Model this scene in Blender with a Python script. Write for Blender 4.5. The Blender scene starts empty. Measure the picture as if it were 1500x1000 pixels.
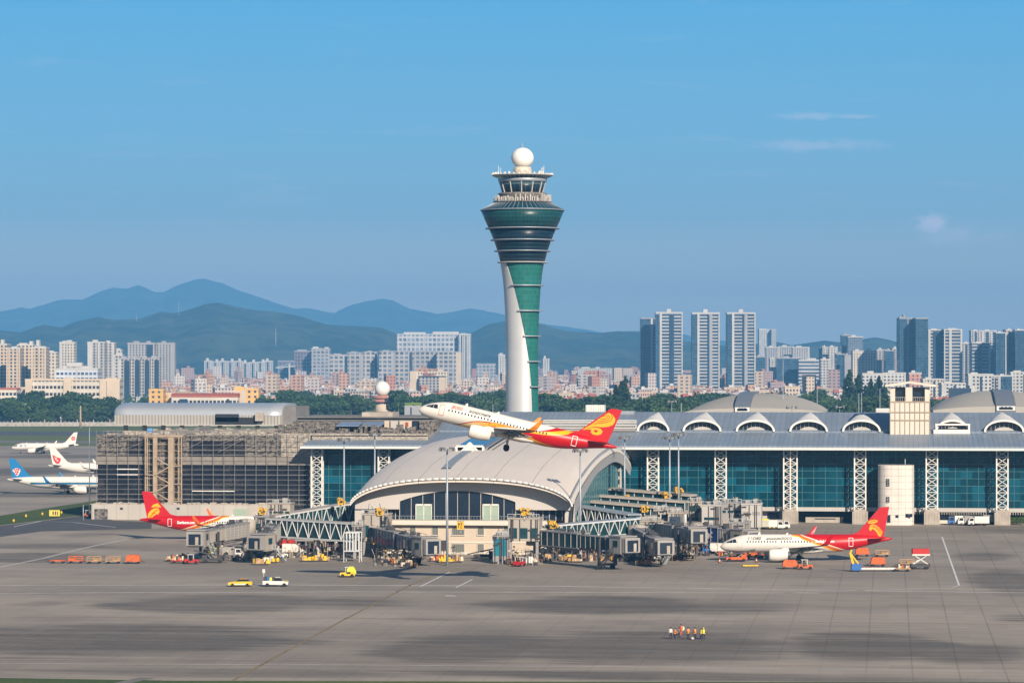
import bpy, bmesh, math, random
from math import radians as R, sin, cos, tan, pi, sqrt, atan2, hypot
random.seed(7)
C = bpy.context.scene.collection
SC = bpy.context.scene

# ------------------------------------------------------------------ camera, sky, sun, exposure
F = 4500.0                      # focal length in photo pixels (photo is 1500 wide)
HOR = 540.0                     # horizon row in the photo
H = 42.0                        # eye height
YAW = R(7)
cam = bpy.data.cameras.new('camera')
camo = bpy.data.objects.new('camera', cam); C.objects.link(camo)
camo.location = (0, 0, H); camo.rotation_euler = (R(90), 0, YAW)
cam.lens = 36 * F / 1500; cam.sensor_width = 36; cam.shift_y = (HOR - 500) / 1500
cam.clip_start = 5; cam.clip_end = 90000
SC.camera = camo
SUN_EL, SUN_AZ = R(26), R(23)   # azimuth to the right of the line behind the camera
sv = (cos(SUN_EL) * (sin(SUN_AZ) * cos(YAW) + cos(SUN_AZ) * sin(YAW)),
      cos(SUN_EL) * (sin(SUN_AZ) * sin(YAW) - cos(SUN_AZ) * cos(YAW)), sin(SUN_EL))
sun = bpy.data.lights.new('sun', 'SUN'); suno = bpy.data.objects.new('sun', sun); C.objects.link(suno)
sun.energy = 5.0; sun.angle = R(0.5); sun.color = (1.0, 0.855, 0.69)
suno.location = (300, -300, 900)
suno.rotation_euler = (pi / 2 - SUN_EL, 0, atan2(sv[0], -sv[1]))
w = bpy.data.worlds.new('World'); SC.world = w; w.use_nodes = True
SC.view_settings.view_transform = 'Standard'; SC.view_settings.look = 'None'
SC.view_settings.gamma = 1; SC.view_settings.exposure = 0.65
SC.cycles.max_bounces = 6; SC.cycles.transparent_max_bounces = 12; SC.cycles.volume_bounces = 0
SC.cycles.diffuse_bounces = 2; SC.cycles.glossy_bounces = 2; SC.cycles.transmission_bounces = 2
SC.cycles.caustics_reflective = False; SC.cycles.caustics_refractive = False

class NT:
    """small node-tree helper"""
    def __init__(s, nt): s.t = nt; s.n = nt.nodes; s.l = nt.links
    def node(s, typ, **kw):
        n = s.n.new(typ)
        for k, v in kw.items(): setattr(n, k, v)
        return n
    def put(s, sock, v):
        if v is None: return
        if isinstance(v, bpy.types.NodeSocket): s.l.new(v, sock)
        elif isinstance(v, (tuple, list)) and sock.type == 'RGBA' and len(v) == 3: sock.default_value = (*v, 1)
        else: sock.default_value = v
    def m(s, op, a, b=None, c=None, clamp=False):
        n = s.node('ShaderNodeMath', operation=op, use_clamp=clamp)
        for i, v in enumerate((a, b, c)): s.put(n.inputs[i], v)
        return n.outputs[0]
    def vm(s, op, a, b=None):
        n = s.node('ShaderNodeVectorMath', operation=op)
        s.put(n.inputs[0], a); s.put(n.inputs[1], b)
        return n.outputs['Value'] if op in ('LENGTH', 'DOT_PRODUCT') else n.outputs[0]
    def mix(s, f, a, b, blend='MIX'):
        n = s.node('ShaderNodeMix', data_type='RGBA', blend_type=blend)
        s.put(n.inputs[0], f); s.put(n.inputs[6], a); s.put(n.inputs[7], b)
        return n.outputs[2]
    def mr(s, v, a, b, c=0.0, d=1.0, smooth=True):
        n = s.node('ShaderNodeMapRange', interpolation_type='SMOOTHSTEP' if smooth else 'LINEAR')
        s.put(n.inputs[0], v)
        for i, x in enumerate((a, b, c, d)): s.put(n.inputs[i + 1], x)
        return n.outputs[0]
    def sep(s, v):
        n = s.node('ShaderNodeSeparateXYZ'); s.put(n.inputs[0], v); return n.outputs
    def comb(s, x, y, z):
        n = s.node('ShaderNodeCombineXYZ')
        for i, v in enumerate((x, y, z)): s.put(n.inputs[i], v)
        return n.outputs[0]
    def noise(s, vec, scale, detail=3.0, rough=0.55, dist=0.0):
        n = s.node('ShaderNodeTexNoise'); s.put(n.inputs['Vector'], vec)
        n.inputs['Scale'].default_value = scale; n.inputs['Detail'].default_value = detail
        n.inputs['Roughness'].default_value = rough; n.inputs['Distortion'].default_value = dist
        return n.outputs[0]
    def ramp(s, v, pts):
        n = s.node('ShaderNodeValToRGB'); cr = n.color_ramp
        while len(cr.elements) < len(pts): cr.elements.new(0.5)
        for e, (p, c) in zip(cr.elements, pts): e.position = p; e.color = (*c, 1)
        s.put(n.inputs[0], v); return n.outputs[0]
    def obj(s): return s.node('ShaderNodeTexCoord').outputs['Object']
    def pos(s): return s.node('ShaderNodeNewGeometry').outputs['Position']
    def nrm(s): return s.node('ShaderNodeNewGeometry').outputs['Normal']
    def rnd(s): return s.node('ShaderNodeObjectInfo').outputs['Random']

def lin(r, g, b):
    """sRGB 0-255 to linear"""
    f = lambda c: (c / 255 / 12.92) if c <= 10.3 else ((c / 255 + 0.055) / 1.055) ** 2.4
    return (f(r), f(g), f(b))

# sky: NISHITA, with the blue of the low sky deepened by elevation (world directions only)
N = NT(w.node_tree); bg = w.node_tree.nodes['Background']
sk = N.node('ShaderNodeTexSky', sky_type='NISHITA', sun_disc=False, sun_elevation=SUN_EL, sun_rotation=atan2(sv[0], sv[1]),
            altitude=50, air_density=1.0, dust_density=0.6, ozone_density=2.0)
SKY_S = 0.055
dz = N.sep(N.node('ShaderNodeTexCoord').outputs['Generated'])
low = N.ramp(N.m('MULTIPLY', dz[2], 6.0), [
    (0.0, (.95, .76, .52)), (0.13, (.90, .70, .52)), (0.193, (.72, .66, .56)), (0.30, (.33, .545, .67)), (0.46, (.22, .53, .78)), (0.70, (.125, .475, .82)), (1.0, (.05, .32, .72))])
low = N.mix(1.0, low, (1 / SKY_S * 2 ** -0.65,) * 3, 'MULTIPLY')
# thin wisps of cloud and three small clouds to the right
vd = N.node('ShaderNodeTexCoord').outputs['Generated']
cl = N.noise(N.vm('MULTIPLY', vd, (9, 9, 60)), 3.0, 5, 0.6)
clf = N.m('MULTIPLY', N.m('MULTIPLY', N.mr(cl, 0.56, 0.78), N.mr(dz[2], 0.02, 0.05)), .12)
edge = N.noise(N.vm('MULTIPLY', vd, (60, 60, 190)), 3.0, 5, 0.65)
for px, py, rx, ry, am in ((1182, 170, 48, 7, .3), (1250, 171, 34, 4, .3), (1195, 213, 100, 10, .3), (1366, 328, 26, 17, .85), (1392, 346, 46, 15, .4), (1450, 348, 40, 8, .16), (230, 412, 60, 10, .15), (760, 470, 90, 12, .12)):
    a_, e_ = (px - 750) / F, (HOR - py) / F
    cd = (-sin(YAW) + cos(YAW) * a_, cos(YAW) + sin(YAW) * a_, e_); ln_ = sqrt(1 + a_ * a_ + e_ * e_); cd = tuple(c / ln_ for c in cd)
    df = N.vm('SUBTRACT', vd, cd); hx = N.m('DIVIDE', N.vm('DOT_PRODUCT', df, (cos(YAW), sin(YAW), 0)), rx / F); vz = N.m('DIVIDE', N.sep(df)[2], ry / F)
    rr = N.m('ADD', N.m('SQRT', N.m('ADD', N.m('MULTIPLY', hx, hx), N.m('MULTIPLY', vz, vz))), N.m('MULTIPLY', N.m('SUBTRACT', edge, .5), 2.2))
    front = N.m('GREATER_THAN', N.vm('DOT_PRODUCT', vd, (-sin(YAW), cos(YAW), 0)), .5)
    clf = N.m('MAXIMUM', clf, N.m('MULTIPLY', N.m('MULTIPLY', N.mr(rr, 1.25, .1), am), front))
low = N.mix(clf, low, tuple(c / SKY_S * 2 ** -.65 for c in (.86, .80, .93)))
hi = N.mr(dz[2], 0.14, 0.45)
N.put(bg.inputs[0], N.mix(hi, low, sk.outputs[0])); bg.inputs[1].default_value = SKY_S

# ------------------------------------------------------------------ photo geometry -> world points
RT, FW = (cos(YAW), sin(YAW)), (-sin(YAW), cos(YAW))
def ray(px, py):
    a = (px - 750) / F
    return (FW[0] + RT[0] * a, FW[1] + RT[1] * a, -(py - HOR) / F)
def onT(px, py, t): d = ray(px, py); return (d[0] * t, d[1] * t, H + d[2] * t)
def onG(px, py, z=0.0): t = F * (H - z) / (py - HOR); p = onT(px, py, t); return (p[0], p[1], z)
def onV(px, py, V): return onT(px, py, V / ray(px, py)[1])
def xV(px, V): return onV(px, 600, V)[0]
def zV(px, py, V): return onV(px, py, V)[2]

# ------------------------------------------------------------------ mesh helpers
class MB:
    """collects shapes given in world (or local) space; build() links ONE mesh object"""
    def __init__(s): s.v = []; s.f = []; s.mi = []; s.sm = []; s.k = 0; s.smooth = False
    def face(s, idx): s.f.append(idx); s.mi.append(s.k); s.sm.append(s.smooth)
    def quad(s, *p): b = len(s.v); s.v += [tuple(q) for q in p]; s.face(list(range(b, b + len(p))))
    def box(s, x0, x1, y0, y1, z0, z1):
        b = len(s.v)
        s.v += [(x0, y0, z0), (x1, y0, z0), (x1, y1, z0), (x0, y1, z0), (x0, y0, z1), (x1, y0, z1), (x1, y1, z1), (x0, y1, z1)]
        for q in ((0, 3, 2, 1), (4, 5, 6, 7), (0, 1, 5, 4), (1, 2, 6, 5), (2, 3, 7, 6), (3, 0, 4, 7)): s.face([b + i for i in q])
    def cbox(s, x, y, z, sx, sy, sz, rz=0.0):
        """box centred on x, y standing on z, turned by rz"""
        c, n = cos(rz), sin(rz); b = len(s.v)
        for dz in (0, sz):
            for dx, dy in ((-sx / 2, -sy / 2), (sx / 2, -sy / 2), (sx / 2, sy / 2), (-sx / 2, sy / 2)):
                s.v.append((x + dx * c - dy * n, y + dx * n + dy * c, z + dz))
        for q in ((0, 3, 2, 1), (4, 5, 6, 7), (0, 1, 5, 4), (1, 2, 6, 5), (2, 3, 7, 6), (3, 0, 4, 7)): s.face([b + i for i in q])
    def tube(s, p, q, r, n=6, r2=None):
        r2 = r if r2 is None else r2
        d = [q[i] - p[i] for i in range(3)]; L = sqrt(sum(c * c for c in d)) or 1e-6; d = [c / L for c in d]
        u = (0, 0, 1) if abs(d[2]) < 0.9 else (1, 0, 0)
        a = (d[1] * u[2] - d[2] * u[1], d[2] * u[0] - d[0] * u[2], d[0] * u[1] - d[1] * u[0])
        la = sqrt(sum(c * c for c in a)); a = [c / la for c in a]
        e = (d[1] * a[2] - d[2] * a[1], d[2] * a[0] - d[0] * a[2], d[0] * a[1] - d[1] * a[0])
        b = len(s.v)
        for P, rr in ((p, r), (q, r2)):
            for i in range(n):
                t = 2 * pi * (i + 0.5) / n
                s.v.append(tuple(P[k] + rr * (cos(t) * a[k] + sin(t) * e[k]) for k in range(3)))
        sm = s.smooth; s.smooth = n > 4
        for i in range(n): j = (i + 1) % n; s.face([b + i, b + j, b + n + j, b + n + i])
        s.smooth = False; s.face([b + i for i in range(n)][::-1]); s.face([b + n + i for i in range(n)]); s.smooth = sm
    def bar(s, p, q, w): s.tube(p, q, w * 0.7071, 4)
    def lathe(s, x, y, prof, n=32, a0=0.0, a1=2 * pi, cap=True):
        """prof: list of (r, z)"""
        full = abs(a1 - a0 - 2 * pi) < 1e-6; m = n if full else n + 1; b = len(s.v)
        for r, z in prof:
            for i in range(m):
                t = a0 + (a1 - a0) * i / n; s.v.append((x + r * cos(t), y + r * sin(t), z))
        sm = s.smooth; s.smooth = True
        for k in range(len(prof) - 1):
            for i in range(n):
                j = (i + 1) % m; s.face([b + k * m + i, b + k * m + j, b + (k + 1) * m + j, b + (k + 1) * m + i])
        s.smooth = False
        if cap and full:
            s.face([b + i for i in range(m)][::-1]); e = b + (len(prof) - 1) * m; s.face([e + i for i in range(m)])
        s.smooth = sm
    def prism(s, pts, ax, lo, hi):
        """outline pts in the plane across axis ax ('x': (y,z), 'y': (x,z), 'z': (x,y)) run from lo to hi"""
        f = {'x': lambda p, t: (t, p[0], p[1]), 'y': lambda p, t: (p[0], t, p[1]), 'z': lambda p, t: (p[0], p[1], t)}[ax]
        n = len(pts); b = len(s.v); s.v += [f(p, lo) for p in pts] + [f(p, hi) for p in pts]
        s.face(list(range(b, b + n))); s.face(list(range(b + 2 * n - 1, b + n - 1, -1)))
        for i in range(n): j = (i + 1) % n; s.face([b + i, b + n + i, b + n + j, b + j])
    def grid(s, rows, closed=False):
        """rows: list of equally long lists of points"""
        b = len(s.v); m = len(rows[0])
        for r in rows: s.v += [tuple(p) for p in r]
        for k in range(len(rows) - 1):
            for i in range(m if closed else m - 1):
                j = (i + 1) % m; s.face([b + k * m + i, b + k * m + j, b + (k + 1) * m + j, b + (k + 1) * m + i])
    def ball(s, x, y, z, r, n=12, rz=None):
        rz = rz or r
        s.lathe(x, y, [(r * sin(pi * i / n) + 1e-4, z - rz * cos(pi * i / n)) for i in range(n + 1)], max(8, n * 2), cap=False)
    def build(s, name, mat, parent=None, world=True):
        me = bpy.data.meshes.new(name)
        off = wloc(parent) if (parent is not None and world) else (0, 0, 0)
        me.from_pydata([(p[0] - off[0], p[1] - off[1], p[2] - off[2]) for p in s.v], [], s.f)
        for m in (mat if isinstance(mat, (list, tuple)) else [mat]): me.materials.append(m)
        if len(set(s.mi)) > 1: me.polygons.foreach_set('material_index', s.mi)
        if any(s.sm): me.polygons.foreach_set('use_smooth', s.sm)
        bm = bmesh.new(); bm.from_mesh(me); bmesh.ops.recalc_face_normals(bm, faces=bm.faces); bm.to_mesh(me); bm.free()
        me.update()
        o = bpy.data.objects.new(name, me); C.objects.link(o)
        if parent is not None: o.parent = parent
        return o
def wloc(o):
    x = y = z = 0.0
    while o is not None: x += o.location[0]; y += o.location[1]; z += o.location[2]; o = o.parent
    return (x, y, z)
def tag(o, label=None, cat=None, group=None, kind=None):
    for k, v in (('label', label), ('category', cat), ('group', group), ('kind', kind)):
        if v: o[k] = v
    return o
def thing(name, label, cat, loc=(0, 0, 0), rz=0.0, group=None):
    o = bpy.data.objects.new(name, None); C.objects.link(o); o.empty_display_size = 1
    o.location = loc; o.rotation_euler = (0, 0, rz)
    return tag(o, label, cat, group)
KIDS = {}
def kids(o): return [c for c in bpy.data.objects if c.parent == o]
def freeze(o):
    """child list of a prototype, kept so that copying stays quick"""
    KIDS[o.name] = [(c, freeze(c)) for c in kids(o)]
    return KIDS[o.name]
def dup(o, loc, rz=None, label=None, group=None, sc=None):
    tree = KIDS.get(o.name) or freeze(o)
    def cp(src, sub, par):
        c = src.copy(); C.objects.link(c)
        if par is not None: c.parent = par
        for s2, t2 in sub: cp(s2, t2, c)
        return c
    c = cp(o, tree, None); c.location = loc
    if rz is not None: c.rotation_euler = (0, 0, rz)
    if label: c['label'] = label
    if group: c['group'] = group
    if sc: c.scale = sc if isinstance(sc, tuple) else (sc,) * 3
    return c

# ------------------------------------------------------------------ materials
def newmat(name):
    m = bpy.data.materials.new(name); m.use_nodes = True
    n = NT(m.node_tree); return m, n, m.node_tree.nodes['Principled BSDF']
def mat(name, col, rough=0.6, metal=0.0, var=0.12, scale=0.6, spec=0.4, bump=0.0, rv=0.0):
    """plain material with uneven tone; rv: variation from object to object"""
    m, n, b = newmat(name)
    nz = n.noise(n.pos(), scale, 4); nz2 = n.noise(n.pos(), scale * 7, 2)
    f = n.m('ADD', n.m('MULTIPLY', nz, 0.7), n.m('MULTIPLY', nz2, 0.3))
    k = n.mr(f, 0.3, 0.7, 1 - var, 1 + var, False)
    if rv: k = n.m('MULTIPLY', k, n.mr(n.rnd(), 0, 1, 1 - rv, 1 + rv, False))
    n.put(b.inputs['Base Color'], n.mix(1.0, col, n.comb(k, k, k), 'MULTIPLY'))
    b.inputs['Roughness'].default_value = rough; b.inputs['Metallic'].default_value = metal
    b.inputs['Specular IOR Level'].default_value = spec
    if bump:
        bp = n.node('ShaderNodeBump'); bp.inputs['Strength'].default_value = bump
        n.put(bp.inputs['Height'], nz2); n.put(b.inputs['Normal'], bp.outputs[0])
    return m
def facade(name, wall, glass, pu, pz, fu=0.6, fz=0.6, rough=0.25, rv=0.1, var=0.15, hue=0.0):
    """wall with a grid of windows in object space: pitch pu along the wall and pz up, openings fu x fz of it"""
    m, n, b = newmat(name)
    p = n.sep(n.obj()); nn = n.sep(n.node('ShaderNodeTexCoord').outputs['Normal'])
    side = n.m('GREATER_THAN', n.m('ABSOLUTE', nn[0]), 0.7)
    u = n.m('ADD', n.m('MULTIPLY', p[0], n.m('SUBTRACT', 1.0, side)), n.m('MULTIPLY', p[1], side))
    fr = lambda v, q, f: n.m('LESS_THAN', n.m('ABSOLUTE', n.m('SUBTRACT', n.m('FRACT', n.m('DIVIDE', n.m('ADD', v, 5000 * q), q)), 0.5)), f / 2)
    win = n.m('MULTIPLY', n.m('MULTIPLY', fr(u, pu, fu), fr(p[2], pz, fz)), n.m('LESS_THAN', n.m('ABSOLUTE', nn[2]), 0.5))
    cell = n.comb(n.m('FLOOR', n.m('DIVIDE', u, pu)), n.m('FLOOR', n.m('DIVIDE', p[2], pz)), n.m('MULTIPLY', n.rnd(), 37.0))
    wn = n.node('ShaderNodeTexWhiteNoise'); n.put(wn.inputs['Vector'], cell)
    k = n.mr(wn.outputs[0], 0, 1, 0.5, 1.6, False)
    g = n.mix(1.0, glass, n.comb(k, k, k), 'MULTIPLY')
    kk = n.m('MULTIPLY', n.mr(n.noise(n.obj(), 0.05, 4), 0.3, 0.7, 1 - var, 1 + var, False), n.mr(n.rnd(), 0, 1, 1 - rv, 1 + rv, False))
    wc = n.mix(1.0, wall, n.comb(kk, kk, kk), 'MULTIPLY')
    if hue:
        hs = n.node('ShaderNodeHueSaturation'); n.put(hs.inputs['Color'], wc)
        n.put(hs.inputs['Hue'], n.mr(n.m('FRACT', n.m('MULTIPLY', n.rnd(), 17.3)), 0, 1, 0.5 - hue, 0.5 + hue, False))
        n.put(hs.inputs['Saturation'], n.mr(n.m('FRACT', n.m('MULTIPLY', n.rnd(), 5.7)), 0, 1, 0.35, 1.25, False))
        wc = hs.outputs[0]
    n.put(b.inputs['Base Color'], n.mix(win, wc, g))
    n.put(b.inputs['Roughness'], n.mr(win, 0, 1, 0.8, rough, False))
    b.inputs['Specular IOR Level'].default_value = 0.35
    return m
def striped(name, col, axis, pitch, frac=0.15, dark=0.6, rough=0.45, metal=0.0, var=0.08, scale=0.15):
    """sheet metal with standing seams across object axis 0/1/2"""
    m, n, b = newmat(name)
    p = n.sep(n.obj())[axis]
    s = n.m('LESS_THAN', n.m('FRACT', n.m('DIVIDE', n.m('ADD', p, 4000 * pitch), pitch)), frac)
    wn = n.node('ShaderNodeTexWhiteNoise', noise_dimensions='1D'); n.put(wn.inputs['W'], n.m('FLOOR', n.m('DIVIDE', p, pitch)))
    k = n.m('MULTIPLY', n.mr(s, 0, 1, 1, dark, False), n.mr(n.noise(n.obj(), scale, 4), 0.3, 0.7, 1 - var, 1 + var, False))
    k = n.m('MULTIPLY', k, n.mr(wn.outputs[0], 0, 1, 0.95, 1.05, False))
    n.put(b.inputs['Base Color'], n.mix(1.0, col, n.comb(k, k, k), 'MULTIPLY'))
    b.inputs['Roughness'].default_value = rough; b.inputs['Metallic'].default_value = metal
    return m

# ------------------------------------------------------------------ ground
def sheet(name, pts, m, z, kind='structure'):
    b = MB(); b.quad(*[(p[0], p[1], z) for p in pts]); o = b.build(name, m); return tag(o, kind=kind)
def px_sheet(name, pix, m, z): return sheet(name, [onG(*p) for p in pix], m, z)

def grass_mat(name, c1, c2):
    m, n, b = newmat(name)
    f = n.noise(n.vm('MULTIPLY', n.pos(), (0.3, 1, 1)), 0.04, 6, 0.65); f2 = n.noise(n.pos(), 1.2, 3)
    c = n.mix(n.mr(f, 0.35, 0.65), c1, c2)
    k = n.mr(f2, 0.3, 0.7, 0.75, 1.25, False)
    n.put(b.inputs['Base Color'], n.mix(1.0, c, n.comb(k, k, k), 'MULTIPLY'))
    b.inputs['Roughness'].default_value = 0.95; b.inputs['Specular IOR Level'].default_value = 0.1
    return m
M_grass = grass_mat('grass_dry', (0.09, 0.13, 0.04), (0.14, 0.15, 0.055))
M_grass2 = grass_mat('grass_green', (0.05, 0.085, 0.03), (0.09, 0.11, 0.035))
M_land = grass_mat('land', (0.10, 0.10, 0.08), (0.07, 0.09, 0.05))

def apron_mat():
    m, n, b = newmat('apron_concrete')
    P = n.pos(); s = n.sep(P)
    # slabs
    def line(c, pitch, w):
        a = n.m('ABSOLUTE', n.m('SUBTRACT', n.m('FRACT', n.m('DIVIDE', n.m('ADD', c, 6000.0), pitch)), 0.5))
        return n.mr(a, 0.5 - w / pitch, 0.5 - w / pitch * 0.4)
    g = n.m('MAXIMUM', line(s[0], 6.4, 0.16), line(s[1], 9.0, 0.28))
    g = n.m('MULTIPLY', g, n.mr(n.noise(P, 0.02, 3), 0.30, 0.55, .25, 1.0))
    cell = n.comb(n.m('FLOOR', n.m('DIVIDE', n.m('ADD', s[0], 6003.2), 6.4)), n.m('FLOOR', n.m('DIVIDE', n.m('ADD', s[1], 6004.5), 9.0)), 0.0)
    wn = n.node('ShaderNodeTexWhiteNoise'); n.put(wn.inputs['Vector'], cell)
    big = n.noise(n.vm('MULTIPLY', P, (0.35, 1, 1)), 0.018, 5, 0.6)
    fine = n.noise(n.vm('MULTIPLY', P, (0.25, 1, 1)), 0.22, 5, 0.65)
    col = n.mix(n.mr(big, 0.35, 0.65), (0.225, 0.197, 0.166), (0.315, 0.275, 0.228))
    k = n.m('MULTIPLY', n.mr(fine, 0.3, 0.7, 0.88, 1.10, False), n.mr(wn.outputs[0], 0, 1, 0.95, 1.05, False))
    col = n.mix(1.0, col, n.comb(k, k, k), 'MULTIPLY')
    # tyre and jet-blast stains: stretched patches of rubber and soot with ragged edges
    wob = n.vm('MULTIPLY', n.vm('SUBTRACT', n.node('ShaderNodeTexNoise').outputs['Color'], (0.5, 0.5, 0.5)), (1, 1, 0))
    wt = wob.node.inputs[0].links[0].from_node.inputs[0].links[0].from_node
    n.put(wt.inputs['Vector'], n.vm('MULTIPLY', P, (0.3, 1, 1))); wt.inputs['Scale'].default_value = 0.05; wt.inputs['Detail'].default_value = 9; wt.inputs['Roughness'].default_value = .68
    ell = None
    for px, py, rx, ry, a in ((330, 884, 190, 17, 1.0), (500, 882, 150, 12, .6), (150, 936, 330, 30, .85), (60, 884, 60, 6, .35), (880, 886, 190, 17, .95), (1060, 890, 160, 16, .5),
                              (690, 948, 170, 26, .9), (950, 948, 260, 32, .75), (1270, 945, 150, 24, 1.0), (1420, 958, 130, 20, .6), (1470, 850, 75, 22, .75), (1440, 815, 70, 9, .6), (1500, 775, 120, 10, .5),
                              (1490, 905, 60, 8, .5), (40, 816, 130, 9, .8), (70, 800, 140, 6, .6), (130, 783, 60, 5, .5), (30, 690, 120, 8, .9), (90, 668, 120, 4, .6), (60, 725, 160, 4, .7), (300, 985, 420, 9, .6), (1000, 990, 600, 9, .6),
                              (640, 905, 90, 8, .35), (1000, 835, 160, 6, .35), (760, 868, 120, 4, .35)):
        t = F * H / (py - HOR); c = onG(px, py); ax, ay = rx * t / F, ry * t * t / (F * H)
        d = n.vm('MULTIPLY', n.vm('SUBTRACT', P, c), (1 / ax, 1 / ay, 0))
        d = n.vm('LENGTH', n.vm('ADD', d, n.vm('MULTIPLY', wob, (1.3, 1.0, 0))))
        e = n.mr(d, 1.25, 0.35, 0.0, a)
        ell = e if ell is None else n.m('MAXIMUM', ell, e)
    streak = n.m('ADD', n.m('MULTIPLY', n.noise(n.vm('MULTIPLY', P, (0.10, 1, 1)), 0.13, 6, 0.72, 0.8), .6), n.m('MULTIPLY', n.noise(n.vm('MULTIPLY', P, (0.05, 1, 1)), 0.3, 4, 0.7, 0.3), .4))
    grit = n.noise(n.vm('MULTIPLY', P, (0.2, 1, 1)), 1.6, 4, 0.7)
    st = n.m('MULTIPLY', n.mr(n.m('ADD', ell, n.m('MULTIPLY', n.m('SUBTRACT', streak, .5), 1.5)), 0.16, 0.72), n.mr(n.m('ADD', streak, n.m('MULTIPLY', grit, .6)), 0.6, 0.95, 0.3, 1.0, False))
    st = n.m('MULTIPLY', st, n.mr(ell, 0.0, 0.12))
    col = n.mix(n.m('MULTIPLY', st, 0.82), col, (0.060, 0.054, 0.047))
    # scattered tyre marks
    tm = n.noise(n.vm('MULTIPLY', P, (0.03, 1, 1)), 0.5, 4, 0.7, 0.3)
    col = n.mix(n.mr(tm, 0.60, 0.74, 0, 0.35), col, (0.08, 0.07, 0.062))
    lt = n.noise(n.vm('MULTIPLY', n.vm('ADD', P, (77, 31, 0)), (0.025, 1, 1)), 0.3, 4, 0.6, 0.2)
    col = n.mix(n.mr(lt, 0.62, 0.72, 0, 0.22), col, (0.36, 0.34, 0.32))
    col = n.mix(n.m('MULTIPLY', g, n.mr(s[0], -60, 30, 0.2, 0.42)), col, (0.06, 0.055, 0.05))
    n.put(b.inputs['Base Color'], col)
    n.put(b.inputs['Roughness'], n.mr(fine, 0.3, 0.7, 0.7, 0.9)); b.inputs['Specular IOR Level'].default_value = 0.2
    return m
M_apron = apron_mat()
M_asph = mat('asphalt', (0.085, 0.085, 0.09), 0.85, var=0.25, scale=0.15, spec=0.2)
M_asph2 = mat('worn_taxiway', (0.16, 0.152, 0.145), 0.9, var=0.18, scale=0.03, spec=0.2)
M_white_paint = mat('white_paint', (0.62, 0.61, 0.60), 0.6, var=0.25, scale=0.8)
M_worn_paint = mat('worn_white_paint', (0.42, 0.395, 0.37), 0.7, var=0.35, scale=0.15)
M_yellow_paint = mat('yellow_paint', (0.20, 0.145, 0.06), 0.7, var=0.5, scale=0.5)
M_rust_paint = mat('red_paint', (0.20, 0.10, 0.075), 0.8, var=0.4, scale=0.5)

sheet('terrain', [(-60000, -2000), (60000, -2000), (60000, 60000), (-60000, 60000)], M_land, -0.25)
sheet('apron', [(-900, 340), (900, 340), (900, 1640), (-900, 1640)], M_apron, 0.0)
for nm, y0, y1, m in (('grass_strip', 1630, 1692, M_grass), ('service_road', 1692, 1745, M_asph2), ('grass_strip', 1745, 1880, M_grass), ('taxiway', 1880, 2000, M_asph), ('grass_strip', 2000, 2240, M_grass)):
    sheet(nm, [(-1100, y0), (1100, y0), (1100, y1), (-1100, y1)], m, 0.05)
px_sheet('grass_verge', [(-30, 772), (60, 762), (152, 750), (190, 733), (140, 733), (60, 745), (-30, 760)], M_grass2, 0.02)
px_sheet('perimeter_road', [(-30, 790), (60, 778), (170, 775), (222, 774), (222, 764), (165, 762), (150, 751), (60, 763), (-30, 773)], M_asph, 0.012)
px_sheet('grass_verge', [(-30, 1010), (225, 1010), (238, 996), (-30, 992)], M_grass2, 0.02)
px_sheet('grass_verge', [(225, 1010), (1540, 1010), (1540, 999.2), (900, 998), (238, 996.4)], M_grass2, 0.02)

# painted lines: strips on the ground given by photo points
def strip(name, pix, width, m, z=0.012):
    P = [onG(*p) for p in pix]; L, Rr = [], []
    for i, p in enumerate(P):
        a = P[max(0, i - 1)]; c = P[min(len(P) - 1, i + 1)]
        dx, dy = c[0] - a[0], c[1] - a[1]; l = hypot(dx, dy)
        L.append((p[0] - dy / l * width / 2, p[1] + dx / l * width / 2, z)); Rr.append((p[0] + dy / l * width / 2, p[1] - dx / l * width / 2, z))
    b = MB(); b.grid([L, Rr]); return tag(b.build(name, m), kind='structure')
strip('yellow_guide_line', [(330, 1002), (500, 909), (600, 857), (640, 841), (668, 834), (700, 832)], 0.45, M_yellow_paint)
strip('white_lane_line', [(-20, 857), (400, 856), (800, 858), (1520, 868)], 1.3, M_worn_paint)
strip('white_lane_line', [(-20, 868.5), (500, 866), (900, 867), (1200, 868)], 1.1, M_worn_paint)
strip('white_lane_line', [(1150, 868), (1395, 860), (1404, 857)], 0.5, M_worn_paint)
strip('white_stand_line', [(616, 858.5), (659, 837)], 0.32, M_white_paint, 0.016)
strip('white_stand_line', [(668, 860), (692, 848)], 0.32, M_white_paint, 0.016)
strip('white_stand_line', [(1380, 786), (1405, 857)], 0.36, M_white_paint, 0.016)
strip('white_stand_mark', [(652, 872), (668, 872.5)], 1.4, M_white_paint, 0.016)
strip('white_lane_line', [(-20, 834), (60, 818), (120, 803), (186, 789)], 0.9, M_worn_paint)
strip('white_lane_line', [(20, 771), (60, 763), (110, 765), (170, 772)], 0.5, M_white_paint, 0.016)
strip('red_stand_line', [(230, 843), (300, 838), (420, 828), (560, 822)], 0.3, M_rust_paint)
strip('red_stand_line', [(860, 838), (960, 840), (1010, 846)], 0.3, M_rust_paint)
strip('red_stand_line', [(900, 832), (960, 836), (1060, 842)], 0.3, M_rust_paint)
strip('white_lane_line', [(-20, 971), (500, 973), (1000, 977), (1520, 984)], 0.45, M_worn_paint)
strip('red_edge_line', [(-20, 966), (500, 968), (1000, 972), (1520, 979)], 0.3, M_rust_paint)
strip('red_edge_line', [(-20, 903), (700, 906), (1520, 914)], 0.35, M_rust_paint)
strip('white_lane_line', [(880, 782), (1180, 784), (1500, 792)], 0.5, M_worn_paint)
strip('white_lane_line', [(1180, 777), (1330, 776), (1500, 777)], 0.5, M_worn_paint)
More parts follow.
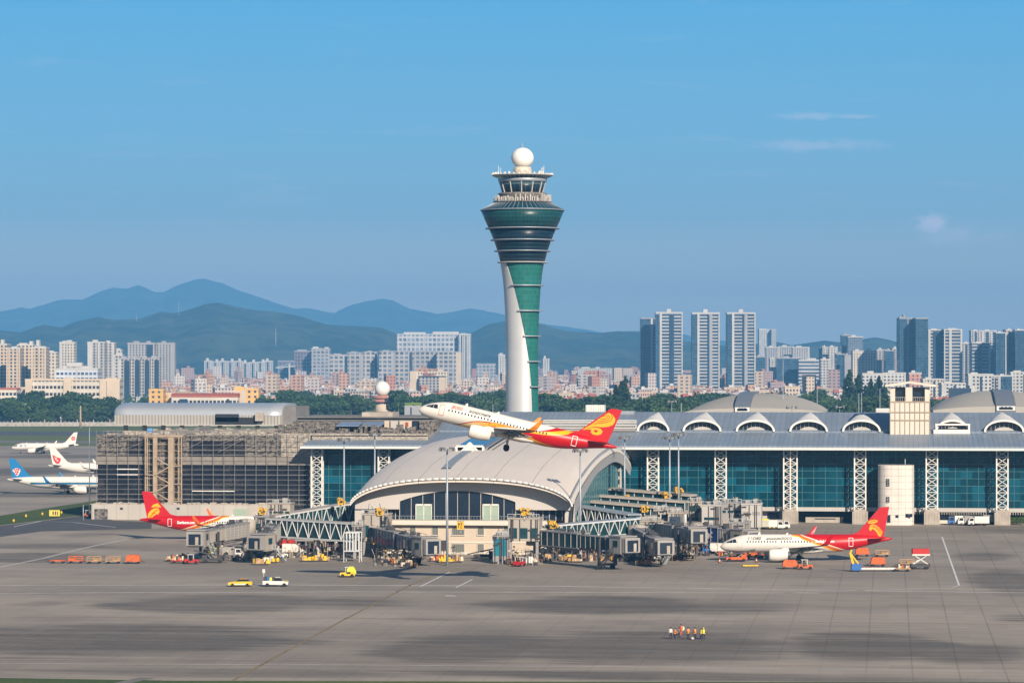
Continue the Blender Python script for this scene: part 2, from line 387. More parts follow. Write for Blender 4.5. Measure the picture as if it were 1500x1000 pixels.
strip('lane_mark', [(170, 1002), (215, 992)], 2.2, M_asph2, 0.026)

# ------------------------------------------------------------------ mountains: real ridges with depth
def ridge_mat(name, c1, c2):
    m, n, b = newmat(name)
    f = n.noise(n.pos(), 0.004, 8, 0.65); f2 = n.noise(n.pos(), 0.02, 5, 0.6)
    c = n.mix(n.mr(n.m('ADD', n.m('MULTIPLY', f, 0.6), n.m('MULTIPLY', f2, 0.4)), 0.4, 0.6), c1, c2)
    n.put(b.inputs['Base Color'], c); b.inputs['Roughness'].default_value = 1; b.inputs['Specular IOR Level'].default_value = 0
    return m
M_hill = ridge_mat('forested_hill', (0.018, 0.034, 0.020), (0.075, 0.085, 0.045))
from mathutils import noise as mnoise, Vector
def ridge(name, pts, T, depth_f, depth_b, seed, amp):
    xs = [p[0] for p in pts]; b = MB(); b.smooth = True; rows = []
    def prof(px):
        for (x0, y0), (x1, y1) in zip(pts, pts[1:]):
            if x0 <= px <= x1: return y0 + (y1 - y0) * (px - x0) / (x1 - x0)
        return pts[-1][1]
    nx, nd = 860, 34
    for j in range(nd + 1):
        s = j / nd * 2 - 1                         # -1 front foot, 0 crest, 1 back foot
        d = T + (s * depth_f if s < 0 else s * depth_b)
        row = []
        for i in range(nx + 1):
            px = xs[0] + (xs[-1] - xs[0]) * i / nx
            x, y, _ = onT(px, 540, d); hz = (HOR - prof(px)) * T / F + H
            fall = max(0.0, 1 - abs(s)) ** 0.9
            nz = mnoise.fractal(Vector((x / 900 + seed, y / 900, seed)), 1.0, 2.0, 5)
            fine = mnoise.fractal(Vector((x / 160 + seed, y / 160, seed)), 1.0, 2.0, 3)
            z = hz * fall * (1 + 0.30 * nz * min(1, abs(s) * 2.5)) + fine * amp * (0.25 + 0.75 * min(1, abs(s) * 4))
            if abs(s) > 0.99: z = -20
            row.append((x, y, z))
        rows.append(row)
    b.grid(rows); return tag(b.build(name, M_hill), kind='structure')
far_pts = [(-520, 480), (-330, 462), (-180, 470), (-60, 458), (0, 456), (30, 450), (45, 452), (85, 440), (120, 439), (150, 426), (165, 421), (185, 423), (203, 418), (225, 427), (240, 428), (260, 418), (285, 409), (300, 408), (325, 414), (360, 430), (400, 442), (430, 452), (450, 451), (490, 458), (510, 449), (535, 441), (560, 438), (575, 440), (600, 452), (640, 460), (690, 452), (710, 455), (735, 460), (790, 474), (830, 479), (860, 482), (900, 490), (960, 492), (1000, 489), (1030, 496), (1110, 506), (1300, 512), (1560, 516), (1750, 508), (2050, 518)]
near_pts = [(-520, 478), (-400, 470), (-250, 488), (-60, 486), (0, 485), (30, 486), (50, 479), (65, 476), (90, 480), (115, 470), (145, 463), (165, 468), (185, 468), (205, 467), (225, 460), (235, 456), (255, 459), (265, 457), (300, 445), (320, 443), (360, 453), (420, 459), (480, 475), (520, 477), (560, 481), (580, 488), (630, 497), (690, 488), (715, 475), (742, 470), (790, 474), (830, 484), (880, 488), (905, 483), (935, 483), (990, 498), (1060, 505), (1110, 503), (1130, 499), (1160, 506), (1190, 502), (1207, 499), (1235, 501), (1265, 497), (1281, 495), (1300, 498), (1330, 506), (1400, 508), (1560, 512), (1700, 500), (1850, 506), (2050, 514)]
ridge('mountain_range', far_pts, 19000, 3500, 3000, 3.1, 26)
ridge('foothills', near_pts, 9800, 1900, 2200, 8.7, 20)

# ------------------------------------------------------------------ airport buildings
M_beige = mat('beige_render', (0.50, 0.42, 0.33), 0.8, var=0.08, scale=0.2)
M_cream = mat('cream_cladding', (0.58, 0.53, 0.45), 0.7, var=0.08, scale=0.25)
M_white = mat('white_steel', (0.66, 0.64, 0.60), 0.5, var=0.08, scale=0.4)
M_grey_w = mat('pale_grey_panel', (0.42, 0.40, 0.37), 0.6, var=0.1, scale=0.3)
M_conc = mat('raw_concrete', (0.36, 0.32, 0.27), 0.85, var=0.25, scale=0.35)
M_steel = mat('galvanised_steel', (0.30, 0.33, 0.36), 0.45, 0.3, var=0.12)
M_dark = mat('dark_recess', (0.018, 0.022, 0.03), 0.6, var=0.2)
M_black = mat('black_rubber', (0.015, 0.015, 0.016), 0.8)
M_navy = mat('navy_glass', (0.010, 0.020, 0.038), 0.12, var=0.3, scale=0.2, spec=0.6)
M_tealglass = mat('teal_glass', (0.014, 0.085, 0.105), 0.15, var=0.25, scale=0.12, spec=0.5)
M_blueglass = mat('blue_glass', (0.04, 0.11, 0.20), 0.15, var=0.25, scale=0.3, spec=0.5)
M_shell = mat('shell_roof', (0.46, 0.43, 0.40), 0.55, var=0.05, scale=0.03)
M_roof = striped('blue_grey_roof', (0.20, 0.245, 0.30), 0, 1.35, 0.16, 0.72)
M_roof2 = striped('blue_grey_roof_upper', (0.19, 0.23, 0.285), 0, 1.6, 0.14, 0.78)
M_tan = mat('tan_scaffold', (0.34, 0.265, 0.19), 0.8, var=0.2)
M_scaf = mat('scaffold_pole', (0.19, 0.18, 0.168), 0.6, var=0.2)
M_yellow = mat('yellow_enamel', (0.75, 0.42, 0.02), 0.5, var=0.1)

M_darkteal = mat('dark_teal_band', (0.02, 0.05, 0.065), .4)
def glass_bay_mat():
    """curtain-wall glass: see-through, tinted, mirror-like at the surface"""
    m, n, b = newmat('curtain_glass')
    b.inputs['Base Color'].default_value = (0.010, 0.14, 0.17, 1); b.inputs['Roughness'].default_value = 0.1
    p = n.sep(n.pos()); wn = n.node('ShaderNodeTexWhiteNoise')
    n.put(wn.inputs['Vector'], n.comb(n.m('FLOOR', n.m('DIVIDE', p[0], 3.2)), n.m('FLOOR', n.m('DIVIDE', p[2], 2.05)), 0.0))
    k = n.mr(n.m('POWER', wn.outputs[0], 2.5), 0, 1, 0.7, 1.9, False)
    n.put(b.inputs['Base Color'], n.mix(1.0, (0.004, 0.075, 0.115), n.comb(k, k, k), 'MULTIPLY'))
    tr = n.node('ShaderNodeBsdfTransparent'); tr.inputs[0].default_value = (0.10, 0.50, 0.62, 1)
    mx = n.node('ShaderNodeMixShader'); mx.inputs[0].default_value = 0.62
    n.l.new(tr.outputs[0], mx.inputs[1]); n.l.new(b.outputs[0], mx.inputs[2])
    n.l.new(mx.outputs[0], m.node_tree.nodes['Material Output'].inputs[0])
    return m
M_curtain = glass_bay_mat()
M_inside = mat('interior_wall', (0.30, 0.40, 0.40), 0.8, var=0.2, scale=0.15)

FV = 842.0
def lattice(b, x0, x1, y0, y1, z0, z1, n, wch=0.34, wbr=0.15, mid=False):
    """four-chord lattice post"""
    for x in ((x0, x1, (x0 + x1) / 2) if mid else (x0, x1)):
        b.bar((x, y0, z0), (x, y0, z1), wch); b.bar((x, y1, z0), (x, y1, z1), wch * .5)
    h = (z1 - z0) / n
    for i in range(n):
        a, c = z0 + i * h, z0 + (i + 1) * h
        xm = (x0 + x1) / 2
        for y in (y0,):
            b.bar((x0, y, c), (x1, y, c), wbr); b.bar((x0, y, a), (xm, y, (a + c) / 2), wbr); b.bar((x1, y, a), (xm, y, (a + c) / 2), wbr)
            b.bar((x0, y, c), (xm, y, (a + c) / 2), wbr); b.bar((x1, y, c), (xm, y, (a + c) / 2), wbr)
        for x in (x0, x1): b.bar((x, y0, a), (x, y1, c), wbr)

def terminal():
    xa, xb = xV(456, FV), xV(1790, FV)
    T = thing('terminal_building', 'long terminal with teal glass wall, white lattice posts and blue-grey roof with arched dormers', 'terminal', ((xa + xb) / 2, FV, 0))
    EAV, z_e = FV - 8.5, zV(1158, 657, FV - 8.5)
    RV, z_r = FV + 19, zV(1158, 633.5, FV + 19)
    UV, z_u = FV + 44, zV(1158, 603.5, FV + 44)
    b = MB()
    b.prism([(EAV, z_e), (EAV, z_e + 0.7), (RV, z_r), (RV, z_r - 0.9)], 'x', xa - 1, xb)
    b.build('lower_roof', M_roof, T)
    b = MB(); b.prism([(EAV - 0.25, z_e - 0.35), (EAV - 0.25, z_e + 0.25), (EAV - 0.02, z_e + 0.25), (EAV - 0.02, z_e - 0.35)], 'x', xa - 1.5, xb); b.build('eave_beam', M_white, T)
    xu = xV(640, RV)
    b = MB(); b.prism([(RV + 0.02, z_r - 2), (RV + 0.02, z_r + 0.4), (UV, z_u), (UV + 40, z_u - 1), (UV + 70, z_r - 4), (UV + 70, 0), (RV + 0.02, 0)], 'x', xu, xb)
    b.build('upper_roof', M_roof2, T)
    zt, zb = z_e - 0.3, zV(1158, 742, FV)
    zb2 = zV(1158, 748, FV)
    # interior seen through the glass
    b = MB(); b.box(xa + 0.5, xb, FV + 13, FV + 13.5, zb, zt); b.box(xa + 0.5, xb, FV + 0.3, FV + 13, zb - 0.6, zb - 0.1)
    b.box(xa + 0.5, xb, FV + 7, FV + 13, zb + 4.4, zb + 4.9)
    b.build('interior_wall', M_inside, T)
    b = MB(); b.box(xa, xb, FV - 0.55, FV + 0.2, zb2, zb - 0.04); b.build('base_band', M_grey_w, T)
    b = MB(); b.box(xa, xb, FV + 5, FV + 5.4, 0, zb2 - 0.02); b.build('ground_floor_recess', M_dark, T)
    b = MB(); b.box(xa, xa + 0.4, FV, RV, 0, z_e - 0.4); b.build('end_wall', M_grey_w, T)
    cols = [465, 563, 660, 757, 855, 957, 1056, 1158, 1260, 1365, 1468, 1572, 1676, 1782]
    seen = {465, 563, 957, 1056, 1158, 1260, 1365, 1468, 1572}
    for i, c in enumerate(cols):
        x = xV(c, FV - 3.5); wd = 3.0 if c != 1158 else 3.6
        if c in seen:
            b = MB(); lattice(b, x - wd / 2, x + wd / 2, FV - 4.6, FV - 2.4, 3.0, z_e - 0.36, 9, 0.36, 0.16, c == 1158); b.build('lattice_post', M_white, T)
        if c > 940:
            b = MB(); b.cbox(x, FV - 3.5, 0, 4.2, 4.4, 3.4); b.cbox(x, FV - 3.5, 3.402, 3.4, 3.4, 0.6)
            for k in range(5): b.cbox(x - 1.6 + k * 0.8, FV - 5.75, 0.1, 0.12, 0.1, 3.1)
            b.build('post_footing', M_conc, T)
    for c0, c1 in zip([450] + cols, cols):
        x0, x1 = max(xa, xV(c0, FV)) + 0.05, xV(c1, FV) - 0.05
        g = MB(); g.box(x0, x1, FV, FV + 0.12, zb, zt); gl = g.build('glass_bay', M_curtain, T)
        g = MB(); nx, nz = 6, 8
        for k in range(nx + 1): x = x0 + (x1 - x0) * k / nx; g.box(x - 0.06, x + 0.06, FV - 0.14, FV - 0.01, zb, zt)
        for k in range(1, nz): z = zb + (zt - zb) * k / nz; g.box(x0, x1, FV - 0.1, FV - 0.012, z - 0.055, z + 0.055)
        g.build('mullions', M_steelteal, gl)
    # ground-floor doors and lit pale walls below the glass
    for p0, p1, y0, m in ((1180, 1235, 757, M_conc), (1365, 1396, 750, M_cream), (1396, 1420, 750, M_cream), (1420, 1440, 751, M_grey_w), (1116, 1148, 748, M_grey_w)):
        b = MB(); b.box(xV(p0, FV + 2), xV(p1, FV + 2), FV + 2, FV + 4.9, 0, zV(p0, y0, FV + 2)); w = b.build('ground_floor_wall', m, T)
        b = MB(); q = (p1 - p0); b.box(xV(p0 + q * 0.25, FV + 2), xV(p0 + q * 0.8, FV + 2), FV + 1.93, FV + 1.98, 0.9, min(2.7, zV(p0, y0, FV + 2) - 0.3)); b.build('window', M_navy, w)
    for k in range(46):
        b = MB(); x = xV(1340 + k * 3.6, FV); b.box(x - 0.1, x + 0.1, FV - 0.7, FV - 0.56, zb2 - 0.7, zb2 + 0.0); b.build('bracket', M_conc, T)
    # dormers
    for c, hw, odd in ((957, 24, 0), (1028.5, 28.5, 0), (1106.5, 28.5, 0), (1184.5, 28, 0), (1262, 28, 0), (1395.5, 25, 1), (1471, 29, 0), (1550, 29, 0)):
        DV = RV + 0.2; x = xV(c, DV); W = hw * DV / F; hz = zV(c, 616 if not odd else 616, DV) - z_r; apx, apy, apz = x, UV - 4, zV(c, 603.2, UV - 4)
        b = MB(); b.smooth = False
        arc = [(x + W * cos(pi * i / 24), DV - 0.6, z_r + 0.3 + hz * sin(pi * i / 24) ** 0.9 * (1 - 0.0 * i)) for i in range(25)]
        inn = [(x + (W - 0.55) * cos(pi * i / 24), DV - 0.6, z_r + 0.3 + (hz - 0.55) * sin(pi * i / 24) ** 0.9) for i in range(25)]
        inb = [(p[0], DV + 2.2, p[2]) for p in inn]
        mid = []
        for p in arc:
            f = 0.5; q = [p[0] + (apx - p[0]) * f, p[1] + (apy - p[1]) * f, p[2] + (apz - p[2]) * f]
            q[2] += 0.35 * (p[2] - z_r) / hz; mid.append(tuple(q))
        b.grid([[(apx, apy, apz)] * 25, mid, arc, inn, inb]); D = b.build('dormer', M_white, T)
        g = MB(); n = 24; base = len(g.v)
        g.v += [(p[0], DV + 1.6, p[2]) for p in inb]; g.face(list(range(base, base + 25))); g.build('dormer_glass', M_navy, D)
        g = MB(); 
        for k in range(1, 8):
            xx = x - (W - .8) + 2 * (W - .8) * k / 8; zz = z_r + 0.3 + (hz - .8) * (1 - ((xx - x) / (W - .75)) ** 2) ** 0.45; g.bar((xx, DV + 1.5, z_r), (xx, DV + 1.5, zz), 0.09)
        in2 = [(x + (W - 2.6) * cos(pi * i / 16), DV + 1.45, z_r + 0.2 + (hz * 0.42) * sin(pi * i / 16)) for i in range(17)]
        in3 = [(p[0], DV + 1.45, z_r - 0.1) for p in in2]; g.grid([in2, in3]); g.build('dormer_frame', M_grey_w, D)
        if odd:
            g = MB()
            for q in (-W + 0.3, W - 0.3): g.cbox(x + q, DV - 1.2, z_r - 0.3, 0.5, 0.5, hz * 0.72)
            g.cbox(x, DV - 1.2, z_r + hz * 0.72 - 0.3, 2 * W, 0.5, 0.45); g.cbox(x - 0.5, DV - 1.2, z_r - 0.3, 2 * W, 0.4, 1.3); g.build('dormer_scaffold', M_white, D)
    # white lattice parapet beside the first dormer
    b = MB(); x0, x1, y = xV(796, RV - 0.6), xV(932, RV - 0.6), RV - 0.6; z0, z1 = z_r, zV(860, 616, RV)
    for z in (z0 + .2, (z0 + z1) / 2, z1): b.box(x0, x1, y - 0.15, y + 0.15, z - 0.22, z + 0.22)
    n = 26
    for i in range(n):
        a, c = x0 + (x1 - x0) * i / n, x0 + (x1 - x0) * (i + 1) / n; zm = (z0 + z1) / 2; xm = (a + c) / 2
        for za, zc in ((z0, zm), (zm, z1)):
            b.bar((a, y, za), (xm, y, zc), 0.3); b.bar((xm, y, zc), (c, y, za), 0.3); b.bar((a, y, zc), (xm, y, za), 0.3); b.bar((xm, y, za), (c, y, zc), 0.3)
    b.build('lattice_parapet', M_white, T)
    b = MB(); b.box(xV(800, UV - 6), xV(930, UV - 6), UV - 6.3, UV - 5.5, z_u - 2.2, z_u - 1.4); b.box(xV(905, UV), xV(930, UV), UV - 3, UV + 2, z_u - 1, z_u + 0.3); b.build('roof_walkway', M_steel, T)
    return T, z_r, RV, z_u, UV
M_steelteal = mat('mullion', (0.055, 0.16, 0.185), 0.4, var=0.1)
TERM, Z_R, RV, Z_U, UV = terminal()

def box_thing(name, label, cat, p0, p1, ytop, V, depth, m, z0=0.0, part='wall', group=None):
    """a block whose front face at V spans photo columns p0..p1 and tops out at photo row ytop"""
    x0, x1 = xV(p0, V), xV(p1, V); z1 = zV((p0 + p1) / 2, ytop, V)
    T = thing(name, label, cat, ((x0 + x1) / 2, V, z0), group=group)
    b = MB(); b.box(x0, x1, V, V + depth, z0, z1); b.build(part, m, T)
    return T, x0, x1, z1

# rooftop plant boxes on the terminal
for p0, p1, yt, lab in ((858, 885, 593, 'white plant box on the terminal roof above the aircraft tail'), (1283, 1303, 598, 'small white plant box on the terminal roof beside the square tower')):
    T, x0, x1, z1 = box_thing('plant_box', lab, 'plant box', p0, p1, yt, UV + 6, 5, M_white, Z_U - 0.6, group='plant boxes on the terminal roof')
    b = MB()
    for k in range(8): x = x0 + (x1 - x0) * (k + .5) / 8; b.box(x - .06, x + .06, UV + 5.9, UV + 5.98, Z_U, z1 - .2)
    b.build('louvre', M_grey_w, T)

def square_tower():
    V = RV - 3; x0, x1 = xV(1304, V), xV(1362, V); z0 = Z_R - 1.2; zw = zV(1333, 587.5, V); zt = zV(1333, 567, V)
    T = thing('square_tower', 'cream panelled square tower with open lookout and flat roof rising through the terminal roof', 'tower', ((x0 + x1) / 2, V + 5, z0))
    b = MB(); b.box(x0, x1, V, V + 10, z0, zw); b.build('wall', M_cream, T)
    b = MB()
    for k in range(9): x = x0 + (x1 - x0) * k / 8; b.box(x - .09, x + .09, V - .16, V - .01, z0, zw)
    for z in (zw - .3, zw - 3.2, zw - 5.4): b.box(x0 - .12, x1 + .12, V - .2, V - .012, z, z + .3)
    b.build('panel_ribs', M_tan, T)
    for k, yy in ((0, .6), (0.47, .6), (1, .6), (0, 9.3), (1, 9.3)):
        b = MB(); b.cbox(x0 + 0.7 + (x1 - x0 - 1.4) * k, V + yy, zw, 1.3 if k != .47 else 1.9, 1.1, zt - zw); b.build('pillar', M_cream, T)
    b = MB(); b.box(x0 + 1.3, x1 - 1.3, V + 1.6, V + 9, zw, zt); b.build('lookout_glass', M_navy, T)
    b = MB()
    for k in range(16): x = x0 + 1 + (x1 - x0 - 2) * k / 15; b.bar((x, V + .2, zw), (x, V + .2, zw + 1.1), .07)
    b.bar((x0, V + .2, zw + 1.1), (x1, V + .2, zw + 1.1), .1); b.build('railing', M_grey_w, T)
    zr = zV(1333, 561, V); b = MB()
    b.grid([[(x0 - 1.4, V - 1.6, zt + .1), ((x0 + x1) / 2, V - 1.6, zr - .05), (x1 + 1.6, V - 1.6, zt + .1)], [(x0 - 1.4, V + 11, zt + .1), ((x0 + x1) / 2, V + 11, zr - .05), (x1 + 1.6, V + 11, zt + .1)]])
    b.grid([[(x0 - 1.4, V - 1.6, zt + .7), ((x0 + x1) / 2, V - 1.6, zr + .5), (x1 + 1.6, V - 1.6, zt + .7)], [(x0 - 1.4, V + 11, zt + .7), ((x0 + x1) / 2, V + 11, zr + .5), (x1 + 1.6, V + 11, zt + .7)]])
    b.grid([[(x0 - 1.4, V - 1.6, zt + .1), ((x0 + x1) / 2, V - 1.6, zr - .05), (x1 + 1.6, V - 1.6, zt + .1)], [(x0 - 1.4, V - 1.6, zt + .7), ((x0 + x1) / 2, V - 1.6, zr + .5), (x1 + 1.6, V - 1.6, zt + .7)]])
    b.build('flat_roof', M_cream, T)
square_tower()

def stair_drum():
    V = FV - 10; x0, x1 = xV(1286, V), xV(1339, V); zt = zV(1312, 681.5, V); r = 3.2
    T = thing('stair_drum', 'pale round-cornered stair block standing in front of the teal glass wall', 'stair block', ((x0 + x1) / 2, V + 4, 0))
    pts = []
    for cx, a0 in ((x1 - r, -90), (x1 - r, 0)):
        cy = V + r if a0 == -90 else V + 9 - r
        for k in range(9): a = R(a0 + k * 11.25); pts.append((cx + r * cos(a), cy + r * sin(a)))
    for cx, a0 in ((x0 + r, 90), (x0 + r, 180)):
        cy = V + 9 - r if a0 == 90 else V + r
        for k in range(9): a = R(a0 + k * 11.25); pts.append((cx + r * cos(a), cy + r * sin(a)))
    m, n, bs = newmat('drum_panel')
    p = n.sep(n.obj())
    ln = n.m('MAXIMUM', n.m('GREATER_THAN', n.m('ABSOLUTE', n.m('SUBTRACT', n.m('FRACT', n.m('DIVIDE', n.m('ADD', p[0], 100.1), 1.9)), .5)), .475), n.m('GREATER_THAN', n.m('ABSOLUTE', n.m('SUBTRACT', n.m('FRACT', n.m('DIVIDE', n.m('ADD', p[2], 20), 1.75)), .5)), .47))
    k = n.mr(n.noise(n.obj(), .3, 4), .3, .7, .92, 1.06, False)
    n.put(bs.inputs['Base Color'], n.mix(ln, n.mix(1.0, (0.60, 0.56, 0.50), n.comb(k, k, k), 'MULTIPLY'), (0.30, 0.28, 0.25))); bs.inputs['Roughness'].default_value = .6
    b = MB(); b.prism(pts, 'z', 0, zt); b.build('wall', m, T)
    for px, y0, y1, nm in ((1300.5, 701, 712, 'louvre'), (1300.5, 727, 736, 'louvre'), (1302, 754, 765, 'door'), (1314, 754, 758, 'window'), (1329, 752, 757, 'window'), (1334, 752, 757, 'window')):
        b = MB(); x = xV(px, V); b.box(x - .42, x + .42, V - .08, V - .01, max(0, zV(px, y1, V)), zV(px, y0, V)); w = b.build(nm, M_navy, T)
        if nm == 'louvre':
            b = MB(); z0, z1 = zV(px, y1, V), zV(px, y0, V)
            for i in range(4): z = z0 + (z1 - z0) * (i + .5) / 4; b.box(x - .3, x + .25 - .1 * (i % 2), V - .14, V - .085, z - .07, z + .07)
            b.build('slats', M_grey_w, w)
    b = MB(); x = xV(1326, V); b.tube((x, V + 4, zt), (x, V + 4, zt + 1.6), .08); b.build('mast', M_white, T)
stair_drum()

# ---- arched hall
HV = 690.0
def interp(pts, t):
    for i in range(len(pts) - 1):
        (a, u), (c, v) = pts[i], pts[i + 1]
        if t <= c or i == len(pts) - 2:
            f = (t - a) / (c - a); return u + (v - u) * f
def smooth_interp(pts, t):
    n = len(pts)
    for i in range(n - 1):
        if t <= pts[i + 1][0] or i == n - 2:
            p1, p2 = pts[i], pts[i + 1]; p0 = pts[max(0, i - 1)]; p3 = pts[min(n - 1, i + 2)]
            h = p2[0] - p1[0]; f = (t - p1[0]) / h
            m1 = (p2[1] - p0[1]) / (p2[0] - p0[0]) * h; m2 = (p3[1] - p1[1]) / (p3[0] - p1[0]) * h
            return (2 * f**3 - 3 * f**2 + 1) * p1[1] + (f**3 - 2 * f**2 + f) * m1 + (-2 * f**3 + 3 * f**2) * p2[1] + (f**3 - f**2) * m2
def arched_hall():
    xl, xr = xV(513, HV), xV(838, HV); xc, W = (xl + xr) / 2, (xr - xl) / 2
    T = thing('arched_hall', 'wide hall with pale shell roof, arched front window and beige lower storeys', 'hall', (xc, HV, 0))
    E = [(HV, 11.0), (705, 13.6), (722, 16.0), (750, 18.6), (780, 19.9), (803, 20.2), (822, 18.6), (836, 15.4)]
    K = [(HV, 17.2), (715, 20.2), (750, 22.6), (780, 24.2), (803, 24.9), (836, 23.0)]
    fl = lambda v: 1 + 0.045 * max(0, (v - 800) / 36) ** 1.5
    def S(a, v, dz=0.0):
        e, k = smooth_interp(E, v), smooth_interp(K, v)
        return (xc + W * a * fl(v), v, e + (k - e) * max(0.0, 1 - abs(a) ** 2.4) ** 0.5 + dz)
    na, nv = 48, 44
    A = [sin(pi / 2 * (i / na * 2 - 1)) for i in range(na + 1)]
    Vs = [HV + (836 - HV) * j / nv for j in range(nv + 1)]
    top = [[S(a, v) for a in A] for v in Vs]; bot = [[S(a * 0.985, v, -0.9) for a in A] for v in Vs]
    b = MB(); b.smooth = True; b.grid(top); b.smooth = False
    b.grid(bot); b.grid([top[0], bot[0]]); b.grid([top[-1], bot[-1]]); b.grid([[r[0] for r in top], [r[0] for r in bot]]); b.grid([[r[-1] for r in top], [r[-1] for r in bot]])
    m, n, bs = newmat('shell_sheet')
    p = n.sep(n.obj())
    ln = n.m('LESS_THAN', n.m('ABSOLUTE', n.m('SUBTRACT', n.m('FRACT', n.m('DIVIDE', n.m('ADD', p[0], 100.0), 8.6)), .5)), 0.006)
    k = n.mr(n.noise(n.obj(), .04, 5), .3, .7, .95, 1.05, False)
    k2 = n.mr(n.noise(n.vm('MULTIPLY', n.obj(), (1, .05, 1)), .8, 3), .3, .7, .97, 1.03, False); k = n.m('MULTIPLY', k, k2)
    n.put(bs.inputs['Base Color'], n.mix(ln, n.mix(1.0, (0.60, 0.545, 0.485), n.comb(k, k, k), 'MULTIPLY'), (0.16, 0.15, 0.14))); bs.inputs['Roughness'].default_value = .6
    b.build('shell_roof', m, T)
    # white segmented front rim
    b = MB()
    rim = [S(a, HV) for a in A]
    for i in range(na):
        p, q = rim[i], rim[i + 1]; f = 0.03
        p2 = [p[k] + (q[k] - p[k]) * f for k in range(3)]; q2 = [q[k] + (p[k] - q[k]) * f for k in range(3)]
        b.tube((p2[0], HV - .3, p2[2] - .1), (q2[0], HV - .3, q2[2] - .1), .26, 6)
    b.build('front_rim', M_white, T)
    # rails along the right edge
    b = MB()
    for k in range(0, nv): b.bar(S(.985, Vs[k], .9), S(.985, Vs[k + 1], .9), .14); b.bar(S(.985, Vs[k], .0), S(.985, Vs[k], .95), .12); b.bar(S(.985, Vs[k], .0), S(.985, Vs[k + 1], .9), .1)
    b.build('edge_railing', M_steel, T)
    # front: fan-shaped fascia round the arched window
    V1 = HV + 4.2; z0 = zV(676, 746, V1); zg = zV(676, 762, V1)
    gx0, gx1 = xV(585, V1), xV(755, V1); gc, gw = (gx0 + gx1) / 2, (gx1 - gx0) / 2; zc, ze = zV(670, 718.5, V1), zV(585, 734, V1)
    inner = lambda x: ze + (zc - ze) * (1 - ((x - gc) / gw) ** 2) if abs(x - gc) < gw else z0
    b = MB(); xs = sorted(set([xc + W * 0.985 * a for a in A] + [gx0, gx1, gx0 - .01, gx1 + .01] + [gc + gw * sin(pi / 2 * (i / 12 - 1)) for i in range(25)]))
    up = [(x, V1, S((x - xc) / W, HV, -.7)[2]) for x in xs]; dn = [(x, V1, min(inner(x), S((x - xc) / W, HV, -.7)[2])) for x in xs]
    b.grid([up, dn]); b.grid([[(p[0], V1 + .5, p[2]) for p in up], [(p[0], V1 + .5, p[2]) for p in dn]]); b.grid([dn, [(p[0], V1 + .5, p[2]) for p in dn]])
    b.build('front_fascia', M_shell, T)
    # glass panes in the arch
    npn = 10; V2 = V1 + .6
    for i in range(npn):
        xa, xb = gx0 + (gx1 - gx0) * i / npn, gx0 + (gx1 - gx0) * (i + 1) / npn
        b = MB(); xm = (xa + xb) / 2; b.prism([(xa + .06, zg), (xb - .06, zg), (xb - .06, inner(xb - .07)), (xm, inner(xm)), (xa + .06, inner(xa + .07))], 'y', V2, V2 + .15); b.build('window_pane', M_navy, T)
    b = MB()
    for i in range(npn + 1):
        x = gx0 + (gx1 - gx0) * i / npn; b.box(x - .06, x + .06, V2 - .2, V2 + .1, zg, inner(min(max(x, gx0 + .05), gx1 - .05)))
    b.build('mullions', M_grey_w, T)
    for p0, p1 in ((610, 633), (708, 731)):
        b = MB(); x0, x1 = xV(p0, V2), xV(p1, V2); zt = zV(p0, 737.5, V2); b.box(x0, x1, V2 - .8, V2 - .22, zg, zt); D = b.build('door_lobby', M_greenish, T)
        b = MB()
        for k in range(3): x = x0 + (x1 - x0) * k / 2; b.box(x - .08, x + .08, V2 - .9, V2 - .81, zg, zt)
        b.box(x0, x1, V2 - .9, V2 - .812, zt - .35, zt); b.build('frame', M_white, D)
    # recessed glass either side, under the fascia ends
    for p0, p1 in ((530, 584), (756, 832)):
        x0, x1 = xV(p0, V1), xV(p1, V1); b = MB(); b.box(x0, x1, V1 + 2, V1 + 2.2, zg, z0 + .3); g = b.build('side_glass', M_navy, T)
        b = MB()
        for k in range(9): x = x0 + (x1 - x0) * k / 8; b.box(x - .08, x + .08, V1 + 1.85, V1 + 1.98, zg, z0 + .2)
        b.build('mullions', M_grey_w, g)
    for p in (526, 834):
        b = MB(); x = xV(p, V1); b.box(x - 1.1, x + 1.1, V1 + .6, V1 + 3, 0, S((x - xc) / W, HV, -.8)[2]); b.build('corner_pier', M_shell, T)
    # right-hand glass wall under the gable arch
    xg = xr - 1.2; b = MB(); pts = [(v, S(.97, v, -.8)[2]) for v in Vs if v > HV + 4]
    b.prism([(pts[0][0], 4.0)] + pts + [(pts[-1][0], 4.0)], 'x', xg - .2, xg); g = b.build('side_wall_glass', M_tealglass, T)
    b = MB()
    for v in range(700, 836, 6): b.box(xg + .02, xg + .16, v - .1, v + .1, 4.0, S(.97, v, -.9)[2])
    for z in (7.5, 11, 14.5): b.box(xg + .02, xg + .13, 696 if z < 12 else 716, 834, z - .08, z + .08)
    b.build('mullions', M_steelteal, g)
    b = MB(); vs = [v for v in Vs if v > HV + 1]
    oo = [(xr * 1.0 + .12 + (fl(v) - 1) * W, v, S(1.0, v, -.15)[2]) for v in vs]; ii = [(xr - .25 + (fl(v) - 1) * W, v, max(3.0, S(1.0, v, 0)[2] - 2.6 - 2.2 * max(0, 1 - (v - HV) / 60))) for v in vs]
    b.smooth = True; b.grid([oo, ii]); b.smooth = False; b.grid([[(p[0] - .4, p[1], p[2]) for p in oo], [(p[0] - .4, p[1], p[2]) for p in ii]]); b.grid([ii, [(p[0] - .4, p[1], p[2]) for p in ii]]); b.build('gable_fascia', mat('gable_grey', (0.38, 0.38, 0.38), .5, var=.05), T)
    xx = xV(902, 826); b = MB(); lattice(b, xx - 1.6, xx + 1.6, 822, 825, 0, 17, 8, .3, .2); b.build('lattice_post', M_grey_w, T)
    # skylight along the ridge
    v0, v1 = 741, 830
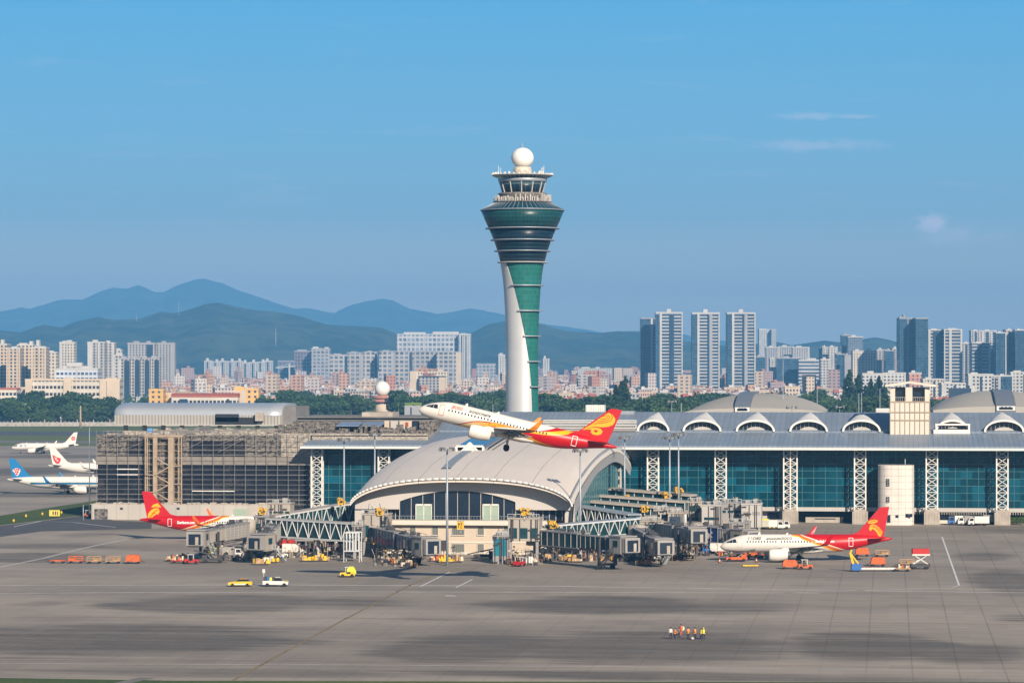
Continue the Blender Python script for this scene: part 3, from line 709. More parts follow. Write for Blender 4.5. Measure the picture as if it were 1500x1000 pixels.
    b = MB(); L = [S(-.33, v, 1.0) for v in Vs if v0 <= v <= v1]; Rr = [S(-.07, v, 1.0) for v in Vs if v0 <= v <= v1]
    Rr = [(p[0], p[1], q[2]) for p, q in zip(Rr, L)]; b.grid([L, Rr]); b.grid([L, [(p[0], p[1], p[2] - 2.2) for p in L]]); b.grid([Rr, [(p[0], p[1], p[2] - 2.2) for p in Rr]])
    SK = b.build('skylight', striped('skylight_glass', (0.035, 0.10, 0.19), 1, 1.7, .12, 1.8, .2), T)
    b = MB(); p, q = L[0], Rr[0]; y = p[1] - .6
    b.bar((p[0], y, p[2] + .1), (q[0], y, q[2] + .1), .5)
    for x in (p[0], q[0]): b.bar((x, y, p[2]), (x, y, p[2] - 2.6), .55)
    xm = (p[0] + q[0]) / 2
    b.bar((p[0] + .2, y, p[2] - 2.3), (xm, y, p[2] + 1.0), .4); b.bar((q[0] - .2, y, p[2] - 2.3), (xm, y, p[2] + 1.0), .4)
    b.quad((xm - 1.8, y - .05, p[2] - 1.2), (xm + 1.8, y - .05, p[2] - 1.2), (xm, y - .05, p[2] + 1.1)); b.quad((xm - 2.2, y - 6, p[2] - 2.9), (xm + 2.2, y - 6, p[2] - 2.9), (xm, y, p[2] + 1.1))
    b.build('skylight_frame', M_white, SK)
    b = MB(); a0, a1 = -.25, -.165
    LL = [S(a0, v, .25) for v in Vs if HV + 13 < v < v0]; RR = [S(a1, v, .25) for v in Vs if HV + 13 < v < v0]; b.grid([LL, RR]); b.grid([RR, [(p[0], p[1], p[2] - .5) for p in RR]]); b.grid([LL, [(p[0], p[1], p[2] - .5) for p in LL]]); b.build('skylight_strip', M_steel, SK)
    b = MB()
    for k in range(0, len(Rr) - 1): b.bar((Rr[k][0] + 1.2, Rr[k][1], Rr[k][2] - .4), (Rr[k + 1][0] + 1.2, Rr[k + 1][1], Rr[k + 1][2] - .4), .25); b.bar((Rr[k][0] + 2.2, Rr[k][1], Rr[k][2] - .9), (Rr[k + 1][0] + 2.2, Rr[k + 1][1], Rr[k + 1][2] - .9), .25)
    b.build('skylight_rails', M_dark, SK)
    # beige storeys
    VB = HV - .6; bx0, bx1 = xV(546, VB), xV(806, VB); zt = zV(676, 768.5, VB); zs = zV(676, 762.2, VB - 1.4)
    b = MB(); b.box(bx0, bx1, VB, VB + 140, 0, zt); b.build('lower_wall', M_beige, T)
    b = MB(); b.box(bx0 - .6, bx1 + .6, VB - 1.4, VB + 3, zt + .01, zs); b.build('balcony_slab', M_cream, T)
    zm = zV(676, 794, VB); b = MB(); b.box(bx0, bx1, VB - .12, VB - .01, zm - .12, zm + .22); b.box(bx0, bx1, VB - .1, VB - .012, 0, .5); b.build('string_course', M_cream, T)
    for y0, y1 in ((770.5, 783), (796, 809)):
        for p0, p1 in ((566, 575), (600, 609), (633, 642), (662, 680.5), (699.5, 709), (738, 747)):
            x0, x1, z1, z0w = xV(p0, VB), xV(p1, VB), zV(p0, y0, VB), zV(p0, y1, VB)
            b = MB(); b.box(x0, x1, VB - .06, VB - .01, z0w, z1); wd = b.build('window', M_curtainwin, T)
            b = MB(); b.box(x0 - .1, x1 + .1, VB - .3, VB - .065, z0w - .15, z0w); b.build('sill', M_cream, wd)
            b = MB(); b.box(x0 - .08, x0 + .03, VB - .16, VB - .062, z0w, z1 + .08); b.box(x1 - .03, x1 + .08, VB - .16, VB - .062, z0w, z1 + .08); b.box(x0 + .03, x1 - .03, VB - .16, VB - .062, z1 - .03, z1 + .08); b.build('frame', M_cream, wd)
    # railing behind the arched window line
    b = MB(); 
    for k in range(60): x = bx0 + (bx1 - bx0) * k / 59; b.bar((x, VB - 1.2, zs), (x, VB - 1.2, zs + 1.0), .05)
    b.bar((bx0, VB - 1.2, zs + 1), (bx1, VB - 1.2, zs + 1), .07); b.build('balcony_rail', M_steel, T)
    return T
M_greenish = mat('pale_green_glass', (0.30, 0.38, 0.30), 0.3, var=0.1)
M_curtainwin = striped('curtained_window', (0.17, 0.18, 0.16), 0, .45, .3, .6, .3)
HALL = arched_hall()

# ---- control tower
def control_tower():
    t = 1000.0; cx, cy, _ = onT(765.4, 540, t); k = t / F
    z = lambda py: H - (py - HOR) * k
    T = thing('control_tower', 'tall flared control tower with white metal shaft, green glass and white radar dome', 'control tower', (cx, cy, 0))
    va = atan2(-cy, -cx)                   # towards the camera
    def glass(name, c, pz, vert=64, rough=.32, dark=.45):
        m, n, b = newmat(name); p = n.sep(n.obj())
        ang = n.m('MULTIPLY', n.m('ARCTAN2', p[1], p[0]), vert / (2 * pi))
        l1 = n.m('GREATER_THAN', n.m('ABSOLUTE', n.m('SUBTRACT', n.m('FRACT', n.m('ADD', ang, 500)), .5)), .46)
        zz = n.m('DIVIDE', p[2], pz); l2 = n.m('GREATER_THAN', n.m('ABSOLUTE', n.m('SUBTRACT', n.m('FRACT', zz), .5)), .45)
        wn = n.node('ShaderNodeTexWhiteNoise'); n.put(wn.inputs['Vector'], n.comb(n.m('FLOOR', n.m('ADD', ang, 500)), n.m('FLOOR', zz), 0.0))
        q = n.mr(wn.outputs[0], 0, 1, .86, 1.15, False)
        n.put(b.inputs['Base Color'], n.mix(n.m('MULTIPLY', n.m('MAXIMUM', l1, l2), dark), n.mix(1.0, c, n.comb(q, q, q), 'MULTIPLY'), (0.10, 0.17, 0.18)))
        b.inputs['Roughness'].default_value = rough; b.inputs['Specular IOR Level'].default_value = .2; return m
    Mg = glass('green_glass', (0.012, 0.125, 0.108), 1.5, rough=.35, dark=.4); Md = glass('dark_teal_glass', (0.003, 0.014, 0.028), 1.25, dark=.25); Mt = glass('deep_green_glass', (0.004, 0.042, 0.046), 1.25, dark=.3); Mc = glass('cab_glass', (0.006, 0.018, 0.032), 6.0, 24)
    Ms = mat('white_metal_cladding', (0.60, 0.60, 0.59), 0.38, 0.35, var=.05, scale=.15)
    prof = [(23.6, 760), (23.6, 605), (23.4, 567), (23.3, 530), (23.4, 500), (24.0, 475), (24.8, 456), (26.3, 430), (27.6, 414), (29.6, 398), (31.8, 385)]
    hw = lambda py: interp(sorted((p, r) for r, p in prof), py)
    Zs = [760 - 375 * i / 60 for i in range(61)]
    bnd = sorted([(760, 789.5), (605, 779), (567, 777.7), (530, 774.6), (493, 769), (456, 761.6), (419, 752), (385, 741.6)])
    rows_m, rows_g = [], []
    def arc(py, r, a0, a1, n): return [(cx + r * k * cos(va + a0 + (a1 - a0) * i / n), cy + r * k * sin(va + a0 + (a1 - a0) * i / n), z(py)) for i in range(n + 1)]
    for py in Zs:
        r = hw(py); s = max(-.97, min(.98, (interp(bnd, py) - 765.4) / r)); th = math.asin(s)      # angle to the right of the view line
        rows_m.append(arc(py, r + .8, th, th - R(190), 40)); rows_g.append(arc(py, r - .3, th + .03, th + R(172), 40))
    b = MB(); b.smooth = True; b.grid(rows_m); inner = [[(cx + (p[0] - cx) * .93, cy + (p[1] - cy) * .93, p[2]) for p in r] for r in rows_m]
    b.smooth = False; b.grid([[r[0] for r in rows_m], [r[0] for r in inner]]); b.grid([[r[-1] for r in rows_m], [r[-1] for r in inner]]); b.build('shaft_cladding', Ms, T)
    b = MB(); b.smooth = True; b.grid(rows_g); b.build('shaft_glass', Mg, T)
    for py in (419, 456, 493, 530, 567, 605, 645):
        r = hw(py); s = (interp(bnd, py) - 765.4) / r; th = math.asin(max(-.97, min(.98, s))); b = MB()
        A, B2 = arc(py, r + 4.2, th - .1, th + R(150), 30), arc(py, r - 1, th - .1, th + R(150), 30)
        up = lambda q: [(p[0], p[1], p[2] + .35) for p in q]
        b.grid([A, B2]); b.grid([up(A), up(B2)]); b.grid([A, up(A)]); b.build('shaft_ring', M_steel, T)
    def lathe(name, pts, m, n=48, par=T):
        b = MB(); b.lathe(cx, cy, [(r * k, z(py)) for r, py in pts], n); return b.build(name, m, par)
    lathe('lower_floors_glass', [(32, 385), (36.5, 368), (42, 352), (49, 335.5)], Md)
    lathe('upper_floors_glass', [(49.2, 335), (54, 325), (61, 308.5)], Mt)
    b = MB()
    for i in range(52):
        a = 2 * pi * i / 52; b.bar((cx + 42.5 * k * cos(a), cy + 42.5 * k * sin(a), z(297.5)), (cx + 61 * k * cos(a), cy + 61 * k * sin(a), z(307.6)), .14)
    sk_ = lathe('sloping_glass_skirt', [(61.8, 309), (61.6, 307.6), (41.5, 297.5), (38, 297)], glass('skirt_glass', (0.006, 0.035, 0.055), 9, 52)); b.build('skirt_ribs', M_steel, sk_)
    for py, r in ((384.5, 37), (368, 41.6), (352, 47), (335, 54.5)): lathe('floor_ring', [(r - 6, py + .9), (r, py + .7), (r, py - .7), (r - 6, py - .9)], M_grey_w if py > 380 else M_steel)
    lathe('floor_ring', [(60, 309.5), (62.2, 308.9), (62.2, 307.9), (60, 307.5)], M_steel)
    for py in (374, 379.5, 357.5, 363, 341, 346.5): r = interp([(335.5, 49), (352, 42), (368, 36.5), (385, 32)], py); lathe('sill_band', [(r + .1, py + .35), (r + .5, py), (r + .1, py - .35)], M_darkteal)
    lathe('equipment_deck', [(42, 297.4), (43, 296.6), (43, 295.8), (36, 295.4), (33.5, 294), (33.5, 287.5), (35.5, 286.5), (35.5, 283.2), (30, 283)], mat('deck_lattice', (0.17, 0.15, 0.13), .7, var=.9, scale=1.6))
    b = MB()
    rnd = random.Random(3)
    for i in range(70):
        a = 2 * pi * i / 70; r = (37 + 5 * rnd.random()) * k; h = 1 + 1.4 * rnd.random()
        b.cbox(cx + r * cos(a), cy + r * sin(a), z(296), .35 + .5 * rnd.random(), .35, h, a)
        b.bar((cx + 36 * k * cos(a), cy + 36 * k * sin(a), z(296)), (cx + 34.5 * k * cos(a + .1), cy + 34.5 * k * sin(a + .1), z(287.5)), .1)
    for i in range(40):
        a = 2 * pi * i / 40; b.bar((cx + 42.4 * k * cos(a), cy + 42.4 * k * sin(a), z(296)), (cx + 42.4 * k * cos(a), cy + 42.4 * k * sin(a), z(291)), .08)
    b.build('deck_equipment', M_grey_w, T)
    lathe('cab_glass', [(29, 282.8), (33.5, 267.5)], Mc, 24)
    b = MB()
    for i in range(12):
        a = 2 * pi * (i + .15) / 12; b.bar((cx + 29.2 * k * cos(a), cy + 29.2 * k * sin(a), z(283)), (cx + 33.6 * k * cos(a), cy + 33.6 * k * sin(a), z(267)), .32)
    b.build('cab_frame', M_grey_w, T)
    lathe('cab_roof', [(34, 267.4), (35.5, 266), (36, 263), (34, 261.6), (20, 260.6)], M_steel)
    lathe('roof_platform', [(36, 259), (45, 257.6), (45, 256.6), (20, 256.2)], M_grey_w)
    b = MB()
    for i in range(36):
        a = 2 * pi * i / 36; c_, s_ = cos(a), sin(a)
        b.bar((cx + 34 * k * c_, cy + 34 * k * s_, z(262)), (cx + 44.5 * k * c_, cy + 44.5 * k * s_, z(257.5)), .16)
        b.bar((cx + 45 * k * c_, cy + 45 * k * s_, z(257)), (cx + 45 * k * c_, cy + 45 * k * s_, z(254.2)), .1)
        b.cbox(cx + 43 * k * c_, cy + 43 * k * s_, z(256.6), .5, .5, .3 + .5 * rnd.random(), a)
    b.build('platform_truss', M_white, T)
    b = MB()
    for px in (-33, -30, 30, 33.5, 32): b.bar((cx + px * k, cy - 4, z(256.5)), (cx + px * k, cy - 4, z(244 if abs(px) > 32 else 247)), .12)
    b.cbox(cx + 29 * k, cy - 3, z(256), 1.2, 1, 1); b.build('antennas', M_white, T)
    lathe('dome_neck', [(14.5, 257), (12.8, 245)], mat('neck_panels', (0.50, 0.44, 0.36), .7, var=.5, scale=.9), 24)
    b = MB(); b.ball(cx, cy, z(231.6), 16.4 * k, 20, 15.2 * k); D = b.build('radar_dome', mat('radome_white', (0.74, 0.71, 0.66), .5, var=.04), T)
    b = MB(); b.tube((cx, cy, z(217)), (cx, cy, z(211.5)), .22); b.cbox(cx, cy, z(212.3), .5, .5, .5); b.build('dome_light', M_steel, D)
control_tower()

# ------------------------------------------------------------------ scaffolded block left of the terminal
def net_mat(name, wall, dark, amount):
    """patchy debris netting and stripped wall behind the scaffold"""
    m, n, b = newmat(name); P = n.obj()
    f = n.noise(P, 1.5, 6, .75); f2 = n.noise(n.vm('MULTIPLY', P, (.35, 1, .5)), .25, 4, .6); st = n.noise(n.vm('MULTIPLY', P, (.3, 1, 3)), 1.2, 4, .7)
    k = n.m('MULTIPLY', n.mr(n.m('ADD', f, n.m('MULTIPLY', st, .4)), .6, .8), n.mr(f2, .5 - amount * .3, .62 - amount * .3))
    n.put(b.inputs['Base Color'], n.mix(k, dark, wall)); b.inputs['Roughness'].default_value = .6; b.inputs['Specular IOR Level'].default_value = .25; return m
M_netdark = net_mat('dark_glass_behind_net', (0.055, 0.05, 0.048), (0.008, 0.010, 0.020), .1)
M_netpale = net_mat('stripped_wall', (0.215, 0.19, 0.165), (0.03, 0.03, 0.032), .9)
M_rough = net_mat('rough_roof', (0.42, 0.37, 0.31), (0.20, 0.18, 0.155), .8)
M_tar = mat('flat_roof_felt', (0.17, 0.165, 0.16), .9, var=.3, scale=.2)
M_ribbed = striped('ribbed_wall', (0.36, 0.34, 0.31), 0, 1.1, .35, .6)

def scaffold_block():
    V = FV; x0, x1 = xV(143, V), xV(455, V); Z = lambda y: zV(300, y, V)
    T = thing('scaffolded_block', 'dark glass block under scaffolding and debris netting, left of the terminal', 'building', ((x0 + x1) / 2, V, 0))
    zt, zb1, zb2, zl = Z(637), Z(668), Z(680), Z(738)
    b = MB(); b.box(x0, x1, V, V + 62, zb2, zt - .3); b.box(x0, x1, V, V + 62, 0, zb2 - .01); b.build('glazed_wall', M_netdark, T)
    b = MB(); b.box(x0 - .2, x1, V - .5, V + .5, zb2, zb1); b.box(x0 - .3, x1, V - .75, V - .51, zb2, zb2 + .5); b.build('floor_band', mat('beige_band', (0.215, 0.19, 0.165), .7, var=.2), T)
    # stripped walls on the top floor
    for p0, p1, y0, y1, m in ((143, 186, 637, 668, M_netpale), (186, 212, 637, 646, M_netpale), (268, 277, 637, 668, M_netpale), (277, 360, 637, 645.5, M_netpale), (360, 412, 637, 668, M_netpale), (412, 455, 637, 669, M_rough)):
        b = MB(); b.box(xV(p0, V), xV(p1, V), V - .16, V - .01, Z(y1), Z(y0)); b.build('stripped_wall', m, T)
    # scaffold grid: standards and ledgers
    b = MB()
    for i in range(21): 
        x = x0 + (x1 - x0) * i / 20; b.bar((x, V - 1.3, zl - .2), (x, V - 1.3, zt + (1.3 if i < 9 else .6)), .11); b.bar((x, V - 1.3, zb2), (x, V - .6, zb2), .1)
    for z in [zl + .1] + [zl + 1.38 * k for k in range(1, 15)]:
        if z < zt + .5: b.bar((x0, V - 1.3, z), (x1, V - 1.3, z), .08 if int(z * 7) % 3 else .14)
    for k in range(9): a = x0 + (x1 - x0) * (k * 2 + (k % 3)) / 21; b.bar((a, V - 1.35, zt - 2.8 - k % 3), (a + 9, V - 1.35, zt + .8 - k % 2), .1)
    b.build('scaffold', M_scaf, T)
    for p0, p1, y in ((173, 204, 687), (173, 204, 695), (283, 345, 718.5)):
        b = MB(); b.box(xV(p0, V), xV(p1, V), V - 1.5, V - 1.36, Z(y) - .12, Z(y) + .12); b.build('pale_rail', M_white, T)
    # stair bay
    ya = V - 2.6; b = MB(); b.box(xV(212, V), xV(266, V), V - .3, V - .17, zl + .2, Z(640)); b.build('bay_netting', mat('tan_netting', (0.13, 0.105, 0.08), .9, var=.6, scale=1.5), T)
    b = MB(); q = lambda p: xV(p, ya)
    for p, w in ((227.5, .55), (251, .75)): b.cbox(q(p), ya, 0 if p > 240 else zl, w * 2, w * 2, Z(640) - (0 if p > 240 else zl))
    b.build('bay_columns', M_tan, T)
    b = MB()
    for p in (213, 216, 262, 266): b.bar((q(p), ya, zl), (q(p), ya, Z(638)), .3)
    ys = (670, 682, 695, 708, 720, 733, 746)
    for i, y in enumerate(ys[:-1]):
        a, c = (228, 250) if i % 2 == 0 else (250, 228); b.bar((q(a), ya - .6, Z(y)), (q(c), ya - .6, Z(ys[i + 1])), .28)
        b.bar((q(250 if i % 2 == 0 else 213), ya - .6, Z(ys[i + 1])), (q(266 if i % 2 == 0 else 228), ya - .6, Z(ys[i + 1])), .24)
    for k in range(10): b.bar((q(213), ya, Z(640 + 10 * k)), (q(266), ya, Z(640 + 10 * k)), .12)
    b.bar((q(212), ya, Z(638)), (q(268), ya, Z(638)), .45); b.build('bay_braces', M_tan, T)
    # pale plinth wall with panels, and its ragged top
    W = V - 5; xl, xr = xV(134, W), xV(396, W); zp = zV(300, 739, W)
    b = MB(); b.box(xl, xr, W, V - .02, 0, zp); b.build('plinth_wall', striped('pale_panel_wall', (0.40, 0.37, 0.33), 0, 3.4, .03, .6, .8), T)
    rn = random.Random(5); b = MB()
    for k in range(150): x = xl + (xr - xl) * rn.random(); b.cbox(x, W + .6 + rn.random() * 3, zp - .05, .3 + rn.random() * 1.5, .4 + rn.random(), .15 + .5 * rn.random() ** 2)
    o = b.build('loose_material', M_conc, T); tag(o, kind='stuff')
    for p, y0, y1, m in ((178, 743, 746, M_dark), (261, 743, 746, M_dark), (352, 745, 757, M_greenish), (148, 745, 760, M_netpale)):
        b = MB(); x = xV(p, W); w = .4 if y1 < 750 else 1.9; b.box(x - w, x + w, W - .07, W - .01, zV(p, y1, W), zV(p, y0, W)); b.build('wall_opening', m, T)
    # roof: gravel, upstand, plant
    b = MB(); b.box(x0, xV(640, V + 20), V + 2.0, V + 60, zt - .28, zt - .02); b.build('roof_deck', M_rough, T)
    b = MB()
    for k in range(230):
        yy = V + 3 + 50 * rn.random() ** 1.3; x = x0 + 2 + (x1 - x0 - 4) * rn.random(); b.cbox(x, yy, zt - .03, .4 + 2.4 * rn.random(), .5 + 1.5 * rn.random(), .2 + 1.1 * rn.random() ** 2)
    o = b.build('roof_clutter', M_rough, T); tag(o, kind='stuff')
    b = MB()
    for r in range(5):
        yy = V + 6 + r * 9; xa = x0 + (r * 13) % 40; b.bar((xa, yy, zt + 1.0), (x1, yy, zt + 1.0), .14)
        for k in range(40): x = xa + (x1 - xa) * k / 39; b.bar((x, yy, zt), (x, yy, zt + 1.0), .1)
    b.build('roof_railing', M_scaf, T)
    b = MB(); xa, xb = xV(215, V + 8), xV(292, V + 8)
    b.prism([(xa, zt), (xb, zt), (xb, zt + 2.3), (xa + 13, zt + 1.0), (xa, zt + .9)], 'y', V + 8, V + 22); b.build('canopy_ramp', M_tar, T)
    b = MB(); b.box(xV(217, V + 7), xV(224, V + 7), V + 6, V + 7.4, zt + .2, zt + 1.7); b.build('blue_crate', mat('blue_sheet', (0.10, 0.30, 0.62), .6), T)
scaffold_block()

# ---- service building between the scaffolded block and the arched hall
def service_block():
    V = FV + 22; x0, x1 = xV(428, V), xV(642, V); Z = lambda y: zV(540, y, V)
    T = thing('service_block', 'low beige rooftop service block with blue sheds and grey flat roof', 'building', ((x0 + x1) / 2, V, 0))
    b = MB(); b.box(x0, x1, V, V + 45, 0, Z(617)); b.build('wall', M_netpale, T)
    b = MB(); b.box(x0, x1, V + 8, V + 46, Z(617) + .01, Z(612.5)); b.box(x0 - 2, x1 + 1, V + 7, V + 48, Z(612.5) + .01, Z(611)); b.build('flat_roof', M_tar, T)
    b = MB(); b.box(xV(530, V + 12), xV(575, V + 12), V + 12, V + 24, Z(611) + .01, Z(604.5)); b.build('penthouse', M_conc, T)
    for p0, p1, m in ((564, 571, M_beige), (573, 584, M_grey_w), (586, 604, M_beige), (605, 613, M_navy), (615, 640, M_netpale)):
        b = MB(); b.box(xV(p0, V), xV(p1, V), V - 1.2, V - .01, Z(628), Z(616)); b.build('wall_panel', m, T)
    b = MB(); b.box(xV(594, V - 1.3), xV(598, V - 1.3), V - 1.4, V - 1.21, Z(624), Z(618)); b.build('red_door', mat('red_paint_door', (.35, .06, .04), .6), T)
    for p0, p1 in ((496, 529), (533, 561)):
        xa, xb = xV(p0, V - 4), xV(p1, V - 4); b = MB(); b.prism([(V - 8, Z(623.5)), (V - 8, Z(622.5)), (V - .1, Z(617.4)), (V - .1, Z(618.8))], 'x', xa, xb); b.build('shed_roof', mat('blue_shed_roof', (0.17, 0.23, 0.33), .5), T)
        b = MB(); b.box(xa + 1, xb - 1, V - 6, V - .02, Z(628), Z(623.6)); b.build('shed_wall', M_netpale, T)
    rn = random.Random(9); b = MB()
    for k in range(120): b.cbox(x0 + (x1 - x0) * rn.random(), V - 1.5 - 17 * rn.random(), Z(634), .4 + 2 * rn.random(), .5 + rn.random(), .5 + 2.2 * rn.random() ** 2)
    o = b.build('roof_clutter', M_netpale, T); tag(o, kind='stuff')
    b = MB(); b.box(x0, x1, V - 20, V - .02, 0, Z(632.5)); b.build('lower_roof', M_rough, T)
    for k, (p, y) in enumerate(((492, 616), (612, 606), (700, 606), (705, 600))):
        pass
service_block()

# ---- long barrel-roofed building behind
def barrel_building():
    V = 1010.0; x0, x1 = xV(164, V), xV(413, V); Z = lambda y: zV(300, y, V); zc = Z(613.5); h = Z(590.5) - zc
    T = thing('barrel_roofed_pier', 'long elevated pier with rounded silver roof behind the scaffolded block', 'building', ((x0 + x1) / 2, V, 0))
    n = 16; b = MB(); b.smooth = True; dpt = 15
    sec = [(V + dpt - dpt * cos(pi * i / n), zc + 1.3 + (h - 1.3) * sin(pi * i / n) ** .7) for i in range(n + 1)]
    xs = [x0 + .3, x0, x0 + 1.2] + [x0 + (x1 - x0) * k / 12 for k in range(1, 13)]
    rows = []
    for j, x in enumerate(xs):
        f = (.55, .82, 1.0)[j] if j < 3 else 1.0
        rows.append([(x, V + dpt + (p[0] - V - dpt) * f, zc + 1.3 + (p[1] - zc - 1.3) * f) for p in sec])
    b.grid(rows); b.smooth = False; b.face([len(b.v) - 1 - i for i in range(n + 1)]); b.build('barrel_roof', mat('silver_roof', (0.40, 0.43, 0.46), .35, .3, var=.06, scale=.05), T)
    b = MB(); b.box(x0 + 1, x1, V - .4, V + 28, zc - 2.0, zc + 1.28); b.build('ribbed_wall', M_ribbed, T)
    b = MB(); b.box(xV(316, V - .5), xV(350, V - .5), V - 1, V - .41, Z(617.5), Z(606)); b.box(xV(316, V - .5), xV(376, V - .5), V - 1, V - .41, Z(621), Z(611)); b.build('dark_opening', M_dark, T)
    b = MB(); b.box(xV(375, V - 1), xV(387, V - 1), V - 2.5, V - 1.02, Z(616), Z(604)); b.build('lift_shaft', M_conc, T)
    b = MB(); b.box(x1 + .01, xV(431, V), V + 3, V + 27, zc - 2, Z(595)); b.build('end_block', M_tar, T)
    for k in range(9):
        b = MB(); x = x0 + 4 + (x1 - x0) * k / 9; b.cbox(x, V + 3, 0, 1.3, 1.3, zc - 2.02); b.build('column', M_conc, T)
    b = MB(); b.box(x0 - 1, x1 + 25, V - 1.5, V + 24, Z(622.6), Z(621.6)); b.build('deck', M_grey_w, T)
barrel_building()

# ---- shell domes of the halls on the far side
def far_hall(label, pc, p0, p1, ytop, ybase, V, s0, s1, t0, t1, stop):
    x0, x1 = xV(p0, V), xV(p1, V); xc, W = (x0 + x1) / 2, (x1 - x0) / 2; zb, zt = zV(pc, ybase, V), zV(pc, ytop, V + 30)
    T = thing('far_shell_hall', label, 'hall', (xc, V, 0), group='shell-roofed halls behind the terminal')
    b = MB(); b.smooth = True; rows = []; n, m = 36, 16
    for j in range(m + 1):
        v = j / m; rows.append([(xc + W * (i / n * 2 - 1), V + 60 * v, zb + (zt - zb) * (1 - abs(i / n * 2 - 1) ** 2.3) ** .9 * (.22 + .78 * sin(pi / 2 * min(1, v * 1.35)))) for i in range(n + 1)])
    b.grid(rows); b.grid([rows[0], [(p[0], p[1], 0) for p in rows[0]]]); b.grid([[r[0] for r in rows], [(r[0][0], r[0][1], 0) for r in rows]]); b.grid([[r[-1] for r in rows], [(r[-1][0], r[-1][1], 0) for r in rows]]); b.grid([rows[-1], [(p[0], p[1], 0) for p in rows[-1]]])
    b.build('shell_roof', mat('far_shell', (0.36, 0.34, 0.30), .7, var=.06, scale=.05), T)
    xa, xb = xV(s0, V), xV(s1, V); pts = []
    z0, z1 = zV(pc, ybase - 7, V), zV(pc, stop, V + 45)
    for k in range(13): v = k / 12; pts.append((V - .5 + 70 * v, z0 + (z1 - z0) * sin(pi / 2 * min(1, v * 1.7)) ** .8))
    b = MB(); b.prism(pts + [(p[0], zb - 3) for p in pts[::-1]], 'x', xa, xb); S = b.build('roof_spine', mat('spine_sheet', (0.15, 0.17, 0.20), .5, var=.1), T)
    b = MB(); b.box(xa + .2, xb - .2, V - .75, V - .52, zV(pc, ybase, V), zV(pc, ybase - 6.5, V)); f = b.build('spine_front', M_white, S)
    b = MB(); n = 7
    for k in range(n):
        x = xa + 1 + (xb - xa - 2) * (k + .5) / n; b.box(x - .34, x + .34, V - .85, V - .76, zV(pc, ybase - 1.5, V), zV(pc, ybase - 4.8 - (k % 2) * .8, V))
    b.build('front_openings', M_navy, f)
far_hall('pale shell-roofed hall with dark central spine rising behind the middle dormers', 1105, 1003, 1207, 577, 603, 1000.0, 1076, 1099, 0, 0, 574)
far_hall('pale shell-roofed hall with dark spine at the right edge behind the terminal', 1460, 1367, 1570, 573, 601, 1000.0, 1459, 1488, 0, 0, 571)

# ------------------------------------------------------------------ aircraft (local axes: x forward, y to port, z up; d = metres behind the nose)
STN = [(0, .06, -.75), (.25, .42, -.73), (.8, .85, -.66), (1.6, 1.2, -.52), (2.6, 1.5, -.36), (3.8, 1.74, -.2), (5.2, 1.91, -.06), (6.8, 1.975, 0), (23.5, 1.975, 0), (26, 1.9, .08), (28.5, 1.68, .27), (31, 1.34, .52), (33.5, .92, .78), (35.6, .55, .93), (37, .3, .98), (37.57, .12, 1.0)]
def fus(d):
    r = smooth_interp([(s[0], s[1]) for s in STN], d) if d > .25 else interp([(s[0], s[1]) for s in STN], d)
    return max(.05, r), smooth_interp([(s[0], s[2]) for s in STN], d)
def skin(d, z, off=0.02, side=1):
    """point on the fuselage skin at station d and height z"""
    r, c = fus(d); s = max(-.99, min(.99, (z - c) / r)); y = sqrt(1 - s * s) * r
    return (18.8 - d, side * (y + off * sqrt(1 - s * s)), z + off * s)
RED, YEL, ORA, WHT = (0.44, 0.004, 0.008), (0.72, 0.36, 0.008), (0.60, 0.16, 0.008), (0.64, 0.61, 0.56)
def curve(n, v, pts, lo=-3.0, hi=3.0):
    nd = n.node('ShaderNodeFloatCurve'); cu = nd.mapping.curves[0]
    P = [(d / 38, (z - lo) / (hi - lo)) for d, z in pts]
    while len(cu.points) < len(P): cu.points.new(.5, .5)
    for q, p in zip(cu.points, P): q.location = p; q.handle_type = 'AUTO'
    nd.mapping.update(); n.put(nd.inputs['Value'], v)
    return n.mr(nd.outputs[0], 0, 1, lo, hi, False)
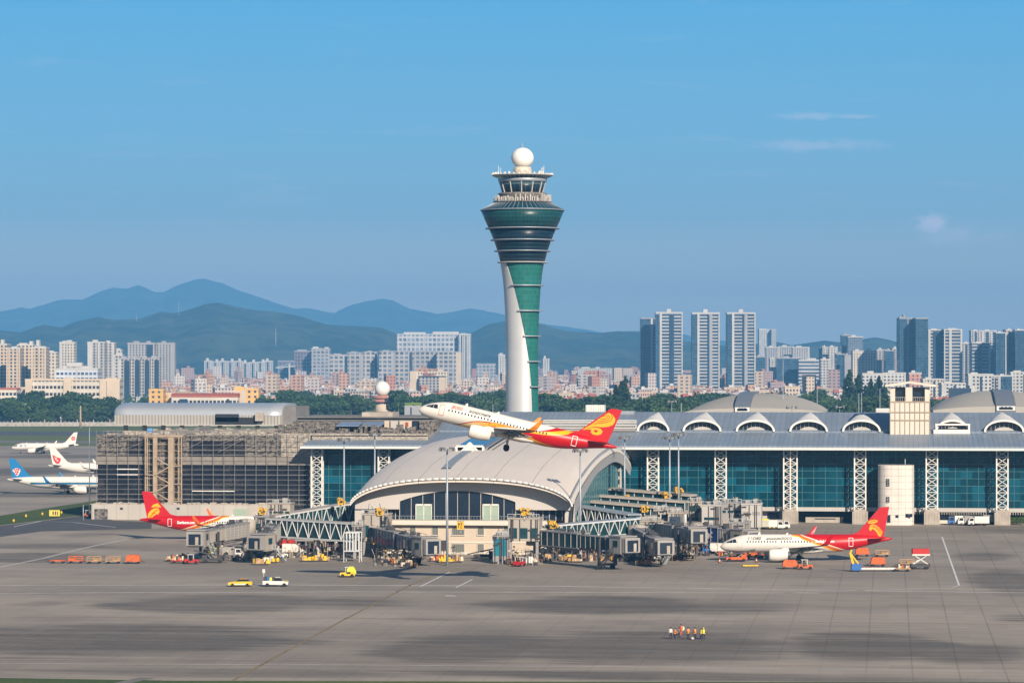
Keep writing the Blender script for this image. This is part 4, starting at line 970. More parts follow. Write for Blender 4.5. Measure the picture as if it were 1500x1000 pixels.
def livery(kind):
    m, n, b = newmat('livery_' + kind); p = n.sep(n.obj()); d = n.m('SUBTRACT', 18.8, p[0]); z = p[2]; dn = n.m('DIVIDE', d, 38.0)
    lt = lambda a, c: n.m('LESS_THAN', a, c); gt = lambda a, c: n.m('GREATER_THAN', a, c); AND = lambda *q: q[0] if len(q) == 1 else n.m('MULTIPLY', q[0], AND(*q[1:]))
    dirt = n.mr(n.noise(n.vm('MULTIPLY', n.obj(), (.3, 1, 1)), .9, 4), .3, .7, .94, 1.03, False)
    col = n.mix(1.0, WHT, n.comb(dirt, dirt, dirt), 'MULTIPLY')
    def band(col, c, w, colr, *cond):
        return n.mix(AND(lt(n.m('ABSOLUTE', n.m('SUBTRACT', z, c)), w), *cond), col, colr)
    if kind == 'scroll':
        u1 = curve(n, dn, [(0, -2.9), (6.8, -1.95), (9, -1.1), (11, -.3), (13.4, .12), (16, .26), (19.4, .2), (38, .2)])
        l1 = curve(n, dn, [(0, -3), (7, -2.2), (9.7, -1.95), (12, -1.45), (14.5, -.7), (17, -.1), (19.2, .1), (38, .1)])
        inside = AND(lt(z, u1), gt(z, l1), lt(d, 19.2))
        g = n.mix(n.mr(d, 8, 14.5), (0.72, 0.56, 0.30), n.mix(n.mr(n.noise(n.obj(), 2.2, 3), .42, .6), YEL, ORA))
        col = n.mix(inside, col, g)
        col = n.mix(AND(lt(z, u1), gt(z, n.m('SUBTRACT', u1, .2)), lt(d, 13.6)), col, (0.36, 0.012, 0.01))
        col = n.mix(AND(lt(z, u1), gt(z, n.m('SUBTRACT', u1, .12)), gt(d, 13.6), lt(d, 19.2)), col, ORA)
        U = curve(n, dn, [(0, -1), (18.5, -.1), (19.6, .0), (22, .45), (24, 1.1), (25.6, 1.85), (27, 2.9), (38, 3)])
        L = curve(n, dn, [(0, 0), (18.5, -.5), (19.6, -.9), (21.5, -1.4), (23.7, -1.85), (26.5, -2.1), (28, -3), (38, -3)])
        redm = AND(lt(z, U), gt(z, L), gt(d, 18.8)); col = n.mix(redm, col, RED)
        rc = curve(n, dn, [(0, -1), (19.4, -.05), (23.2, .35), (25.8, .9), (28.0, 1.65), (29.5, 2.4), (38, 3)])
        rw = n.mr(d, 19.4, 27, .12, .42, False)
        col = n.mix(AND(lt(n.m('ABSOLUTE', n.m('SUBTRACT', z, rc)), rw), gt(d, 19.2), lt(d, 30.5)), col, YEL)
        l2 = n.m('SUBTRACT', L, -.52)
        col = n.mix(AND(lt(z, l2), gt(z, L), gt(d, 18.8)), col, n.mix(n.mr(d, 20, 26), YEL, ORA))
    elif kind == 'diagonal':
        B = curve(n, dn, [(0, 3), (16.4, 2.6), (18, 1.85), (20, 1.15), (22.5, .25), (25, -.65), (27.4, -1.35), (30, -1.7), (33, -3), (38, -3)])
        col = n.mix(gt(z, B), col, RED)
        for o, w, c in ((-.12, .10, (0.75, 0.62, 0.5)), (-.36, .15, ORA), (-.64, .12, (0.55, .05, .01)), (-.9, .15, YEL)):
            col = band(col, n.m('ADD', B, o), w, c, gt(d, 15.5), lt(d, 31))
    elif kind == 'bluestripe':
        col = n.mix(AND(lt(z, .05), gt(z, -.62), lt(d, 29.5)), col, (0.012, 0.13, 0.26))
        col = n.mix(lt(z, -1.3), col, (0.42, 0.42, 0.42))
    n.put(b.inputs['Base Color'], col); b.inputs['Roughness'].default_value = .38; b.inputs['Specular IOR Level'].default_value = .35
    return m
M_liv = {k: livery(k) for k in ('scroll', 'diagonal', 'bluestripe', 'plain')}
M_red = mat('aircraft_red', RED, .38, var=.05); M_yel = mat('emblem_yellow', YEL, .4, var=.05); M_awhite = mat('aircraft_white', WHT, .38, var=.04)
M_wing = mat('wing_grey', (0.20, 0.21, 0.22), .45, .2, var=.12, scale=.5); M_blue = mat('tail_blue', (0.008, 0.16, 0.38), .4, var=.05)
M_alu = mat('bare_metal', (0.45, 0.44, 0.42), .3, .8, var=.1); M_emb_red = mat('emblem_red', (0.60, 0.03, 0.03), .45, var=.05); M_gold = mat('winglet_gold', (0.62, 0.22, 0.02), .45, var=.35, scale=2)

def text_pts(s, size):
    cu = bpy.data.curves.new('txt', 'FONT'); cu.body = s; cu.size = size; cu.resolution_u = 2; cu.offset = .035 * size
    o = bpy.data.objects.new('txt', cu); me = o.to_mesh()
    v = [tuple(x.co) for x in me.vertices]; f = [list(p.vertices) for p in me.polygons]; o.to_mesh_clear()
    bpy.data.objects.remove(o); bpy.data.curves.remove(cu); return v, f
def title(root, s, size, d0, z0, m, side, shear=0.0, sx=1.0):
    v, f = text_pts(s, size); b = MB(); wdt = max(p[0] for p in v) * sx
    for p in v:
        x = p[0] * sx + shear * p[1]; th = math.asin(z0 / 1.975) + p[1] / 1.975; r = 2.0
        dd = d0 + (x if side > 0 else wdt - x); b.v.append((18.8 - dd, side * r * cos(th), r * sin(th)))
    for q in f: b.face(q)
    return b.build('title', m, root, world=False)
def wingloft(b, secs, n=14):
    """secs: (x_le, y, z, chord, thick)"""
    rows = []
    for xl, y, z, c, t in secs:
        r = []
        for i in range(n * 2):
            a = 2 * pi * i / (n * 2); u = (1 + cos(a)) / 2
            th = t * c * 2.6 * (0.2969 * sqrt(u) - .126 * u - .3516 * u * u + .2843 * u**3 - .1036 * u**4)
            r.append((xl - c * u, y, z + (th if a < pi else -th)))
        rows.append(r)
    b.smooth = True; b.grid(rows, True); b.smooth = False
    k = len(b.v); m = n * 2; b.face([k - 1 - i for i in range(m)])
def aircraft(name_label, group, kind, fin_m, loc, yaw, pitch=0.0, scale=1.0, gear='down', winglet=None, emblem=None, side=1, titles=(), win=None, win_d=(6.2, 31), door=None, stab_m=None):
    T = thing('airliner', name_label, 'airliner', loc, 0, group); T.rotation_euler = (0, -pitch, yaw); T.scale = (scale,) * 3
    Bd = lambda b, nm, m, par=T: b.build(nm, m, par, world=False)
    # fuselage
    ds = [0, .1, .25, .5, .8, 1.2, 1.6, 2.1, 2.6, 3.2, 3.8, 4.5, 5.2, 6, 6.8] + [8 + 1.2 * i for i in range(13)] + [23.5, 24.5, 25.5, 26.5, 27.5, 28.5, 29.5, 30.5, 31.5, 32.5, 33.5, 34.5, 35.6, 36.3, 37, 37.57]
    b = MB(); b.smooth = True; n = 40; rows = []
    for d in ds:
        r, c = fus(d); rows.append([(18.8 - d, r * cos(2 * pi * i / n), c + r * sin(2 * pi * i / n)) for i in range(n)])
    b.grid(rows, True); k = len(b.v); b.smooth = False; b.face(list(range(n))); b.face([k - 1 - i for i in range(n)])
    Bd(b, 'fuselage', M_liv[kind])
    # belly fairing
    b = MB(); b.smooth = True; rows = []
    for d, w, dp in ((11.2, .3, .1), (12.2, 1.7, .45), (13.6, 2.1, .6), (17, 2.2, .72), (20, 2.1, .68), (22, 1.5, .4), (23.4, .3, .1)):
        rows.append([(18.8 - d, w * cos(pi + pi * i / 16), -1.35 - dp * 1.35 * sin(pi * i / 16) ** .7) for i in range(17)])
    b.grid(rows); Bd(b, 'belly_fairing', M_awhite)
    # wings, flaps fairings, winglets, engines, stabilisers
    for s in (1, -1):
        b = MB(); wingloft(b, [(18.8 - 11.6, s * 1.2, -1.15, 7.2, .13), (18.8 - 13.9, s * 5.0, -.85, 5.0, .12), (18.8 - 15.3, s * 7.6, -.6, 3.7, .115), (18.8 - 20.0, s * 16.7, .42, 1.75, .10)]); W = Bd(b, 'wing', M_wing)
        for yy in (4.2, 8.2, 11.8):
            f = (yy - 5) / 11.7; xt = 18.8 - (18.4 + 3.2 * max(0, f)); zz = -.95 + 1.25 * max(0, f)
            b = MB(); b.tube((xt + 2.2, s * yy, zz - .25), (xt - .2, s * yy, zz - .42), .24, 8); b.tube((xt - .2, s * yy, zz - .42), (xt - 1.6, s * yy, zz - .3), .24, 8, .05); Bd(b, 'flap_fairing', M_wing, W)
        b = MB(); wl = [(18.8 - 20.0, s * 16.7, .42, 1.75), (18.8 - 20.6, s * 17.3, .75, 1.45), (18.8 - 21.2, s * 17.6, 1.4, 1.15), (18.8 - 22.4, s * 17.95, 2.85, .55)]
        A = [(x, y - .06 * s, z) for x, y, z, c in wl]; Bk = [(x - c, y - .03 * s, z + .05) for x, y, z, c in wl]; A2 = [(x - c * .4, y + .09 * s, z) for x, y, z, c in wl]; A3 = [(x - c * .4, y - .12 * s, z) for x, y, z, c in wl]
        b.grid([A, A2, Bk]); b.grid([A, A3, Bk]); b.face([3, 7, 11]); Bd(b, 'winglet', winglet or M_awhite)
        b = MB()
        def ring(pts, nn=26):
            rows = [[(18.8 - d, s * 5.75 + r * cos(2 * pi * i / nn), zc + r * sin(2 * pi * i / nn)) for i in range(nn)] for d, r, zc in pts]
            b.smooth = True; b.grid(rows, True); b.smooth = False
        ring([(11.0, .95, -2.25), (10.35, 1.0, -2.25), (10.15, 1.1, -2.25), (10.3, 1.2, -2.25), (10.9, 1.32, -2.23), (12.2, 1.36, -2.2), (13.4, 1.22, -2.15), (14.2, 1.05, -2.1), (14.2, .95, -2.1), (13.2, .9, -2.12)]); E = Bd(b, 'engine_nacelle', M_awhite)
        b = MB(); ring([(11.0, .96, -2.25), (11.02, .05, -2.25)]); Bd(b, 'fan', M_dark, E)
        b = MB(); ring([(13.2, .9, -2.12), (13.8, .75, -2.1), (14.9, .5, -2.05), (14.9, .38, -2.05), (15.6, .06, -2.03)]); Bd(b, 'exhaust', M_alu, E)
        b = MB(); b.prism([(18.8 - 11.6, -1.2), (18.8 - 13.6, -.62), (18.8 - 17.0, -.95), (18.8 - 15.6, -1.5), (18.8 - 14.0, -1.4)], 'y', s * 5.75 - .17, s * 5.75 + .17); Bd(b, 'pylon', M_awhite, E)
        b = MB(); wingloft(b, [(18.8 - 31.6, s * .5, .95, 3.6, .1), (18.8 - 34.7, s * 6.2, 1.5, 1.4, .09)], 10); Bd(b, 'tailplane', stab_m or M_wing)
    # fin with a dorsal root
    b = MB(); FO = [(28.2, 1.9), (30.0, 2.35), (34.9, 7.85), (36.95, 8.0), (35.75, 1.6), (34, 1.3), (31, 1.5)]
    b.prism([(18.8 - d, z) for d, z in FO], 'y', -.15, .15); Bd(b, 'fin', fin_m)
    if emblem:
        for polys, m, lvl in emblem:
            b = MB()
            for pl in polys:
                k = len(b.v); b.v += [(18.8 - d, side * (.165 + .012 * lvl), z) for d, z in pl]; b.face(list(range(k, k + len(pl))))
            Bd(b, 'tail_emblem', m)
    # cockpit glazing
    b = MB()
    for sd in (1, -1):
        for pl in ([(1.75, .14), (2.58, .18), (2.6, .82), (2.2, .66)], [(2.66, .18), (3.5, .24), (3.3, .95), (2.68, .86)], [(1.15, .12), (1.7, .14), (2.14, .64), (1.72, .5)]):
            (a, c, e, g) = pl; L = lambda p, q, f: (p[0] + (q[0] - p[0]) * f, p[1] + (q[1] - p[1]) * f)
            b.grid([[skin(*L(L(a, c, i / 5), L(g, e, i / 5), j / 5), .035, sd) for i in range(6)] for j in range(6)])
    k = len(b.v); b.v += [(18.8 - 1.05, .35, .22), (18.8 - 1.05, -.35, .22), (18.8 - 1.72, -.36, .62), (18.8 - 1.72, .36, .62)]; b.face([k, k + 1, k + 2, k + 3])
    Bd(b, 'cockpit_window', M_navy)
    # cabin windows, doors
    if win:
        me = None; d = win_d[0]; i = 0
        while d < win_d[1]:
            if not (12.6 < d < 12.9):
                if me is None:
                    b = MB(); k = 0; q = [skin(10 + dx, zz, .015, side) for dx, zz in ((-.13, .28), (.13, .28), (.13, .66), (-.13, .66))]; b.v += [(p[0] - 8.8, p[1], p[2]) for p in q]; b.face([0, 1, 2, 3]); o = Bd(b, 'cabin_window', win); me = o.data
                else:
                    o = bpy.data.objects.new('cabin_window', me); C.objects.link(o); o.parent = T
                r, c = fus(d); o.location = (18.8 - d, side * (r - 1.975), c)
            d += .62; i += 1
    for dd, m in (door or ()):
        b = MB(); w, z0, z1 = .45, -.75, 1.1
        if dd > 26: z0, z1 = -.55, 1.25
        for (a, za), (c, zc) in (((-w, z0), (w, z0)), ((w, z0), (w, z1)), ((w, z1), (-w, z1)), ((-w, z1), (-w, z0))):
            for j in range(6):
                f0, f1 = j / 6, (j + 1) / 6; b.bar(skin(dd + a + (c - a) * f0, za + (zc - za) * f0, .01, side), skin(dd + a + (c - a) * f1, za + (zc - za) * f1, .01, side), .1)
        Bd(b, 'door_outline', m)
    for t in titles: title(T, *t[:5], side, *t[5:])
    b = MB(); b.prism([(18.8 - 8.2, 1.9), (18.8 - 8.5, 2.45), (18.8 - 8.75, 2.45), (18.8 - 8.8, 1.9)], 'y', -.04, .04); Bd(b, 'antenna', M_awhite); b = MB(); b.prism([(18.8 - 14.2, 1.9), (18.8 - 14.6, 2.3), (18.8 - 14.8, 2.3), (18.8 - 14.9, 1.9)], 'y', -.04, .04); Bd(b, 'antenna', M_awhite)
    # landing gear
    zg = -4.45 if gear == 'main' else -3.9
    legs = [(17.6, 3.8), (17.6, -3.8)] + ([(5.1, 0)] if gear == 'down' else [])
    for d, y in legs:
        x = 18.8 - d; r = .58 if y else .38; b = MB(); b.tube((x, y, -1.0), (x, y, zg + r), .17, 8); b.bar((x + .9, y * .93, -1.2), (x, y, zg + 1), .13); G = Bd(b, 'landing_gear', M_alu)
        for o in (-.45, .45) if y else (-.28, .28):
            b = MB(); b.tube((x, y + o - .2, zg + r), (x, y + o + .2, zg + r), r, 20); b.tube((x, y + o - .215, zg + r), (x, y + o + .215, zg + r), r * .3, 12); w = Bd(b, 'wheel', M_black, G)
    return T
AX = lambda px, py, t: onT(px, py, t)
def conv(pts, k, ox, oy, f): return [f(ox + x / k, oy + y / k) for x, y in pts]
# emblems traced on the fins in fin coordinates
def f_fly(px, py):
    x, y = px - 613, py - 600; return ((.972 * x + .2351 * y) / 7.85, (.2351 * x - .972 * y) / 7.85 - .85)
big = [(870, 372), (905, 345), (1000, 290), (1090, 225), (1200, 150), (1240, 135), (1290, 165), (1325, 220), (1320, 260), (1290, 300), (1230, 325), (1150, 332), (1050, 325), (960, 338)]
curl = [(880, 368), (980, 342), (1060, 337), (1120, 350), (1152, 390), (1130, 428), (1080, 442), (1020, 432), (985, 398), (1000, 366), (940, 362)]
hole = [(1025, 378), (1050, 366), (1080, 376), (1085, 392), (1065, 404), (1040, 398)]
def ribbon(pl, w):
    L, Rr = [], []
    for i, p in enumerate(pl):
        a, c = pl[max(0, i - 1)], pl[min(len(pl) - 1, i + 1)]; dx, dy = c[0] - a[0], c[1] - a[1]; l = hypot(dx, dy); L.append((p[0] - dy / l * w, p[1] + dx / l * w)); Rr.append((p[0] + dy / l * w, p[1] - dx / l * w))
    return L + Rr[::-1]
gro = [ribbon(g, 5) for g in ([(1075, 252), (1150, 250), (1215, 235), (1250, 205), (1240, 178), (1200, 168), (1150, 190)], [(1030, 285), (1120, 276), (1210, 266), (1265, 240), (1285, 200), (1270, 160)], [(1120, 222), (1180, 218), (1215, 200), (1215, 188)])]
cf = lambda pl: conv(pl, 9.375, 760, 590, f_fly)
emb_fly = [([cf(big), cf(curl)], M_yel, 0), ([cf(g) for g in gro] + [cf(hole)], M_red, 1)]
white_t = mat('white_lettering', (0.75, 0.72, 0.70), .5); dark_t = mat('dark_lettering', (0.05, 0.05, 0.055), .5); red_t = mat('red_lettering', (0.55, 0.06, 0.03), .5)
fx, fy, ft = 758.0, 628.2, 4500 / 7.85
aircraft('red and white airliner climbing past the arched hall, yellow scroll on its tail', None, 'scroll', M_red, AX(fx, fy, ft), YAW + pi, R(13.6), gear='main', winglet=M_gold, emblem=emb_fly, side=1, win=M_navy, win_d=(5.6, 24.5), stab_m=M_red,
         titles=(('IJEOESO', .95, 5.9, .92, red_t, .2, .62), ('ioinznimatie', 1.0, 9.2, .92, dark_t, .25, .85)), door=((4.3, mat('door_line', (0.55, 0.25, 0.18), .6)), (29.6, white_t)))
def f_r(px, py): return ((px - 1055) / 6.7, (796 - py) / 6.7)
cr = lambda pl: conv(pl, 9.09, 1180, 730, f_r)
ell = [(895 + 66 * cos(2 * pi * i / 20) , 312 + 24 * sin(2 * pi * i / 20) - 10 * cos(2 * pi * i / 20)) for i in range(20)]
hook = [(845, 400), (860, 362), (890, 345), (930, 355), (980, 390), (1025, 450), (1000, 508), (975, 505), (950, 460), (920, 425), (888, 405), (872, 432), (850, 427)]
gr2 = [ribbon(g, 4) for g in ([(875, 375), (920, 385), (965, 425), (1000, 480)], [(895, 362), (940, 378), (985, 418), (1012, 462)], [(855, 322), (890, 306), (940, 300)])]
aircraft('red and white airliner parked on the right stand with gold bands along its rear', None, 'diagonal', M_red, AX(1055 + 18.8 * 6.7, 540 + (42 - 3.9) * 6.7, 4500 / 6.7), YAW + pi, 0, winglet=M_red, emblem=[([cr(ell), cr(hook)], M_yel, 0), ([cr(g) for g in gr2], M_red, 1)], side=1, win=M_navy, win_d=(5.8, 19.6), stab_m=M_red,
         titles=(('11O8E', 1.0, 5.8, .85, dark_t, .2, 1.05), ('amuunuinnROOD', .95, 9.9, .85, dark_t, .2, .8), ('SurlnLia.com', .8, 20.6, .3, white_t, .1, 1.0)), door=((4.2, mat('door_line2', (0.5, 0.48, 0.45), .6)), (28.4, white_t)))
def f_l(px, py): return ((428 - px) / 5.95, (767 - py) / 5.95)
c_l = lambda pl: conv(pl, 7.694, 200, 700, f_l)
leafa = [(165, 332), (188, 300), (240, 283), (265, 310), (282, 332), (220, 326)]
leafb = [(132, 400), (160, 365), (200, 340), (245, 338), (262, 372), (250, 405), (215, 412), (190, 432), (150, 466), (130, 470), (128, 430)]
aircraft('red and white airliner parked nose-right at the left gate behind a boarding bridge', None, 'diagonal', M_red, AX(428 - 18.8 * 5.95, 540 + (42 - 3.9) * 5.95, 4500 / 5.95), YAW, 0, winglet=mat('winglet_orange', (0.65, 0.13, 0.02), .45, var=.2), emblem=[([c_l(leafa), c_l(leafb)], M_yel, 0), ([c_l(ribbon(g, 4)) for g in ([(180, 400), (215, 370), (245, 362)], [(150, 440), (185, 405), (215, 392)])], M_red, 1)], side=-1, win=M_navy, win_d=(5.8, 21.5), stab_m=M_red,
         titles=(('Surkom.com', .95, 23.3, .1, white_t, .1, 1.0),), door=((30.0, white_t),))
def disc(x, y, r, n=10, sx=1.0): return [(x + sx * r * cos(2 * pi * i / n), y + r * sin(2 * pi * i / n)) for i in range(n)]
f_a = lambda px, py: ((px - 17) / 2.95 / .89, (664 - py) / 2.95 / .89 - 3.9)
ca = lambda pl: conv(pl, 9.09, 0, 630, f_a)
ros = [disc(978 + 19 * cos(k * 2 * pi / 6), 108 + 19 * sin(k * 2 * pi / 6), 10.5) for k in range(6)] + [disc(978, 108, 5)]
aircraft('white airliner with red rosette on its tail crossing the far taxiway', 'airliners on the far left taxiways', 'plain', M_awhite, AX(66, 540 + (42 - 3.9 * .89) * 2.953, 1524), YAW + pi, 0, .89, winglet=M_awhite, emblem=[([ca(p) for p in ros], M_emb_red, 0)], side=1, titles=(('B7R', 1.5, 5.0, .1, mat('blue_lettering', (.12, .2, .36), .5), 0, 1.5),))
f_b = lambda px, py: ((70 + 37.57 * 3.81 - px) / 3.81, (706 - py) / 3.81 - 3.9)
cb = lambda pl: conv(pl, 9.09, 0, 630, f_b)
heart = [(695, 380), (728, 392), (750, 408), (775, 418), (795, 420), (810, 436), (806, 462), (790, 490), (770, 508), (740, 490), (712, 448)]
aircraft('white airliner with red heart on its tail, nose hidden behind the scaffolded block', 'airliners on the far left taxiways', 'plain', M_awhite, AX(70 + 18.8 * 3.81, 540 + (42 - 3.9) * 3.81, 4500 / 3.81), YAW, 0, emblem=[([cb(heart)], M_emb_red, 0), ([cb(disc(745, 432, 13)), cb(disc(765, 458, 11)), cb(disc(732, 415, 6))], M_awhite, 1)], side=-1)
f_c = lambda px, py: ((10 + 37.57 * 4.36 - px) / 4.36, (723 - py) / 4.36 - 3.9)
cc = lambda pl: conv(pl, 9.09, 0, 630, f_c)
flw = [(165, 530), (190, 510), (215, 500), (240, 505), (268, 515), (272, 540), (258, 570), (240, 600), (222, 605), (205, 590), (200, 565), (178, 548)]
pet = [disc(195, 525, 12), disc(222, 518, 13), disc(248, 522, 14), disc(208, 550, 13), disc(236, 552, 15), disc(222, 580, 15)]
aircraft('white airliner with blue tail and red flower, nose hidden behind the scaffolded block', 'airliners on the far left taxiways', 'bluestripe', M_blue, AX(10 + 18.8 * 4.36, 540 + (42 - 3.9) * 4.36, 4500 / 4.36), YAW, 0, winglet=M_blue, emblem=[([cc(flw)], M_awhite, 0), ([cc(p) for p in pet], M_emb_red, 1)], side=-1, win=M_steel, win_d=(5.8, 28))

# ------------------------------------------------------------------ boarding bridges and elevated walkways
M_corr = striped('corrugated_panel', (0.36, 0.34, 0.31), 2, .55, .3, .75, .6)
M_bridge = mat('bridge_cladding', (0.35, 0.315, 0.27), .65, var=.12, scale=.5)
M_bridge2 = mat('bridge_grey', (0.27, 0.26, 0.25), .65, var=.12, scale=.5)
M_bgl = mat('bridge_glass', (0.010, 0.045, 0.055), .15, var=.4, scale=.4, spec=.5)
M_bgl2 = mat('bridge_blue_glass', (0.035, 0.075, 0.13), .15, var=.4, scale=.4, spec=.5)
M_truss = mat('truss_white', (0.50, 0.52, 0.52), .5, var=.08)
M_under = mat('dark_machinery', (0.045, 0.045, 0.05), .6, var=.3, scale=1)
def cab_mat():
    m, n, b = newmat('cab_ribs'); p = n.sep(n.obj()); u = n.m('ADD', p[0], n.m('MULTIPLY', p[1], .93)); fr = n.m('LESS_THAN', n.m('FRACT', n.m('DIVIDE', n.m('ADD', u, 900), .62)), .35)
    k = n.m('MULTIPLY', n.mr(fr, 0, 1, 1, .7, False), n.mr(n.noise(n.vm('MULTIPLY', n.obj(), (1, 1, .3)), 1.5, 4), .3, .7, .82, 1.1, False)); n.put(b.inputs['Base Color'], n.mix(1.0, (0.35, 0.31, 0.265), n.comb(k, k, k), 'MULTIPLY')); b.inputs['Roughness'].default_value = .6; return m
M_cabc = cab_mat()
def beam(b, p, q, w, h, off=0.0, z0=0.0):
    """box run from p to q (plan points with floor heights), w wide, h high, standing z0 above the floor line and shifted sideways by off"""
    dx, dy = q[0] - p[0], q[1] - p[1]; l = hypot(dx, dy); nx, ny = -dy / l, dx / l; k = len(b.v)
    for P in (p, q):
        for s, zz in ((-1, 0), (1, 0), (1, h), (-1, h)): b.v.append((P[0] + nx * (off + s * w / 2), P[1] + ny * (off + s * w / 2), P[2] + z0 + zz))
    for f in ((0, 1, 2, 3), (7, 6, 5, 4), (0, 4, 5, 1), (1, 5, 6, 2), (2, 6, 7, 3), (3, 7, 4, 0)): b.face([k + i for i in f])
def lerp(p, q, f): return tuple(p[i] + (q[i] - p[i]) * f for i in range(3))
def side(p, q, off):
    dx, dy = q[0] - p[0], q[1] - p[1]; l = hypot(dx, dy); return (-dy / l * off, dx / l * off)
def at(px, py, t): return onT(px, py, t)
def walkway(label, p, q, h=4.0, w=3.4, style='truss', cols=(), group='elevated walkways to the gates', n=None, roof=M_bridge):
    T = thing('elevated_walkway', label, 'walkway', (p[0], p[1], 0), group=group)
    L = hypot(q[0] - p[0], q[1] - p[1])
    if style == 'truss':
        b = MB(); beam(b, p, q, w - .5, h - .7, z0=.3); b.build('glass_tunnel', M_bgl, T)
        b = MB(); beam(b, p, q, w, .35, z0=h - .35); beam(b, lerp(p, q, .001), lerp(p, q, .999), w * .9, .3, z0=0); b.build('deck_and_roof', roof, T)
        b = MB(); n = n or max(4, int(L / 3.2))
        for s in (-1, 1):
            ox, oy = side(p, q, s * w / 2); P = lambda f, z: (lambda c: (c[0] + ox, c[1] + oy, c[2] + z))(lerp(p, q, f))
            b.bar(P(0, .15), P(1, .15), .32); b.bar(P(0, h - .2), P(1, h - .2), .32)
            for i in range(n):
                a, c = i / n, (i + 1) / n
                b.bar(P(a, .2), P((a + c) / 2, h - .3), .2); b.bar(P((a + c) / 2, h - .3), P(c, .2), .2); b.bar(P(a, .2), P(a, h - .3), .13)
        b.build('truss', M_truss, T)
    else:
        b = MB(); beam(b, p, q, w, h - 1.4, z0=.9); b.build('window_band', M_bgl, T)
        b = MB(); beam(b, p, q, w + .3, 1.0, z0=-.1); b.build('parapet', M_bridge, T)
        b = MB(); beam(b, p, q, w + 1.2, .5, z0=h - .5); b.build('roof', roof, T)
        b = MB(); n = max(5, int(L / 2.4))
        for s in (-1, 1):
            ox, oy = side(p, q, s * (w / 2 + .05))
            for i in range(n + 1): c = lerp(p, q, i / n); b.bar((c[0] + ox, c[1] + oy, c[2] + .9), (c[0] + ox, c[1] + oy, c[2] + h - .5), .18)
        b.build('posts', M_truss, T)
    for f in cols:
        c = lerp(p, q, f); b = MB(); b.tube((c[0], c[1], 0), (c[0], c[1], c[2] - .02), .42, 10); b.build('column', M_truss, T)
    return T
def bridge(label, root, cab, skin_m=M_corr, glass=None, w=3.1, h=2.9, cab_yaw=0.0, cab_len=4.2, stair=1, leg=.78, rot=True, emblem=False):
    """passenger boarding bridge: rotunda on a column, two telescoping tunnels, wheeled lift column, stair and docking cab"""
    T = thing('boarding_bridge', label, 'boarding bridge', (root[0], root[1], 0), group='passenger boarding bridges')
    if rot:
        b = MB(); b.lathe(root[0], root[1], [(2.3, root[2] - .3), (2.3, root[2] + h + .5), (.1, root[2] + h + .9)], 20); b.build('rotunda', M_bridge, T)
        b = MB(); b.tube((root[0], root[1], 0), (root[0], root[1], root[2] - .31), .75, 14); b.build('column', M_bridge2, T)
    m = lerp(root, cab, .55); 
    b = MB(); beam(b, lerp(root, cab, .06), m, w, h); t1 = b.build('outer_tunnel', glass or skin_m, T)
    b = MB(); beam(b, lerp(root, cab, .05), lerp(root, cab, .56), w + .25, .22, z0=h); beam(b, lerp(root, cab, .05), lerp(root, cab, .56), w + .2, .35, z0=-.35)
    L = hypot(cab[0] - root[0], cab[1] - root[1]); n = max(3, int(L * .5 / 2.2))
    for s in (-1, 1):
        ox, oy = side(root, cab, s * (w / 2 + .04))
        for i in range(n + 1): c = lerp(lerp(root, cab, .06), m, i / n); b.bar((c[0] + ox, c[1] + oy, c[2]), (c[0] + ox, c[1] + oy, c[2] + h), .14)
    b.build('tunnel_frame', M_bridge2, t1)
    b = MB(); beam(b, lerp(root, cab, .56), lerp(root, cab, .93), w - .45, h - .35, z0=.1); t2 = b.build('inner_tunnel', glass or M_bridge, T)
    b = MB()
    for i in range(7):
        c = lerp(root, cab, .58 + .34 * i / 6)
        for s in (-1, 1): ox, oy = side(root, cab, s * ((w - .45) / 2 + .03)); b.bar((c[0] + ox, c[1] + oy, c[2] + .1), (c[0] + ox, c[1] + oy, c[2] + h - .25), .1)
    beam(b, lerp(root, cab, .57), lerp(root, cab, .93), w - .3, .15, z0=h - .25); b.build('tunnel_frame', M_bridge2, t2)
    # cable trays, pipes and lamp posts along the roof and flanks
    b = MB(); r = random.Random(int(cab[0] * 7) % 999)
    for s in (-1, 1):
        ox, oy = side(root, cab, s * (w / 2 - .2)); A0, B0 = lerp(root, cab, .08), lerp(root, cab, .9)
        b.bar((A0[0] + ox, A0[1] + oy, A0[2] + h + .75), (B0[0] + ox, B0[1] + oy, B0[2] + h + .6), .07)
        for i in range(9): c_ = lerp(A0, B0, i / 8); b.bar((c_[0] + ox, c_[1] + oy, c_[2] + h), (c_[0] + ox, c_[1] + oy, c_[2] + h + .75), .06)
        ox, oy = side(root, cab, s * (w / 2 + .25)); b.bar((A0[0] + ox, A0[1] + oy, A0[2] - .25), (B0[0] + ox, B0[1] + oy, B0[2] - .2), .16); b.bar((A0[0] + ox, A0[1] + oy, A0[2] - .75), (B0[0] + ox, B0[1] + oy, B0[2] - .6), .1)
        for i in range(12): c_ = lerp(A0, B0, i / 12); d_ = lerp(A0, B0, (i + 1) / 12); b.bar((c_[0] + ox, c_[1] + oy, c_[2] - .7), (d_[0] + ox, d_[1] + oy, d_[2] - .25), .07)
    for i in range(6): c_ = lerp(root, cab, .1 + .8 * r.random()); b.cbox(c_[0], c_[1], c_[2] + h + .2, .5 + r.random(), .6 + .6 * r.random(), .3 + .7 * r.random())
    o = b.build('cable_trays', M_under, T); tag(o, kind='stuff')
    # cab
    a = atan2(cab[1] - root[1], cab[0] - root[0]) + cab_yaw; c, s = cos(a), sin(a); X = lambda f, l: (cab[0] + c * f - s * l, cab[1] + s * f + c * l)
    b = MB(); b.cbox(cab[0], cab[1], cab[2] - .2, cab_len, 3.9, h + .35, a); K = b.build('cab', M_cabc, T)
